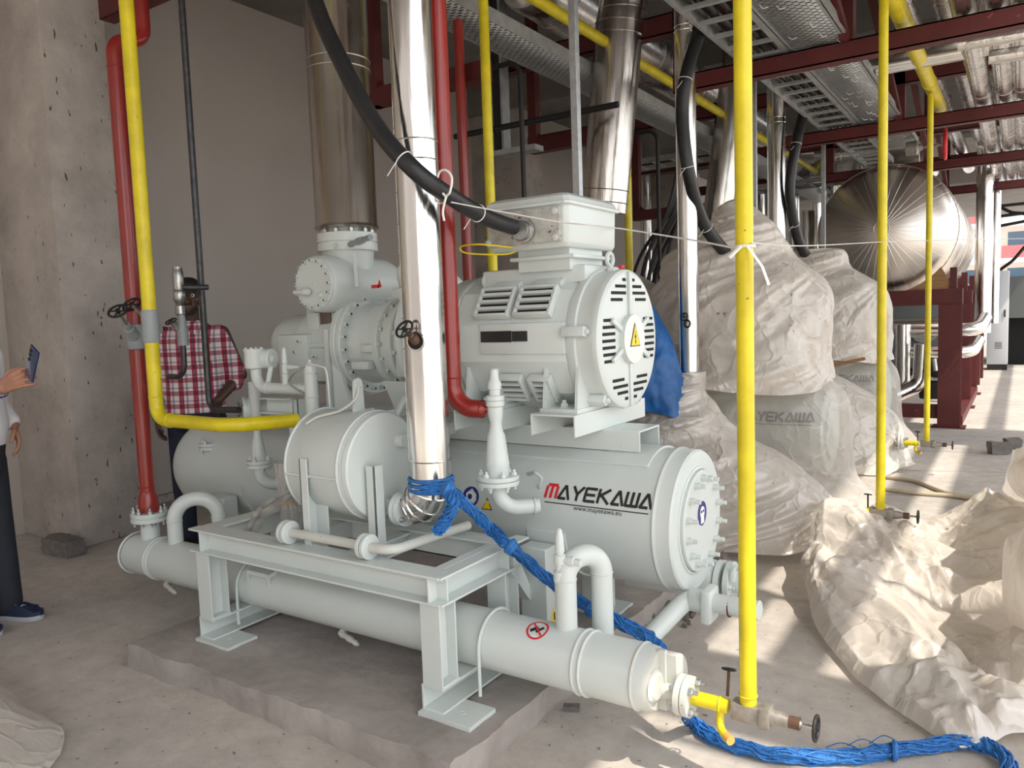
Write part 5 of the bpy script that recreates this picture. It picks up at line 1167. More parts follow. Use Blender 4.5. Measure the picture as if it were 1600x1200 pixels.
for i, (x, r) in enumerate(((-1.62, .10), (-1.30, .085), (-.78, .085), (-.50, .10), (-.22, .09), (.05, .10), (.33, .09))):
    lb = ('steel-clad pipe on the upper rack beams above the cable ladder', 'steel-clad pipe on the upper rack beams above the perforated tray', 'steel-clad upper pipe just left of the thick yellow header', 'steel-clad upper pipe just right of the thick yellow header', 'upper steel-clad pipe over the first lower clad pipe', 'upper steel-clad pipe over the second lower clad pipe', 'upper steel-clad pipe at the right edge of the rack')[i]
    A = thing('rack_pipe', (x, 8, 3.55), lb, 'pipe')
    mb = MB(); mb.tube([(x, 2.4, 3.55+r), (x, 15, 3.55+r)], r, 28); mb.build('cladding', M['cladh'], A)
    for k in range(8): mb = MB(); mb.torus((x, 3.3+k*1.1+x*.3, 3.55+r), (0,1,0), r+.001, .0035, 28, 6); mb.build('swage_band', M['cladh'], A)
# cross runs
mb = MB(); q = at(1350, 110, Y=6.4); mb.tube([(q.x-.1, 6.45, 3.2), (.5, 6.45, 3.2)], .062, 24); tag(mb.build('cross_pipe', M['cladx']), 'steel-clad pipe crossing the rack just beyond the nearest lower beam', 'pipe')
for (px, py, Y, x1_, lb) in ((1497, 72, 5.75, .5, 'foil-wrapped branch pipe leaving the first lower clad pipe to the right'), (1545, 97, 6.2, .5, 'foil-wrapped branch pipe leaving the second lower clad pipe to the right')):
    q = at(px, py, Y=Y); mb = MB(); mb.tube(bez([(q.x+.0, Y, 3.06), (q.x+.12, Y, 3.055), (q.x+.3, Y, 3.05), (x1_, Y, 3.06)], 12), .045, 20); tag(mb.build('foil_branch', M['foil']), lb, 'pipe')

# ------------------------------------------------------------------ big round tank on its red stand
TKX, TKY, TKZ, TKR = -1.40, 10.35, 2.33, .775
A = thing('steel_tank', (TKX, 12, 1.55), 'big round steel-clad tank with radial seams on its domed end', 'tank')
mb = MB(); prof = [(0,.0),(.005,.08),(.03,.25),(.075,.42),(.13,.56),(.2,.67),(.27,.74),(.34,TKR),(3.9,TKR),(4.0,.7),(4.15,.4),(4.2,0)]
mb.lathe((TKX, TKY-.32, TKZ), (0,1,0), prof, 72, cap=(False, False)); mb.build('cladding', M['tank'], A)
for k in range(36):
    a = 2*math.pi*k/36; mb = MB()
    mb.tube([(TKX+math.cos(a)*r, TKY-.32+d-.002, TKZ+math.sin(a)*r) for d, r in prof[1:8]], .004, 5); mb.build('radial_seam', M['tank'], A)
for y in (.02, .9, 1.8, 2.7): mb = MB(); mb.torus((TKX, TKY+y, TKZ), (0,1,0), TKR+.001, .006, 64, 6); mb.build('ring_seam', M['tank'], A)
mb = MB(); mb.torus((TKX, TKY-.315, TKZ), (0,1,0), .085, .006, 32, 6); mb.build('ring_seam', M['tank'], A)
A = thing('tank_stand', (TKX, 12, 0), 'dark red steel stand carrying the big round tank', 'stand')
for j, y in enumerate((10.2, 12.2, 14.0)):
    mb = MB(); mb.span((-2.4, y-.06, 1.42), (-.57, y+.06, 1.60)); mb.build('cross_beam', M['dred'], A, bevel=.003)
    for x in (-.69, -2.2):
        mb = MB(); mb.span((x-.115, y-.1, .012), (x+.115, y-.085, 1.42)); mb.span((x-.115, y+.085, .012), (x+.115, y+.1, 1.42)); mb.span((x-.006, y-.085, .012), (x+.006, y+.085, 1.42)); mb.build('post', M['dred'], A)
        mb = MB(); mb.span((x-.17, y-.14, 0), (x+.17, y+.14, .013)); mb.build('base_plate', M['dred'], A)
    mb = MB(); mb.span((-.70, y-.04, 1.6), (-.63, y+.04, 1.84)); mb.build('saddle_stop', M['dred'], A)
    mb = MB(); rr = []
    n = 16; pts = [V((TKX+math.cos(math.radians(218+k*104/n))*TKR*.995, y-.03, TKZ+math.sin(math.radians(218+k*104/n))*TKR*.995)) for k in range(n+1)]
    pts += [V((-.66, y-.03, 1.6)), V((-2.14, y-.03, 1.6))]
    mb.prism(pts, (0, .06, 0)); mb.build('saddle', M['wood'] if j == 0 else M['dred'], A)
mb = MB(); mb.span((-2.2, 10.16, .10), (-.8, 10.24, .26)); mb.build('tie_beam', M['dred'], A)
mb = MB(); mb.span((-.66, 10.3, .02), (-.56, 13.9, .12)); mb.build('side_rail', M['dred'], A)
for i, y in enumerate((15.6, 17.0)):
    mb = MB(); mb.span((-.78, y-.1, 0), (-.60, y+.1, 1.25)); tag(mb.build('steel_post', M['dred']), ('dark red steel post right behind the tank stand', 'farthest dark red steel post, in front of the grey cabinet')[i], 'post')
# valve wheel hanging above the tank (red) 
A = thing('chain_wheel_valve', (-.68, 9, 3.0), 'red hand wheel seen edge-on hanging under the rack beam', 'valve')
q = at(1477, 225, Y=9.0); mb = MB(); mb.torus((q.x, 9.0, q.z), (1,.05,0), .14, .018, 32, 8); mb.tube([(q.x, 9, q.z-.13), (q.x, 9, q.z+.13)], .012, 6); mb.build('handwheel', M['stred'], A)
mb = MB(); mb.cyl((q.x-.22, 9.0, q.z), (q.x+.01, 9.0, q.z), .016, n=10); mb.lathe((q.x-.35, 9, q.z), (1,0,0), [(0,.07),(.1,.075),(.12,.04),(.15,.03)], 16); mb.build('bonnet', M['steel_dirty'], A)
# large clad pipe over the tank with elbow
A = thing('tank_outlet_pipe', (-1.6, 12.2, 3.1), 'fat steel-clad pipe with lobster-back elbow passing behind the top of the tank', 'pipe')
a = at(1452, 228, Y=12.0); b = at(1240, 255, Y=12.0); zc2 = (a.z+b.z)/2+.02
pts = fillet([(a.x, 12.0, zc2), (b.x, 12.0, zc2), (b.x-.15, 13.6, zc2)], .6, 6)
mb = MB(); mb.tube(pts, .27, 40); mb.build('cladding', M['cladx'], A, ang=12)
for p in ((a.x-.02, 12, zc2), (a.x-.10, 12, zc2), (b.x+.7, 12, zc2), (b.x+.62, 12, zc2)): mb = MB(); mb.torus(p, (1,0,0), .272, .005, 40, 6); mb.build('swage_band', M['cladx'], A)
# uprights around the tank
def upright(px, py0, py1, Y, r, label, zt=None, zb=None):
    q = at(px, py1, Y=Y); z1 = at(px, py0, Y=Y).z if zt is None else zt
    mb = MB()
    if px == 1566: mb.tube(fillet([(q.x-.45, Y-.9, q.z), (q.x, Y, q.z), (q.x, Y, z1)], .14, 6), r, 28)
    else: mb.cyl((q.x, Y, q.z if zb is None else zb), (q.x, Y, z1), r, n=28); return tag(mb.build('clad_upright', M['cladv']), label, 'pipe')
upright(1535, 205, 520, 12.6, .105, 'steel-clad upright directly right of the big tank')
upright(1553, 268, 505, 13.2, .06, 'thin clad upright second to the right of the big tank')
upright(1566, 270, 500, 14.6, .075, 'clad upright in front of the grey cabinet, farthest right of the tank')
upright(1262, 330, 480, 11.6, .10, 'clad upright left of the tank, behind the black cable', zb=0)
upright(1240, 300, 470, 12.8, .09, 'clad upright with bend left of the tank, deep in the shade', zb=0)
upright(1300, 235, 330, 13.0, .08, 'bright clad upright peeking over the left shoulder of the tank', zt=4.4, zb=0)
# pipes beneath the tank
A = thing('tank_pipework', (-1.2, 10.7, .4), 'steel-clad pipework on two levels under the big tank', 'pipework')
for (x_l, x_r, py, r) in ((1400, 1528, 517, .082), (1400, 1518, 551, .072)):
    a = at(x_l, py, Y=10.8); b = at(x_r, py+1, Y=10.8)
    mb = MB(); mb.tube(fillet([(a.x, 10.8, a.z), (b.x, 10.8, a.z), (b.x+.05, 11.3, a.z+.12)], .15, 5), r, 24); mb.build('clad_run', M['cladx'], A)
a = at(1411, 600, Y=10.75); zt = at(1411, 507, Y=10.75).z; mb = MB(); mb.cyl((a.x, 10.72, a.z), (a.x, 10.72, zt), .085, n=28); mb.build('clad_riser', M['cladv'], A)
a = at(1432, 615, Y=10.5); mb = MB(); mb.tube(fillet([(a.x+.05, 10.6, .95), (a.x+.03, 10.6, .45), (a.x-.28, 10.45, .30)], .2, 5), .09, 24); mb.build('clad_bend', M['cladv'], A)
mb = MB(); mb.cyl((a.x-.24, 10.46, .31), (a.x-.40, 10.36, .25), .12, n=24); mb.build('black_insulation', M['matblack'], A)
A = thing('oil_pump', (-1.0, 10.9, .0), 'dark pump with round flange seen between the red posts under the tank', 'pump')
q = at(1464, 575, Y=11.2); mb = MB(); mb.lathe((q.x, 11.1, q.z), (0,1,0), [(0,.05),(.01,.13),(.12,.14),(.13,.11),(.4,.12)], 24); mb.build('flange', M['grey'], A)
mb = MB(); mb.lathe((q.x-.0, 11.06, q.z), (0,1,0), [(0,.06),(.04,.115)], 24); mb.build('cover', M['matblack'], A)
mb = MB(); mb.cyl((q.x, 11.0, q.z-.02), (q.x-.03, 11.0, q.z+.2), .03, n=12); mb.build('gauge_stem', M['steel'], A)
mb = MB(); 
mb.box((q.x-.02, 11.2, q.z-.28), (.34, .3, .22), bev=.03); mb.build('base', M['matblack'], A)
# grey electrical cabinet
A = thing('electrical_cabinet', (-.4, 19, 0), 'tall pale grey electrical cabinet on a black plinth at the far end', 'cabinet')
cb0 = at(1541, 575, Z=0); cb1 = at(1574, 575, Z=0); yb = 18.9; cx0, cx1 = at(1541,575,Y=yb).x, at(1574,575,Y=yb).x; hz = at(1545, 424, Y=yb).z
M['cab'] = mat('cabinet grey', (.55,.57,.6), .4)
mb = MB(); mb.span((cx0, yb, .12), (cx1, yb+.5, hz), bev=.01); mb.build('body', M['cab'], A)
mb = MB(); mb.span((cx0+.01, yb+.01, 0), (cx1-.01, yb+.49, .12)); mb.build('plinth', M['matblack'], A)
mb = MB(); 
for k in range(5): mb.span((cx0+.14, yb-.002, .45+k*.03), (cx0+.27, yb+.01, .462+k*.03))
mb.build('vent_grille', M['dark'], A)
mb = MB(); mb.span((cx1-.07, yb-.02, 1.1), (cx1-.05, yb+.01, 1.25)); mb.build('door_handle', M['matblack'], A)
A = thing('plant_enclosure', (1.4, 20, 0), 'dark grey plant enclosure with bay shade painted black beyond the cabinet', 'enclosure')
q = at(1582, 432, Y=20.2)
mb = MB(); mb.span((q.x-.1, 20.2, 1.05), (4, 23, q.z)); mb.build('panel', mat('dark grey sheet', (.12,.13,.13), .5), A)
mb = MB(); mb.span((q.x-.1, 20.6, 0), (4, 23, 1.05)); mb.build('bay', M['dark'], A)
A = thing('chiller_unit', (-2.6, 17.5, 0), 'long dark machine block in the shade behind the tank stand', 'machine')
mb = MB(); mb.span((-5.2, 17.2, .15), (-1.25, 18.6, 1.5), bev=.03); mb.build('casing', bpy.data.materials['dark grey sheet'], A)
for k in range(5): mb = MB(); mb.cyl((-4.8+k*.8, 17.1, .9), (-4.8+k*.8, 17.2, .9), .24, n=24); mb.build('fan_grille', M['trayzinc'], A)
mb = MB(); mb.span((-5.2, 17.3, 0), (-1.25, 18.5, .15)); mb.build('plinth', M['matblack'], A)
for z in (1.05, 1.75): mb = MB(); mb.tube([(-5.2, 16.6, z), (-1.0, 16.6, z)], .11, 20); mb.build('clad_run', M['cladx'], A)
# building seen through the gap
A = thing('apartment_building', (5, 75, 0), 'distant cream apartment building with red railed balconies at the right edge', 'building')
mb = MB(); mb.span((-14, 75, 0), (20, 80, 24)); mb.build('wall', mat('cream render', (.75,.6,.5), .8), A)
for k in range(8):
    z = 1.5+k*2.9; mb = MB(); mb.span((-14, 73.6, z), (20, 75.1, z+.35)); mb.build('balcony_slab', mat('white render', (.85,.83,.8), .7) if k == 0 else bpy.data.materials['white render'], A)
    for j, x in enumerate((-9, -5.2, -1.5, 2.2, 5.9)):
        mb = MB(); mb.span((x, 73.7, z+.35), (x+2.6, 73.78, z+1.35)); mb.build('railing', bpy.data.materials.get('far red rail') or mat('far red rail', (.5,.12,.12), .6) if (j+k) % 3 == 0 else M['trayzinc'], A)
        mb = MB(); mb.span((x+.4, 74.95, z+.5), (x+1.9, 75.02, z+2.5)); mb.build('window', mat('far window glass', (.08,.13,.18), .1) if (k+j) == 0 else bpy.data.materials['far window glass'], A)
for i, (a, b, c, d) in enumerate(((1562, 338, 1600, 333), (1560, 322, 1600, 334), (1562, 353, 1600, 346), (1565, 420, 1602, 385), (1562, 322, 1600, 318))):
    p = at(a, b, Y=21); q = at(c, d, Y=21); mid = (p+q)/2+V((0,0,-.05*(i % 2)))
    mb = MB(); mb.tube(bez([p+(p-q)*.3, p, mid, q, q+(q-p)*.8], 6), .035, 8); tag(mb.build('black_cable', M['black']), 'black cable strung across the gap in front of the distant building', 'cable', 'cables across the far gap')
# cluttered trays and cable loops deep in the shade
for i, (px, py, Y, w) in enumerate(((960, 262, 9.5, 1.6), (1150, 300, 11.5, 1.8), (1140, 265, 13.5, 2.5))):
    q = at(px, py, Y=Y); A = thing('cable_ladder', (q.x, Y, q.z), ('dim cable ladder crossing low behind the tilted clad pipes', 'dim cable ladder between the second tilted pipe and the tank', 'dim far cable ladder high behind the tank')[i], 'cable tray')
    for y in (Y, Y+.5): mb = MB(); mb.span((q.x, y, q.z), (q.x+w, y+.02, q.z+.07)); mb.build('side_rail', M['trayzinc'], A)
    for xx in (q.x+.1, q.x+w-.1): mb = MB(); mb.cyl((xx, Y+.01, q.z+.05), (xx, Y+.01, 4.4), .008, n=6); mb.build('hanger_rod', M['zinc'], A)
    for k in range(int(w/.25)): mb = MB(); mb.span((q.x+k*.25, Y, q.z+.005), (q.x+k*.25+.03, Y+.5, q.z+.025)); mb.build('rung', M['trayzinc'], A)
random.seed(11)
for i in range(9):
    x = -3.9+i*.07; Y = 7.2+.06*i; q = at(1050+i*3, 300, Y=Y)
    mb = MB(); s_ = random.uniform(.2, .6)
    mb.tube(bez([(q.x+.1, Y, 3.0), (q.x-.02, Y, 2.5), (q.x-s_*.7, Y, 2.0), (q.x-s_, Y, 1.4), (q.x-s_*.8, Y, .9), (q.x-s_*.5, Y, .3)], 8), .018, 8)
    tag(mb.build('hanging_cable', M['black']), 'black cable hanging in a loose bundle behind the motor', 'cable', 'hanging cable bundle')
# machinery clutter wall pipes in the depth
for i, (px, Y, r) in enumerate(((1010, 11.5, .09), (1150, 13, .10), (1185, 14, .12), (1200, 15.5, .1), (1235, 16, .1), (1275, 17, .12))):
    q = at(px, 400, Y=Y); mb = MB(); mb.cyl((q.x, Y, 0), (q.x, Y, 4.4), r, n=20)
    tag(mb.build('clad_upright', M['cladv']), 'dim steel-clad upright deep in the shaded plant room', 'pipe', 'dim uprights in the far plant room')
# ------------------------------------------------------------------ plastic sheeting
def _h(i, j, k):
    n = (i*374761393+j*668265263+k*2147483647) & 0xffffffff
    n = ((n ^ (n >> 13))*1274126177) & 0xffffffff
    return ((n ^ (n >> 16)) & 0xffff)/65535.0
def facet(x, y, k):   # linear interpolation on a jittered triangle lattice : flat facets with sharp creases
    s_ = (x+y)*.3660254; i, j = math.floor(x+s_), math.floor(y+s_)
    fx, fy = x+s_-i, y+s_-j
    a = _h(i, j, k); d = _h(i+1, j+1, k)
    if fx > fy: m_ = _h(i+1, j, k); return a*(1-fx)+m_*(fx-fy)+d*fy
    m_ = _h(i, j+1, k); return a*(1-fy)+m_*(fy-fx)+d*fx
def crumple2(u, v, amp, k=0):
    w = noise.noise_vector(V((u*.9, v*.9, k*3.3)))
    u2, v2 = u+w.x*.5, v+w.y*.5
    n = facet(u2, v2*.6, k)*.9+facet(u2*2.3+7, v2*1.3+3, k+5)*.60+facet(u2*4.9+1, v2*3.0+9, k+9)*.34+facet(v2*9+1, u2*7.2+9, k+2)*.12
    return n*amp/1.2
def cover(name, levels, label, amp=.07, seed=0, nu=150, nv=70, s=2.2, m_=None, open_top=False, skirt=0, group=None):
    """levels: list of (z, cx, cy, ax, ay, exponent) from bottom to top"""
    mb = MB(); rows = []
    L_ = levels
    for j in range(nv+1):
        t_ = j/nv*(len(L_)-1); i = min(int(t_), len(L_)-2); f = t_-i
        def cr(k):
            p0 = L_[max(i-1, 0)][k]; p1 = L_[i][k]; p2 = L_[i+1][k]; p3 = L_[min(i+2, len(L_)-1)][k]
            return .5*((2*p1)+(p2-p0)*f+(2*p0-5*p1+4*p2-p3)*f*f+(3*p1-p0-3*p2+p3)*f**3)
        z, cx, cy, ax, ay, e = [cr(k) for k in range(6)]; ax = max(ax, .01); ay = max(ay, .01)
        row = []
        for u in range(nu):
            a = 2*math.pi*u/nu; c, sn = math.cos(a), math.sin(a)
            r = (abs(c)**e+abs(sn)**e)**(-1/e)
            p = V((cx+c*r*ax, cy+sn*r*ay, z)); n = V((c/ax, sn/ay, .12)).normalized()
            fade = min(1, (j+2)/6) if skirt == 0 else 1
            k = min(1, min(ax, ay)/.15)
            per = (ax+ay)*3.1
            # blend two shifted fields so that the seam at a = 0 closes
            uu = a/(2*math.pi)*per*s*1.15; vv = z*s*.8
            bl = max(0, (a-5.2)/(2*math.pi-5.2))
            n1 = crumple2(uu, vv+uu*.35, amp, int(seed*10))
            if bl > 0: n0 = crumple2(uu-per*s*1.15, vv+(uu-per*s*1.15)*.35, amp, int(seed*10)); n1 = n1*(1-bl)+n0*bl
            dsp = (n1-amp*.5)*k
            p = p+n*dsp
            if j < 8: p += n*math.sin(a*9+seed)*.02*(1-j/8); p.z += math.sin(a*3+seed)*.03*(1-j/8)
            p.z = max(p.z, .012)
            row.append(p)
        rows.append(row)
    mb.rings(rows, cap=(False, not open_top))
    o = mb.build(name, m_ or M['sheet'], ang=180); return tag(o, label, 'plastic sheet', group)
U2, U3 = 2.535, 5.07
VS = []
# hidden machinery under the covers : vessel copies without their lettering
src = next(o for o in COL.objects if o.name == 'oil_vessel')
for k, (off, lb) in enumerate(((U2, 'white vessel under the nearer plastic wrap, its lettering painted hazy grey on the film'), (U3, 'white vessel under the farther plastic wrap, its lettering painted hazy grey on the film'))):
    c = copy_tree(src, (0, off, 0), skip=('sticker', 'sticker_face', 'sticker_goggles', 'warning_triangle', 'warning_triangle_field', 'warning_mark', 'web_address', 'logo_initial', 'logo_lettering', 'cover_bolt', 'sump', 'grab_bracket'))
    c['label'] = lb; VS.append((c, off))
def msh(px, py, Y, x=None): return at(px, py, Y=Y)
# nearer wrapped unit
def unit_covers(off, seed, tags, peak):
    y = 2.88+off
    cover('plastic_cover', [(.93, -1.75, y-.02, .66, .50, 3), (1.05, -1.72, y-.02, .62, .47, 3), (1.2, -1.70, y-.02, .60, .46, 3), (1.45, -1.67, y-.02, .58, .44, 2.6), (1.62, -1.68, y, .52, .40, 2.6), (1.8, peak[0]-.06, y, .38, .32, 2.6), (1.98, peak[0], y, .24, .22, 2.2), (peak[1], peak[0], y, .06, .06, 2), (peak[1]+.03, peak[0], y, .012, .012, 2)],
          tags[0], .15, seed, 220, 120, 2.2)
    cover('plastic_cover', [(.12, -1.75, y-.06, .96, .52, 2.6), (.2, -1.72, y-.05, .88, .44, 2.6), (.34, -1.70, y, .75, .36, 3), (.55, -1.70, y, .735, .35, 3.2), (.78, -1.70, y, .73, .345, 3), (.92, -1.74, y, .70, .30, 2.6), (1.02, -1.78, y, .6, .22, 2.6), (1.05, -1.8, y, .4, .1, 2)],
          tags[1], .07, seed+3, 220, 90, 2.4, m_=M['sheet_thin'])
M['sheet_thin'] = plastic_mat('hazy plastic sheeting', (.74,.69,.62), .48, .25)
unit_covers(U2, 1.0, ('cloudy plastic sheet peaked over the nearer wrapped motor, tied at the top', 'plastic sheet tight over the vessel of the nearer wrapped unit'), (-1.68, 2.18))
unit_covers(U3, 5.3, ('cloudy plastic sheet hooded over the farther wrapped motor', 'plastic sheet tight over the vessel of the farther wrapped unit'), (-1.75, 1.98))
from mathutils.bvhtree import BVHTree
M['ghost'] = mat('lettering with painted film haze', (.23,.22,.21), .5)  # film haze painted as grey; the strokes lie just outside the sheet
covers_ = [o for o in COL.objects if o.name.startswith('plastic_cover')]
for (vo_, off), cv, X0, wd, z_l in ((VS[0], covers_[1], -1.56, .46, .715), (VS[1], covers_[3], -1.58, .46, .75)):
    me = cv.data; o_ = V(cv.location); bv = BVHTree.FromPolygons([v.co+o_ for v in me.vertices], [p.vertices[:] for p in me.polygons])
    def put_(u, v, X0=X0, off=off, z_l=z_l, bv=bv):
        hit = bv.ray_cast(V((X0+u, 1.9+off, z_l+v)), V((0,1,0)), 2.0)[0]
        return (hit if hit is not None else V((X0+u, 2.5+off, z_l+v)))+V((0,-.003,0))
    logo(vo_, X0, 0, wd, .062, put=put_, mats=(M['ghost'], M['ghost']))
# drapes in front : drum and tube area of unit two and three
cover('plastic_cover', [(.08, -1.74, 4.80, .86, .52, 2.6), (.15, -1.74, 4.80, .83, .46, 2.6), (.30, -1.74, 4.78, .78, .38, 2.5), (.46, -1.80, 4.76, .66, .34, 2.3), (.66, -1.94, 4.77, .44, .29, 2.2), (.88, -1.90, 4.77, .22, .18, 2), (1.0, q2.x, 4.77, .085, .085, 2), (1.06, q2.x, 4.77, .09, .09, 2)],
      'loose plastic sheet draped low and gathered round the foot of a slim clad upright', .16, 2.2, 240, 110, 2.2, open_top=True)
cover('plastic_cover', [(.02, -1.7, 7.4, .86, .45, 2.4), (.2, -1.7, 7.4, .80, .40, 2.4), (.5, -1.72, 7.4, .72, .36, 2.4), (.8, -1.85, 7.35, .45, .3, 2.2), (1.0, -1.9, 7.3, .12, .12, 2)],
      'plastic sheet bunched behind the second yellow pipe, in front of the farther unit', .11, 7.7, 180, 70, 2.2, open_top=True)
cover('plastic_cover', [(.3, -2.75, 4.9, .55, .5, 2.4), (.7, -2.75, 5.1, .6, .5, 2.4), (1.2, -2.7, 5.3, .55, .45, 2.4), (1.55, -2.65, 5.4, .45, .4, 2.2), (1.72, -2.62, 5.4, .2, .2, 2), (1.78, -2.6, 5.4, .05, .05, 2)],
      'plastic sheet over the compressor body behind the blue tarpaulin', .1, 9.1, 150, 70, 2.2)
# blue tarpaulin behind the motor
cover('blue_tarpaulin', [(.80, -2.32, 4.60, .50, .16, 2.4), (1.0, -2.3, 4.60, .48, .17, 2.4), (1.25, -2.3, 4.62, .42, .16, 2.4), (1.5, -2.36, 4.66, .34, .15, 2.2), (1.66, -2.45, 4.7, .26, .14, 2.2), (1.76, -2.52, 4.7, .14, .1, 2), (1.79, -2.5, 4.7, .03, .03, 2)],
      'crumpled blue tarpaulin hanging behind the motor end shield', .10, 4.4, 150, 70, 2.8, m_=M['bluetarp'])['category'] = 'tarpaulin'
# orange-brown timber under the farther hood
a = at(1270, 577, Y=7.45); b = at(1352, 560, Y=7.45)
mb = MB(); d = b-a; mb.box((a+b)/2, (d.length, .05, .03), R=Matrix.Rotation(-math.atan2(d.z, d.x), 3, 'Y')); tag(mb.build('timber_batten', M['wood']), 'orange timber batten holding down the plastic hood of the farther unit', 'timber')

# ------------------------------------------------------------------ spread sheet on the floor
def ctrl_sheet(name, G, label, nu=130, nv=130, amp=.05, seed=0, s=3.0, m_=None):
    P_ = [[V(p) for p in row] for row in G]; R_, C_ = len(P_), len(P_[0])
    def cr(a, b, c, d, t_): return .5*((2*b)+(c-a)*t_+(2*a-5*b+4*c-d)*t_*t_+(3*b-a-3*c+d)*t_**3)
    def row(i, u):
        t_ = u*(C_-1); k = min(int(t_), C_-2); f = t_-k; r = P_[i]
        return cr(r[max(k-1,0)], r[k], r[k+1], r[min(k+2,C_-1)], f)
    mb = MB(); vs = []
    for j in range(nv+1):
        v = j/nv; t_ = v*(R_-1); i = min(int(t_), R_-2); f = t_-i; line = []
        for q in range(nu+1):
            u = q/nu; p = cr(row(max(i-1,0), u), row(i, u), row(i+1, u), row(min(i+2,R_-1), u), f)
            n = crumple2((p.x*.8+p.y*.6)*s, (p.y*.8-p.x*.6)*s*.7, amp, int(seed*10))
            edge = min(1, min(u, 1-u, v, 1-v)*12+.25)
            p = p+V((noise.noise(p*3)*.05, noise.noise(p*3+V((9,9,9)))*.05, 0))
            p.z = max(p.z+(n-.45*amp)*edge, .008+.012*abs(noise.noise(p*8)))
            line.append(mb.v(p))
        vs.append(line)
    for j in range(nv):
        for q in range(nu): mb._f([vs[j][q], vs[j][q+1], vs[j+1][q+1], vs[j+1][q]])
    o = mb.build(name, m_ or M['sheet'], ang=180); return tag(o, label, 'plastic sheet')
def g(px, py, z): return at(px, py, Z=z)
G = [[g(1276,808,.30), g(1350,806,.22), g(1420,812,.14), g(1490,800,.16), g(1570,790,.16), g(1660,800,.12), g(1760,800,.1)],
     [g(1264,850,.20), g(1340,850,.20), g(1425,850,.12), g(1500,845,.08), g(1580,850,.22), g(1660,850,.3), g(1760,860,.2)],
     [g(1252,900,.12), g(1325,910,.17), g(1415,905,.12), g(1500,915,.05), g(1590,920,.14), g(1680,920,.3), g(1790,920,.2)],
     [g(1286,1000,.02), g(1355,990,.08), g(1440,985,.10), g(1520,990,.06), g(1600,1000,.10), g(1690,1000,.14), g(1800,1000,.1)],
     [g(1365,1085,.01), g(1425,1080,.05), g(1495,1080,.08), g(1560,1080,.07), g(1630,1085,.08), g(1710,1090,.06), g(1810,1090,.05)],
     [g(1478,1168,.01), g(1515,1172,.01), g(1555,1168,.02), g(1610,1160,.02), g(1680,1160,.01), g(1750,1160,.01), g(1840,1160,.01)]]
ctrl_sheet('plastic_sheet', G, 'large dusty plastic sheet spread and rumpled on the sunlit floor at the right', 260, 260, .20, 2.0, 2.7)
G = [[g(1575,705,.55), g(1640,690,.7), g(1760,700,.6)], [g(1568,745,.42), g(1630,730,.75), g(1760,740,.7)], [g(1575,780,.2), g(1640,780,.5), g(1770,780,.5)], [g(1592,802,.08), g(1650,810,.1), g(1780,820,.1)]]
ctrl_sheet('plastic_sheet', G, 'bulging plastic bundle at the right edge behind the spread sheet', 90, 90, .09, 6.0, 2.6)
G = [[g(1575,850,.40), g(1640,820,.55), g(1760,830,.5)], [g(1568,900,.28), g(1630,880,.6), g(1760,880,.5)], [g(1572,960,.14), g(1640,950,.4), g(1770,950,.4)], [g(1600,1000,.10), g(1660,1010,.2), g(1780,1010,.2)]]
ctrl_sheet('plastic_sheet', G, 'folded plastic bundle at the right edge on top of the spread sheet', 90, 90, .08, 8.0, 2.6)
G = [[V((-3.9,1.35,.01)), V((-3.4,1.36,.01)), V((-3.0,1.33,.01)), V((-2.72,1.22,.01))],
     [V((-3.9,1.15,.22)), V((-3.4,1.16,.24)), V((-2.95,1.10,.20)), V((-2.55,1.05,.01))],
     [V((-3.9,.8,.35)), V((-3.4,.8,.40)), V((-2.9,.8,.30)), V((-2.45,.8,.01))],
     [V((-3.9,.4,.25)), V((-3.4,.4,.3)), V((-2.9,.4,.25)), V((-2.4,.4,.01))],
     [V((-3.9,-.1,.01)), V((-3.4,-.1,.01)), V((-2.9,-.1,.01)), V((-2.4,-.1,.01))]]
ctrl_sheet('plastic_sheet', G, 'smooth pale plastic sheet mounded in the bottom left corner near the camera', 60, 60, .03, 3.0, 2)
# clear bag with a rubber band in the frame
A = thing('plastic_bag', (-2.6, 2.3, FZ), 'clear plastic bag tied with a tan rubber band standing in the steel frame', 'bag')
b0 = at(450, 770, Y=2.28); cx_ = b0.x
zt = at(450, 722, Y=2.28).z; zb_ = at(452, 880, Y=2.28).z
rows = []; random.seed(5)
for j in range(41):
    t_ = j/40; z = zb_+(zt-zb_)*t_
    w = .058 if t_ < .3 else .050+.008*math.cos(t_*6); w = w*(.72 if abs(t_-.62) < .03 else 1)
    rows.append([V((cx_+math.cos(2*math.pi*k/60)*w*(1+.10*math.sin(k*.9+j*.05)), 2.28+math.sin(2*math.pi*k/60)*w*.75*(1+.12*math.sin(k*1.3)), z)) for k in range(60)])
mb = MB(); mb.rings(rows, cap=(True, True)); mb.build('bag_film', M['sheet_clear'], A, ang=60)
for dz in (0, .007): mb = MB(); mb.torus((cx_, 2.28, zb_+(zt-zb_)*.62+dz), (0.05,0,1), .045, .0022, 28, 6); mb.build('rubber_band', mat('tan rubber', (.6,.4,.18), .6) if dz == 0 else bpy.data.materials['tan rubber'], A)
l0 = at(452, 770, Y=2.25); l1 = at(405, 800, Y=2.2); l2 = at(383, 838, Y=2.12)
mb = MB()
rr = []
for p, w in ((l0, .03), ((l0+l1)/2, .045), (l1, .06), ((l1+l2)/2, .07), (l2, .05)):
    rr.append([p+V((0, 0, w*.5)), p+V((.01, .015, w*.2)), p+V((-.005, -.01, -.1*w)), p+V((.02, .01, -w*.6))])
for a, b in zip(rr, rr[1:]):
    for k in range(3): mb.face([a[k], a[k+1], b[k+1], b[k]])
mb.build('loose_film', M['sheet_clear'], A, solid=.001)
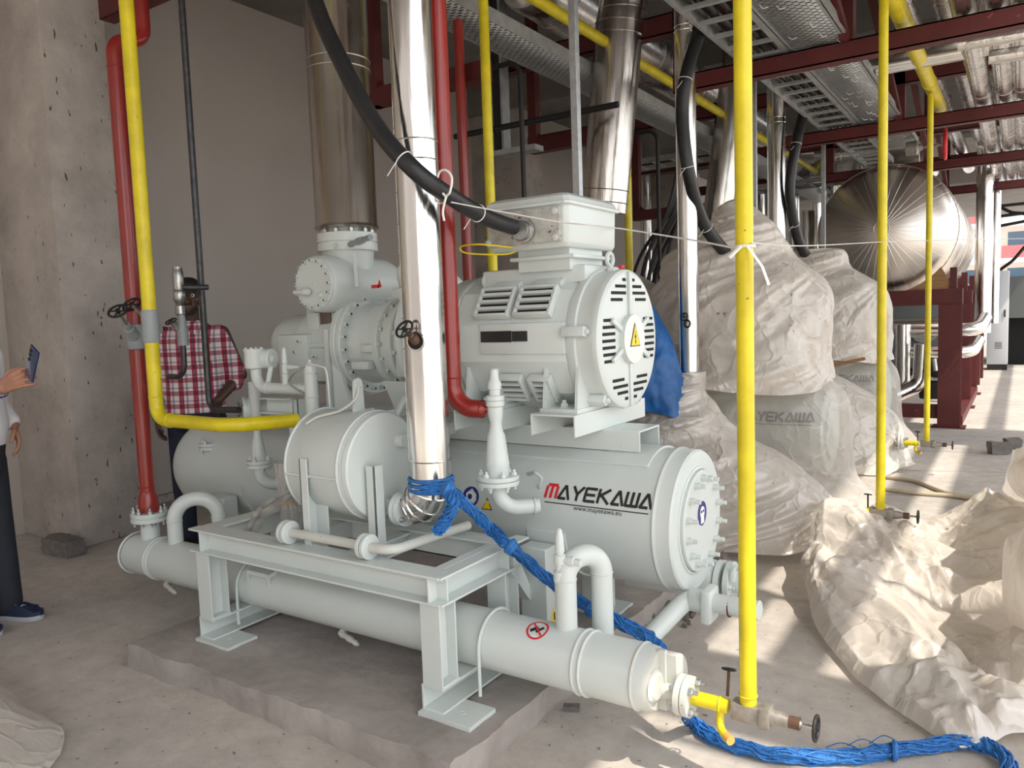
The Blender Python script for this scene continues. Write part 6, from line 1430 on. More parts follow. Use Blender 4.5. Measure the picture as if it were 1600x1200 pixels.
mb = MB(); mb.box((cx_, 2.28, zb_+.05), (.05, .04, .10), bev=.004); mb.build('controller', M['paint_d'], A)
# ------------------------------------------------------------------ black supply cable into the terminal box
def cable(name, pts, r, label, n=10, ties=()):
    P_ = bez(pts, n); A = thing(name, P_[-1], label, 'cable')
    mb = MB(); mb.tube(P_, r, 20); mb.build('sheath', M['black'], A)
    for k in ties:
        i = int(k*(len(P_)-2))+1; d = (P_[i+1]-P_[i-1]).normalized(); mb = MB(); mb.torus(P_[i], d, r+.001, .0022, 24, 6)
        mb.cyl(P_[i]+V((.0,-r,-r*.3)), P_[i]+V((-.03,-r-.02,-.06)), .0016, n=6); mb.build('cable_tie', M['white'], A)
    return A, P_
A, P_ = cable('supply_cable', [at(470,-110,Y=2.25), at(492,0,Y=2.12), at(535,100,Y=2.05), at(590,200,Y=2.04), at(650,268,Y=2.07), at(705,308,Y=2.2), at(760,340,Y=2.42), at(812,358,Y=2.60)], .031, 'thick black cable swooping down into the motor terminal box', 12, (.52, .83))
g0 = at(812, 358, Y=2.60); d = (P_[-1]-P_[-3]).normalized(); gp = V((at(822,361,Y=2.612).x, 2.612, at(822,361,Y=2.612).z))
mb = MB(); mb.lathe(gp+V((0,.006,0)), (0,-1,0), [(0,.044),(.012,.044),(.0121,.048),(.03,.048),(.031,.04),(.055,.038)], 12); tag(mb.build('cable_gland', M['steel'], bevel=.001), 'metal gland where the thick black cable enters the terminal box', 'cable gland')
mb = MB(); mb.tube(bez([gp+V((-.06,-.01,-.06)), gp+V((-.16,-.10,-.045)), gp+V((-.235,-.12,-.05)), gp+V((-.22,-.1,-.075)), gp+V((-.1,-.02,-.085)), gp+V((-.05,-.0,-.075))], 8), .0035, 8); tag(mb.build('earth_wire', M['yellow']), 'thin yellow wire loop beside the cable gland', 'wire')
cable('supply_cable', [at(1112,22,Y=4.9), at(1100,35,Y=4.85), at(1074,110,Y=4.66), at(1066,180,Y=4.64), at(1076,270,Y=4.66), at(1100,350,Y=4.9), at(1140,402,Y=5.15)], .040, 'thick black cable curving past the slim clad upright into the nearer plastic wrap', 10, (.36, .66, .86))
cable('supply_cable', [at(1268,168,Y=7.5), at(1258,172,Y=7.4), at(1244,225,Y=7.25), at(1234,300,Y=7.25), at(1246,370,Y=7.5), at(1268,418,Y=7.75)], .045, 'thick black cable curving down into the farther plastic wrap', 10, (.4, .75))
# white string
sy = lambda px, py, Y: at(px, py, Y=Y)
pth = [sy(705,316,2.15), sy(790,332,2.38), sy(875,347,2.55), sy(925,352,2.60), at(968,357,X=-1.44), sy(1075,374,2.7), sy(1146,387,2.17)]
mb = MB(); mb.tube(bez(pth, 10), .0042, 6, flat=(1,.5)); mb.tube(bez([sy(1176,380,2.16), sy(1260,384,3.2), sy(1378,378,4.68)], 10), .0045, 6, flat=(1,.5)); mb.tube(bez([sy(1378,378,4.68), sy(1414,377,5.9), sy(1449,376,7.2), sy(1530,374,8.5), sy(1640,372,10)], 10), .006, 6, flat=(1,.5))
yp = V((YX, YY, sy(1150,386,2.17).z)); mb.torus(yp, (0,0,1), .028, .0045, 20, 6)
mb.tube([yp+V((.02,-.03,-.005)), yp+V((.06,-.04,-.06)), yp+V((.075,-.03,-.11))], .008, 6, flat=(1,.3)); mb.tube([yp+V((.0,-.03,.0)), yp+V((-.03,-.04,-.03))], .006, 6)
tag(mb.build('white_string', M['rope_w']), 'thin white string stretched across the scene from cable to yellow pipes', 'string')
k0 = sy(697,308,2.14)
mb = MB(); mb.tube(bez([k0, sy(684,290,2.13), sy(686,270,2.13), sy(697,266,2.13), sy(706,278,2.13), sy(703,300,2.13), k0, sy(692,330,2.12), sy(694,345,2.12)], 8), .0042, 6); d = V((.6,.2,-.5)).normalized(); mb.torus(sy(690,302,2.18), d, .034, .004, 24, 6); mb.torus(sy(694,305,2.185), d, .034, .004, 24, 6)
tag(mb.build('string_bow', M['rope_w']), 'white string tied in a loop round the thick black cable', 'string')

# ------------------------------------------------------------------ blue rope bundle
def rope(A, pts, r, n=18, name='rope_strands', seed=0, tw=5):
    P_ = bez(pts, 14); fr = []
    u, w, _ = frame(P_[1]-P_[0])
    for i, p in enumerate(P_):
        t_ = (P_[min(i+1,len(P_)-1)]-P_[max(i-1,0)]).normalized(); u = (u-t_*u.dot(t_)).normalized(); fr.append((p, u.copy(), t_.cross(u)))
    mb = MB(); mb.tube(P_, r*.72, 10)
    for k in range(n):
        rr = r*(.62+.38*((k*7) % 5)/4)
        q = []
        for i, (p, a, b) in enumerate(fr):
            ph = 2*math.pi*k/n + i*tw/len(P_)*1.3 + noise.noise(V((k*1.7, i*.12, seed)))*1.6
            e = rr*(1+.35*noise.noise(V((k*3.1, i*.3, seed+5))))
            q.append(p+a*math.cos(ph)*e+b*math.sin(ph)*e)
        mb.tube(q, r*.16, 5)
    mb.build(name, M['blue'], A)
A = thing('blue_rope', (PX, PY, .6), 'frayed blue rope tied round the clad elbow, stretched over the frame and along the floor', 'rope')
zt_ = at(660, 757, Y=2.2).z
mb = MB(); 
for k in range(8): mb.torus((PX, PY, zt_+.0065*(k-4)), (.08*math.sin(k*2.3),.08*math.cos(k*2),1), R_+.006, .0055, 36, 6)
mb.build('rope_wrap', M['blue'], A)
kn = at(700, 765, Y=2.15)
mb = MB(); mb.sphere(kn, .030, 14, sc=(1.1,.9,1)); mb.torus(kn, (1,.3,-.4), .022, .013, 18, 8); mb.build('knot', M['blue'], A)
rope(A, [kn, at(708,785,Y=2.13), at(698,810,Y=2.13), at(682,832,Y=2.12)], .022, 20, 'rope_tail', 3)
k1 = at(797, 853, Z=FZ+.03); k2 = at(922, 950, Y=2.40)
rope(A, [kn, at(735,795,Y=2.2), at(765,825,Y=2.3), k1, at(835,888,Y=2.42), at(880,922,Y=2.44), k2], .021, 20, 'rope_strands', 1)
for k_, dd in ((k1, (1,.3,-.8)), (k2, (1,.2,-.6))):
    mb = MB(); mb.torus(k_, dd, .020, .012, 18, 8); mb.torus(k_+V((.01,0,-.008)), dd, .017, .012, 18, 8); mb.build('knot', M['blue'], A)
rope(A, [k2, at(960,968,Y=2.42), at(1012,995,Y=2.42), at(1035,1022,Y=2.40), at(1052,1065,Y=2.36), at(1066,1105,Y=2.33), at(1085,1130,Z=.03), at(1112,1150,Z=.025), at(1160,1168,Z=.025), at(1230,1180,Z=.025), at(1320,1182,Z=.025), at(1400,1172,Z=.025), at(1490,1160,Z=.03), at(1540,1165,Z=.03), at(1575,1190,Z=.03), at(1580,1240,Z=.03)], .022, 22, 'rope_strands', 9, 14)
k3 = at(1398, 1173, Z=.03); mb = MB(); mb.torus(k3, (1,.2,0), .024, .009, 18, 8); mb.build('knot', M['blue'], A)
for i in range(3):
    c = at(1290+i*34, 1168-i*3, Z=.03); mb = MB(); mb.tube(bez([c, c+V((.04,.03,.012+.006*i)), c+V((.09,.02,.014)), c+V((.13,-.01,.004))], 8), .0018, 5); mb.build('loose_strand', M['blue'], A)

# ------------------------------------------------------------------ signs on tube and drum
def ontube(u, v, X0, a0, lift=.0015): return onv(u, v, lift, X0, a0, TR, TY, TZ)
st = at(838, 985, Y=TY-.05); a0 = math.asin(min(.95, (st.z-TZ)/TR))
oc = next(o for o in COL.objects if o.name == 'oil_cooler')
def sign_ring(X0, a0, r0, r1, mt, name, lift):
    mb = MB(); n = 36; A_ = [mb.v(ontube(r0*math.cos(2*math.pi*k/n), r0*math.sin(2*math.pi*k/n), X0, a0, lift)) for k in range(n)]
    if r1:
        B_ = [mb.v(ontube(r1*math.cos(2*math.pi*k/n), r1*math.sin(2*math.pi*k/n), X0, a0, lift)) for k in range(n)]
        for k in range(n): mb._f([A_[k], A_[(k+1)%n], B_[(k+1)%n], B_[k]])
    else: mb._f(A_)
    mb.build(name, mt, oc, smooth=False, recalc=False)
sign_ring(st.x, a0, .040, 0, M['stickw'], 'prohibition_sign', .0012)
sign_ring(st.x, a0, .040, .033, M['stred'], 'prohibition_ring', .0018)
mb = MB(); put = lambda u, v: ontube(u, v, st.x, a0, .0022)
seg_strip(mb, (-.022, -.012), (.0, .008), .013, put); seg_strip(mb, (.0, -.012), (.020, .012), .011, put); mb.build('boot_prints', M['stblack'], oc, smooth=False, recalc=False)
mb = MB(); seg_strip(mb, (-.024, .022), (.024, -.022), .006, lambda u, v: ontube(u, v, st.x, a0, .003)); mb.build('prohibition_bar', M['stred'], oc, smooth=False, recalc=False)
dr = next(o for o in COL.objects if o.name == 'oil_separator_drum')
q = at(608, 766, X=DX1-.035); mb = MB(); disc(mb, (DX1-.037, q.y, q.z), (1,0,0), .030); mb.build('sticker', M['navy'], dr)
mb = MB(); 
for k in range(2): mb.span((DX1-.0358, q.y-.016, q.z-.012+k*.014), (DX1-.0352, q.y+.016, q.z-.005+k*.014))
mb.build('sticker_print', M['stickw'], dr)
# tilted plate on a stalk behind the drum
A = thing('instrument_plate', (-2.3, 2.62, .99), 'white square plate on a slanted stalk between drum and clad upright', 'plate')
c = [at(598,595,Y=2.55), at(632,597,Y=2.55), at(637,602,Y=2.55), at(636,648,Y=2.6), at(622,650,Y=2.6)]
mb = MB(); mb.prism(c, (0,.005,0)); mb.build('plate', PT, A)
mb = MB(); mb.cyl(at(632,622,Y=2.5), at(618,650,Y=2.42), .014, n=14); mb.build('stalk', PT, A)

# ------------------------------------------------------------------ small things on the floor
def stone(px, py, sz, label, name='paver_brick', cat_='brick', seed=0, rz=.4):
    q = at(px, py, Z=0); mb = MB(); mb.box((0,0,sz[2]/2), sz, rz=rz)
    bmesh.ops.subdivide_edges(mb.bm, edges=mb.bm.edges[:], cuts=4, use_grid_fill=True)
    for v in mb.bm.verts: v.co += noise.noise_vector(v.co*14+V((seed,0,0)))*min(sz)*.16
    zmin = min(v.co.z for v in mb.bm.verts)
    for v in mb.bm.verts: v.co += V((q.x, q.y, -zmin))
    return tag(mb.build(name, M['brickgrey'], ang=50), label, cat_)
stone(101, 866, (.26,.13,.10), 'broken grey paver brick by the foot of the concrete column', seed=1, rz=.1)
stone(93, 853, (.16,.12,.07), 'small grey paver piece behind the brick by the column', seed=5, rz=.8)
stone(1562, 709, (.17,.12,.10), 'grey stone on the far floor, left of a smaller one', seed=2)
stone(1582, 706, (.13,.10,.12), 'small grey stone on the far floor beside a larger stone', seed=3)
random.seed(21)
mb = MB()
for i in range(120):
    a = random.random()*6.28; r = random.random()**.6*.24; s_ = random.uniform(.008, .026)*(1.3-r*2.5)
    c = at(1000, 955, Z=0)+V((math.cos(a)*r*1.2, math.sin(a)*r, .004+max(0, .05*(1-r*4))))
    mb.box(c, (s_*1.4, s_, s_), R=Matrix.Rotation(random.random()*3, 3, (random.random(), random.random(), 1)))
tag(mb.build('rubble', M['brickgrey'], smooth=False), 'little heap of concrete rubble under the logo vessel', 'rubble', kind='stuff')
stone(893, 1110, (.06,.03,.02), 'dark scrap of debris on the floor beside the plinth', name='debris', cat_='debris', seed=8)
M['hose'] = mat('pale hose', (.55,.45,.32), .6)
for pts, lb in (([(1383,745),(1430,752),(1480,770),(1520,777),(1560,782),(1640,800)], 'pale hose curving across the far sunlit floor, nearest the stones'), ([(1383,764),(1430,770),(1500,776),(1560,790),(1620,812)], 'pale hose on the sunlit floor, the nearer of two')):
    mb = MB(); mb.tube(bez([at(x, y, Z=.018) for x, y in pts], 10), .016, 10); tag(mb.build('floor_hose', M['hose']), lb, 'hose')

# ------------------------------------------------------------------ people
def cap(mb, a, b, ra, rb, n=16, sc=None):
    a = V(a); b = V(b); d = b-a; L_ = max(d.length, 1e-4)
    pr = [(-ra, .001)]+[(-ra*math.cos(math.pi/2*i/5), ra*math.sin(math.pi/2*i/5)) for i in range(1, 6)]
    pr += [(L_+rb*math.sin(math.pi/2*i/5), rb*math.cos(math.pi/2*i/5)) for i in range(0, 5)]+[(L_+rb, .001)]
    mb.lathe(a, d, pr, n, cap=(False, False))
def chain(mb, pts, rs):
    for (a, b), (ra, rb) in zip(zip(pts, pts[1:]), zip(rs, rs[1:])): cap(mb, a, b, ra, rb)
def hand(mb, wrist, d, n, s_, curl, size=1, spread=.12, thumb=.7):
    """d: wrist to knuckles, n: the way the palm faces, s_: thumb side"""
    d = V(d).normalized(); n = (V(n)-d*V(n).dot(d)).normalized(); s_ = d.cross(n)*(1 if d.cross(n).dot(V(s_)) > 0 else -1)
    w = V(wrist); L_ = .09*size
    for k in range(4): cap(mb, w+d*.012+s_*(k-1.5)*.012, w+d*L_+s_*(k-1.5)*.0195*size, .015, .0105*size)
    for k, (l, r) in enumerate(((.066,.0082),(.078,.0088),(.082,.009),(.074,.0088))):   # little .. index
        b = w+d*L_+s_*(k-1.5)*.0205*size; dd = (d+s_*(k-1.5)*spread).normalized(); p = [b]; ang = 0
        for seg, f in enumerate((.45,.32,.23)):
            ang += curl*(1.0, 1.15, .7)[seg]
            v_ = (dd*math.cos(ang)+n*math.sin(ang)); p.append(p[-1]+v_*l*size*f)
        chain(mb, p, [r*1.1*size, r*size, r*.93*size, r*.78*size])
    b = w+d*.022+s_*.024*size; t1 = b+(d*.55+s_*.62+n*.3).normalized()*.038*size; t2 = t1+(d*.85+s_*(.5-thumb*.5)+n*thumb*.6).normalized()*.032*size; t3 = t2+(d*.9-s_*thumb*.3+n*thumb*.8).normalized()*.026*size
    chain(mb, [b, t1, t2, t3], [.014, .0115*size, .010*size, .008*size])
def remesh(o, vox, sm=4):
    r = o.modifiers.new('remesh', 'REMESH'); r.mode = 'VOXEL'; r.voxel_size = vox; r.use_smooth_shade = True
    s_ = o.modifiers.new('smooth', 'SMOOTH'); s_.iterations = sm; s_.factor = .5
    return o
def head(mb, c, f, up, sc=1.0):
    """c: centre of the skull, f: the way the face looks"""
    f = V(f).normalized(); up = V(up).normalized(); s_ = f.cross(up).normalized(); up = s_.cross(f)
    def p(a, b, h): return V(c)+(s_*a+f*b+up*h)*sc
    R3 = Matrix((s_, f, up)).transposed()
    mb.sphere(p(0,-.012,.025), .092*sc, 20, sc=(.82,1.03,.95), R=R3)
    mb.sphere(p(0,.022,-.045), .070*sc, 18, sc=(.86,.93,1.05), R=R3)
    cap(mb, p(0,.058,-.090), p(0,.05,-.075), .026*sc, .03*sc)
    cap(mb, p(0,.088,.005), p(0,.104,-.034), .009*sc, .0155*sc); cap(mb, p(-.012,.09,-.036), p(.012,.09,-.036), .012*sc, .012*sc)
    cap(mb, p(-.022,.080,-.062), p(.022,.080,-.062), .0085*sc, .0085*sc); cap(mb, p(-.018,.078,-.074), p(.018,.078,-.074), .009*sc, .009*sc)
    for q in (-1, 1):
        cap(mb, p(q*.045,.066,.022), p(q*.015,.082,.020), .010*sc, .010*sc)
        cap(mb, p(q*.078,-.008,.018), p(q*.075,-.004,-.028), .013*sc, .009*sc); cap(mb, p(q*.05,.05,-.02), p(q*.05,.04,-.03), .03*sc, .03*sc)
    return p
def torso(mb, pts):   # (centre, half width, half depth, side vector)
    rows = []
    for c, w, dp, s_ in pts:
        s_ = V(s_).normalized(); f = V((s_.y, -s_.x, 0))
        rows.append([V(c)+s_*math.copysign(abs(math.cos(a))**.85, math.cos(a))*w+f*math.copysign(abs(math.sin(a))**.9, math.sin(a))*dp for a in [2*math.pi*k/28 for k in range(28)]])
    mb.rings(rows)
def skin_mat(name, c): return mat(name, c, .45, var=.12, vscale=14)
def plaid():
    m = mat('red and white plaid cotton', (.6,.5,.5), .85); t = m.node_tree; N = t.nodes; L = t.links; b = N['Principled BSDF']
    g_ = N.new('ShaderNodeTexCoord'); sp = N.new('ShaderNodeSeparateXYZ'); L.new(g_.outputs['Object'], sp.inputs[0])
    def band(sock, freq, ph):
        a = N.new('ShaderNodeMath'); a.operation = 'MULTIPLY_ADD'; a.inputs[1].default_value = freq; a.inputs[2].default_value = ph; L.new(sock, a.inputs[0])
        f = N.new('ShaderNodeMath'); f.operation = 'FRACT'; L.new(a.outputs[0], f.inputs[0])
        r = N.new('ShaderNodeValToRGB'); r.color_ramp.interpolation = 'CONSTANT'; e = r.color_ramp.elements
        e[0].position = 0; e[0].color = (.86,.82,.82,1); e[1].position = .34; e[1].color = (.50,.06,.12,1)
        for pos, c in ((.46,(.22,.14,.18,1)),(.56,(.52,.07,.13,1)),(.70,(.86,.82,.82,1)),(.84,(.45,.42,.48,1))): q_ = e.new(pos); q_.color = c
        L.new(f.outputs[0], r.inputs[0]); return r.outputs[0]
    ad = N.new('ShaderNodeMath'); ad.operation = 'ADD'; L.new(sp.outputs[0], ad.inputs[0]); L.new(sp.outputs[1], ad.inputs[1])
    x = N.new('ShaderNodeMixRGB'); x.blend_type = 'MULTIPLY'; x.inputs[0].default_value = .85; L.new(band(ad.outputs[0], 8.0, .2), x.inputs[1]); L.new(band(sp.outputs[2], 12, .1), x.inputs[2])
    L.new(x.outputs[0], b.inputs['Base Color']); return m
M['plaid'] = plaid()
M['denim'] = mat('dark indigo denim', (.012,.018,.045), .8, var=.4, vscale=12)
M['skinA'] = skin_mat('dark skin', (.085,.042,.028)); M['skinB'] = skin_mat('tan skin', (.42,.20,.13))
M['knit'] = mat('white cotton shirt', (.80,.80,.83), .8, var=.08, vscale=8)
M['trouser'] = mat('charcoal trousers', (.022,.026,.038), .8, var=.3, vscale=10)
M['navyshoe'] = mat('navy canvas shoe', (.012,.022,.06), .7); M['sole'] = mat('pale grey sole', (.45,.46,.5), .6)

def shoe(A, toe, heel, mt, solem, name='shoe'):
    toe = V(toe); heel = V(heel); d = (toe-heel); L_ = d.length; d.normalize(); s_ = V((-d.y, d.x, 0))
    outl = [(0,.032),(.06,.04),(.35,.038),(.6,.045),(.8,.047),(.93,.036),(1,.012)]
    def row(z, k, lift=0): 
        a = [heel+d*L_*t_+s_*w*k+V((0,0,z+lift)) for t_, w in outl]; b = [heel+d*L_*t_-s_*w*k+V((0,0,z+lift)) for t_, w in outl[::-1]]; return a+b
    mb = MB(); mb.rings([row(.002, 1.0), row(.024, 1.08), row(.026, 1.0)]); so_ = mb.build('sole', solem, None)
    mb = MB(); rows = []
    for z, k, t0 in ((.022, .98, 0), (.045, .95, 0), (.065, .82, 0), (.08, .6, 0)):
        r = row(z, k); n = len(r)
        for i, p in enumerate(r):
            t_ = (p-heel).dot(d)/L_; hmax = .10 if t_ < .4 else .10-.055*((t_-.4)/.6)
            p.z = min(p.z, hmax)
            if z > .06 and t_ > .85: r[i] = p-d*(t_-.85)*L_*.8
        rows.append(r)
    mb.rings(rows); cap(mb, heel+d*L_*.22+V((0,0,.06)), heel+d*L_*.24+V((0,0,.13)), .038, .036)
    o = mb.build(name, mt, A, bevel=0); so_.parent = o; so_.location = V(so_.location)-wl(o)
    mb = MB()
    for k in range(4): c = heel+d*L_*(.42+.09*k)+V((0,0,.092-.012*k)); mb.tube([c-s_*.025+V((0,0,-.006)), c+V((0,0,.004)), c+s_*.025+V((0,0,-.006))], .0035, 6)
    mb.build('laces', solem if solem is M['sole'] else M['matblack'], o)
    return o

# ---- man in the plaid shirt, standing behind the pipes
def plaid_man():
    F = V((.70,-.71,0)).normalized(); Sd = V((.71,.70,0))          # facing the camera side ; Sd = his left (picture right)
    base = V((-4.53, 3.06, 0)); A = thing('person', base, 'man in black cap, red plaid shirt and dark jeans standing behind the pipes', 'person')
    def b(s_, f, z): return base+Sd*s_+F*f+V((0,0,z))
    hd = b(.005,.03,1.655)
    # body
    mb = MB(); p = head(mb, hd, (.78,-.62,-.03), (0,0,1), 1.02)
    cap(mb, b(0,-.01,1.46), hd+V((0,0,-.06)), .058, .058)
    torso(mb, [(b(0,0,.86),.15,.11,Sd),(b(0,0,1.0),.155,.11,Sd),(b(0,0,1.2),.165,.11,Sd),(b(0,0,1.36),.18,.11,Sd),(b(0,0,1.44),.15,.09,Sd),(b(0,-.01,1.49),.06,.06,Sd)])
    RS, LS = b(-.185,0,1.41), b(.19,0,1.41); RE, RW = b(-.235,-.03,1.13), b(-.235,.05,.885); LE, LW = b(.285,-.05,1.13), b(.16,.10,.98)
    chain(mb, [RS, RE, RW], [.052,.042,.029]); chain(mb, [LS, LE, LW], [.052,.042,.029])
    hand(mb, RW, (.05,.02,-1), Sd*1.0, F, .32); hand(mb, LW, (-.35,-.15,-.7), -F, -Sd, .4)
    for s_, kf, ft in ((-1, (.02,.02), b(-.10,.03,.09)), (1, (.06,.05), b(.13,-.10,.09))):
        chain(mb, [b(s_*.085,0,.88), b(s_*.105+kf[0]*.3,kf[1],.49), ft], [.085,.056,.042])
    remesh(mb.build('body', M['skinA'], A), .0055)
    # eyes
    for q in (-1, 1):
        mb = MB(); mb.sphere(p(q*.03,.073,.006), .0125, 10); mb.build('eye', M['stickw'], A)
        mb = MB(); mb.sphere(p(q*.03,.0825,.005), .006, 8); mb.build('iris', M['matblack'], A)
        mb = MB(); mb.tube([p(q*.046,.078,.026), p(q*.03,.089,.031), p(q*.014,.091,.027)], .004, 6); mb.build('eyebrow', M['matblack'], A)
    mb = MB(); mb.tube([p(-.022,.090,-.052), p(0,.098,-.048), p(.022,.090,-.052)], .0045, 6); mb.tube([p(-.05,.05,-.075), p(-.03,.078,-.098), p(0,.088,-.108), p(.03,.078,-.098), p(.05,.05,-.075)], .010, 8); mb.build('beard', M['matblack'], A)
    # cap
    mb = MB(); s2 = V((.62,.78,0)); f2 = V((.78,-.62,0)); R3 = Matrix((s2, f2, V((0,0,1)))).transposed()
    rr = []
    for i in range(9):
        a = math.pi/2*i/8; rr.append([p(math.cos(t_)*.084*math.cos(a)**.8, -.012+math.sin(t_)*.103*math.cos(a)**.8, .040+.082*math.sin(a)) for t_ in [2*math.pi*k/28 for k in range(28)]])
    mb.rings(rr, cap=(True, True)); mb.build('cap', M['matblack'], A)
    mb = MB(); br = [p(math.sin(t_)*.075, .06+math.cos(t_)*.10, .044-.02*math.cos(t_)) for t_ in [math.radians(-80+k*160/14) for k in range(15)]]; mb.prism(br, (0,0,.006)); mb.build('cap_peak', M['matblack'], A)
    mb = MB(); 
    for k in range(7): a = math.radians(-30+k*9.5); q = p(math.sin(a)*.0835, -.012+math.cos(a)*.103, .062); mb.box(q+f2*.002, (.006,.004,.009+.003*(k % 2)), R=Matrix.Rotation(math.atan2(f2.y, f2.x)+math.pi/2, 3, 'Z'))
    mb.build('cap_lettering', M['stickw'], A)
    # shirt
    mb = MB(); torso(mb, [(b(0,.0,.90),.188,.135,Sd),(b(0,0,.96),.185,.135,Sd),(b(0,0,1.1),.175,.128,Sd),(b(0,0,1.25),.19,.13,Sd),(b(0,0,1.38),.20,.125,Sd),(b(0,-.005,1.455),.135,.092,Sd),(b(0,-.01,1.50),.078,.072,Sd)])
    chain(mb, [b(-.175,0,1.40), b(-.235,-.03,1.15), b(-.235,.0,1.04)], [.07,.062,.056]); chain(mb, [b(.17,0,1.40), b(.255,-.04,1.16), b(.25,-.02,1.08)], [.070,.062,.056])
    remesh(mb.build('shirt', M['plaid'], A), .011, 3)
    mb = MB(); mb.prism([b(-.07,.11,1.50), b(-.005,.125,1.44), b(-.05,.14,1.41), b(-.1,.11,1.47)], F*.008); mb.build('collar', M['plaid'], A)
    mb = MB(); mb.prism([b(.07,.11,1.50), b(.005,.125,1.44), b(.05,.14,1.41), b(.1,.11,1.47)], F*.008); mb.build('collar', M['plaid'], A)
    for i in range(6): mb = MB(); c = b(.0,.136-.01*(i > 3),1.38-i*.08); mb.lathe(c, F, [(0,.006),(.004,.006)], 10); mb.build('button', M['stickw'], A)
    mb = MB(); mb.box(b(.09,.128,1.29), (.10,.008,.11), rz=math.atan2(Sd.y, Sd.x), bev=.003); mb.build('pocket', M['plaid'], A)
    # jeans
    mb = MB(); torso(mb, [(b(0,0,.80),.165,.125,Sd),(b(0,0,.90),.17,.125,Sd),(b(0,0,.98),.165,.12,Sd)])
    chain(mb, [b(-.088,0,.85), b(-.108,.02,.48), b(-.10,.03,.10)], [.100,.072,.060]); chain(mb, [b(.088,0,.85), b(.12,.05,.48), b(.13,-.10,.10)], [.100,.072,.060])
    remesh(mb.build('jeans', M['denim'], A), .011, 3)
    shoe(A, b(-.13,.19,0), b(-.09,-.09,0), M['matblack'], M['matblack']); shoe(A, b(.17,.06,0), b(.12,-.20,0), M['matblack'], M['matblack'])
    return A
plaid_man()

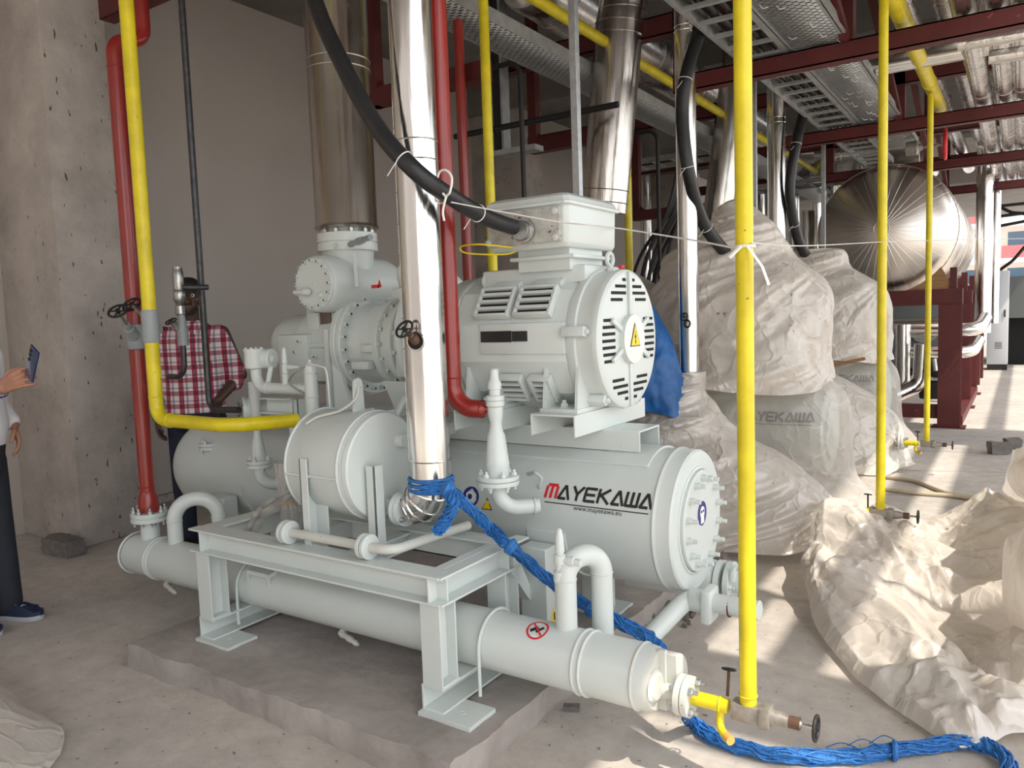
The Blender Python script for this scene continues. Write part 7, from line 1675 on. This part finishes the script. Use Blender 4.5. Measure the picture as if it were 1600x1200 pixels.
# ---- man at the left edge holding a phone
def phone_man():
    F = V((.93,.36,0)).normalized(); Sd = V((-.36,.93,0))*-1        # Sd = his right, nearer the camera
    base = V((-4.33, 1.645, 0)); A = thing('person', base, 'man in white shirt and dark trousers at the left edge, holding up a phone', 'person')
    def b(s_, f, z): return base+Sd*s_+F*f+V((0,0,z))
    hd = b(0,.06,1.585)
    mb = MB(); p = head(mb, hd, F+V((0,0,-.1)), (0,0,1), 1.0)
    cap(mb, b(0,0,1.40), hd+V((0,0,-.06)), .056, .056)
    torso(mb, [(b(0,0,.82),.15,.12,Sd),(b(0,.02,1.0),.155,.13,Sd),(b(0,.01,1.2),.16,.12,Sd),(b(0,0,1.32),.175,.11,Sd),(b(0,0,1.40),.14,.09,Sd),(b(0,0,1.45),.06,.06,Sd)])
    hw_ = at(6, 606, Y=1.62); rwr = hw_+V((-.01,0,0))
    LS = b(-.18,0,1.35); RS = b(.18,0,1.35); RE = b(.22,.06,1.10)
    lh = at(16, 592, Y=1.64)
    lwr = at(12, 588, Y=1.62)
    chain(mb, [RS, RE, rwr], [.05,.042,.028])
    wr2 = at(8, 600, Y=1.90); hang = at(17, 612, Y=1.85)
    LE = b(-.22,-.03,1.08); LW = at(14, 603, Y=1.86); LW = V((b(-.2,.09,0).x, b(-.2,.09,0).y, 1.0)); 
    lhp = at(12, 612+0, Y=LW.y); chain(mb, [LS, LE, V((LW.x, LW.y, .99))], [.05,.042,.028])
    ph = at(50, 568, Y=1.66)
    hand(mb, rwr, (ph-rwr)+V((0,0,-.03)), V((.25,.9,.15)), V((0,0,1)), .42, 1.05, .10, .8)
    hand(mb, V((LW.x, LW.y, .99)), (.35,.05,-1), (-.3,-.9,0), F, .3, 1.0)
    for s_, ft in ((1, b(.09,.00,.09)), (-1, b(-.10,.06,.09))): chain(mb, [b(s_*.085,0,.85), b(s_*.095,.03,.47), ft], [.085,.056,.042])
    remesh(mb.build('body', M['skinB'], A), .004, 2)
    for q in (-1, 1):
        mb = MB(); mb.sphere(p(q*.03,.073,.006), .0125, 10); mb.build('eye', M['stickw'], A)
    mb = MB(); mb.sphere(p(0,-.02,.035), .098, 18, sc=(.86,1.0,.92)); mb.build('hair', M['matblack'], A)
    mb = MB(); mb.tube([p(-.03,.06,-.095), p(0,.085,-.10), p(.03,.06,-.095)], .013, 8); mb.build('beard', mat('grey stubble', (.12,.11,.1), .9), A)
    mb = MB(); torso(mb, [(b(0,.0,.90),.175,.15,Sd),(b(0,.02,1.0),.175,.158,Sd),(b(0,.015,1.15),.172,.145,Sd),(b(0,0,1.3),.19,.13,Sd),(b(0,0,1.39),.15,.10,Sd),(b(0,0,1.45),.075,.07,Sd)])
    fe = RE+(rwr-RE)*.90; chain(mb, [b(.17,0,1.345), RE, fe], [.068,.056,.040]); fl_ = LE+(V((LW.x, LW.y, .99))-LE)*.85; chain(mb, [b(-.17,0,1.345), LE, fl_], [.068,.058,.045])
    remesh(mb.build('shirt', M['knit'], A), .011, 3)
    for c, e in ((fe, (rwr-RE).normalized()),): 
        for k in (0, .016): mb = MB(); mb.torus(c+e*(.03-k), e, .0405, .0022, 28, 6); mb.build('cuff_stripe', M['navy'], A)
    mb = MB(); torso(mb, [(b(0,0,.76),.165,.135,Sd),(b(0,0,.86),.168,.14,Sd),(b(0,.01,.935),.168,.145,Sd)])
    chain(mb, [b(.088,0,.82), b(.10,.03,.47), b(.09,.0,.08)], [.102,.078,.066]); chain(mb, [b(-.088,0,.82), b(-.10,.03,.47), b(-.10,.06,.08)], [.102,.078,.066])
    remesh(mb.build('trousers', M['trouser'], A), .011, 3)
    shoe(A, b(.11,.215,0), b(.08,-.07,0), M['navyshoe'], M['sole']); shoe(A, b(-.11,.25,0), b(-.09,-.02,0), M['navyshoe'], M['sole'])
    # phone
    T_ = thing('phone', ph, 'dark blue phone held up in the hand at the left edge', 'phone')
    ux = (at(63, 545, Y=1.66)-at(43, 550, Y=1.66)).normalized(); d2 = (at(57,544,Y=1.66)-at(47,590,Y=1.66)).normalized(); nn = ux.cross(d2).normalized(); ux = d2.cross(nn)
    Rm = Matrix((ux, d2, ux.cross(d2))).transposed()
    mb = MB(); mb.box(ph, (.075,.155,.009), R=Rm, bev=.004); mb.build('shell', mat('blue phone shell', (.01,.025,.09), .12, coat=.5), T_)
    mb = MB()
    for k in range(3): mb.lathe(ph+ux*-.020+d2*(.055-.022*k)+nn*.004, nn, [(0,.008),(.003,.008)], 16); mb.lathe(ph+ux*-.020+d2*(.055-.022*k)-nn*.004, -nn, [(0,.008),(.003,.008)], 16)
    mb.build('lenses', M['matblack'], T_)
    return A
phone_man()
# ------------------------------------------------------------------ hang small parts on the part that carries them
def base_(o): return o.name.split('.')[0]
CARRY = {
 'electric_motor': [('end_shield', ('vent_slots','rib','hub_plate','red_plug','warning_triangle','warning_triangle_field','lightning_mark')), ('louvre_hood', ('louvre_cavity',)), ('terminal_box', ('gland_plate','plate_screw','terminal_box_lid')), ('foot', ('foot_bolt','gusset')), ('clamp_lug', ('bolt',)), ('side_pad', ('nameplate',)), ('eye_pad', ('lifting_eye',))],
 'screw_compressor': [(('suction_cover','casing_flange','bearing_flange'), ('bolt','cover_plugs','gauge_valve')), ('suction_flange', ('flange_stud','plug','pressure_port')), ('eye_block', ('lifting_eye',)), ('support_foot', ('foot_bolt',)), ('suction_block', ('rating_plate',)), ('suction_housing', ('arrow_label','suction_cover'))],
 'oil_vessel': [('end_cover', ('cover_bolt','sticker','sticker_face','sticker_goggles')), ('saddle_leg', ('foot_plate','warning_mark')), ('shell', ('logo_initial','logo_lettering','web_address','warning_triangle','warning_triangle_field','grab_bracket'))],
 'oil_cooler': [('flange', ('bolt',)), ('shell', ('weld_ring','prohibition_sign','prohibition_ring','prohibition_bar','boot_prints'))],
 'oil_separator_drum': [('flange', ('bolt',)), ('shell', ('weld_ring','seam','sticker','sticker_print')), ('lifting_lug', ('flex_conduit',))],
 'safety_valve': [('flange', ('bolt',)), ('valve_body', ('bonnet',))], 'capped_nozzle': [('flange', ('bolt',))], 'blind_flange': [('disc', ('bolt',))], 'level_valve': [('flange', ('bolt',))],
 'oil_line_assembly': [('strainer_pot', ('bolt',)), ('riser', ('capillary',))],
 'steel_frame_skid': [('bottom_rail', ('base_plate',))],
 'tank_stand': [('post', ('base_plate',))], 'steel_tank': [('cladding', ('radial_seam','ring_seam'))],
 'drain_valve_assembly': [('flange', ('bolt','nut')), ('body', ('packing_nut','spindle')), ('yellow_body', ('drain_cap','vent_stem'))],
 'relief_valve': [('stop_valve_body', ('spindle','handwheel'))], 'angle_valve': [('bonnet', ('spindle',))],
 'supply_cable': [('sheath', ('cable_tie',))],
 'person': [('body', ('eye','iris','eyebrow','beard')), ('cap', ('cap_peak','cap_lettering')), ('shirt', ('collar','button','pocket','cuff_stripe'))],
 'discharge_pipe': [('cladding', ('swage_band','rivet','lap_seam')), ('cut_out', ('cut_out_rim','valve_bonnet'))],
 'suction_pipe': [('cladding', ('swage_band','cap_rivet'))], 'suction_header': [('cladding', ('swage_band',))], 'rack_pipe': [('cladding', ('swage_band','lap_seam'))], 'tank_outlet_pipe': [('cladding', ('swage_band',))],
 'apartment_building': [('balcony_slab', ('railing',))],
}
def cen(o):
    vs = o.data.vertices; n = len(vs); st = max(1, n//60); k = 0; c = V((0,0,0))
    for i in range(0, n, st): c += vs[i].co; k += 1
    return c/k
for root in [o for o in COL.objects if o.parent is None and base_(o) in CARRY]:
    kids = [c for c in root.children if c.type == 'MESH']
    for carrier, small in CARRY[base_(root)]:
        cn = (carrier,) if isinstance(carrier, str) else carrier
        cs = [(c, cen(c)) for c in kids if base_(c) in cn]
        if not cs: continue
        for s_ in kids:
            if base_(s_) in small and s_.parent is root:
                p = cen(s_); best = min(cs, key=lambda q: (q[1]-p).length)[0]
                if best is not s_ and best.parent is root: s_.parent = best
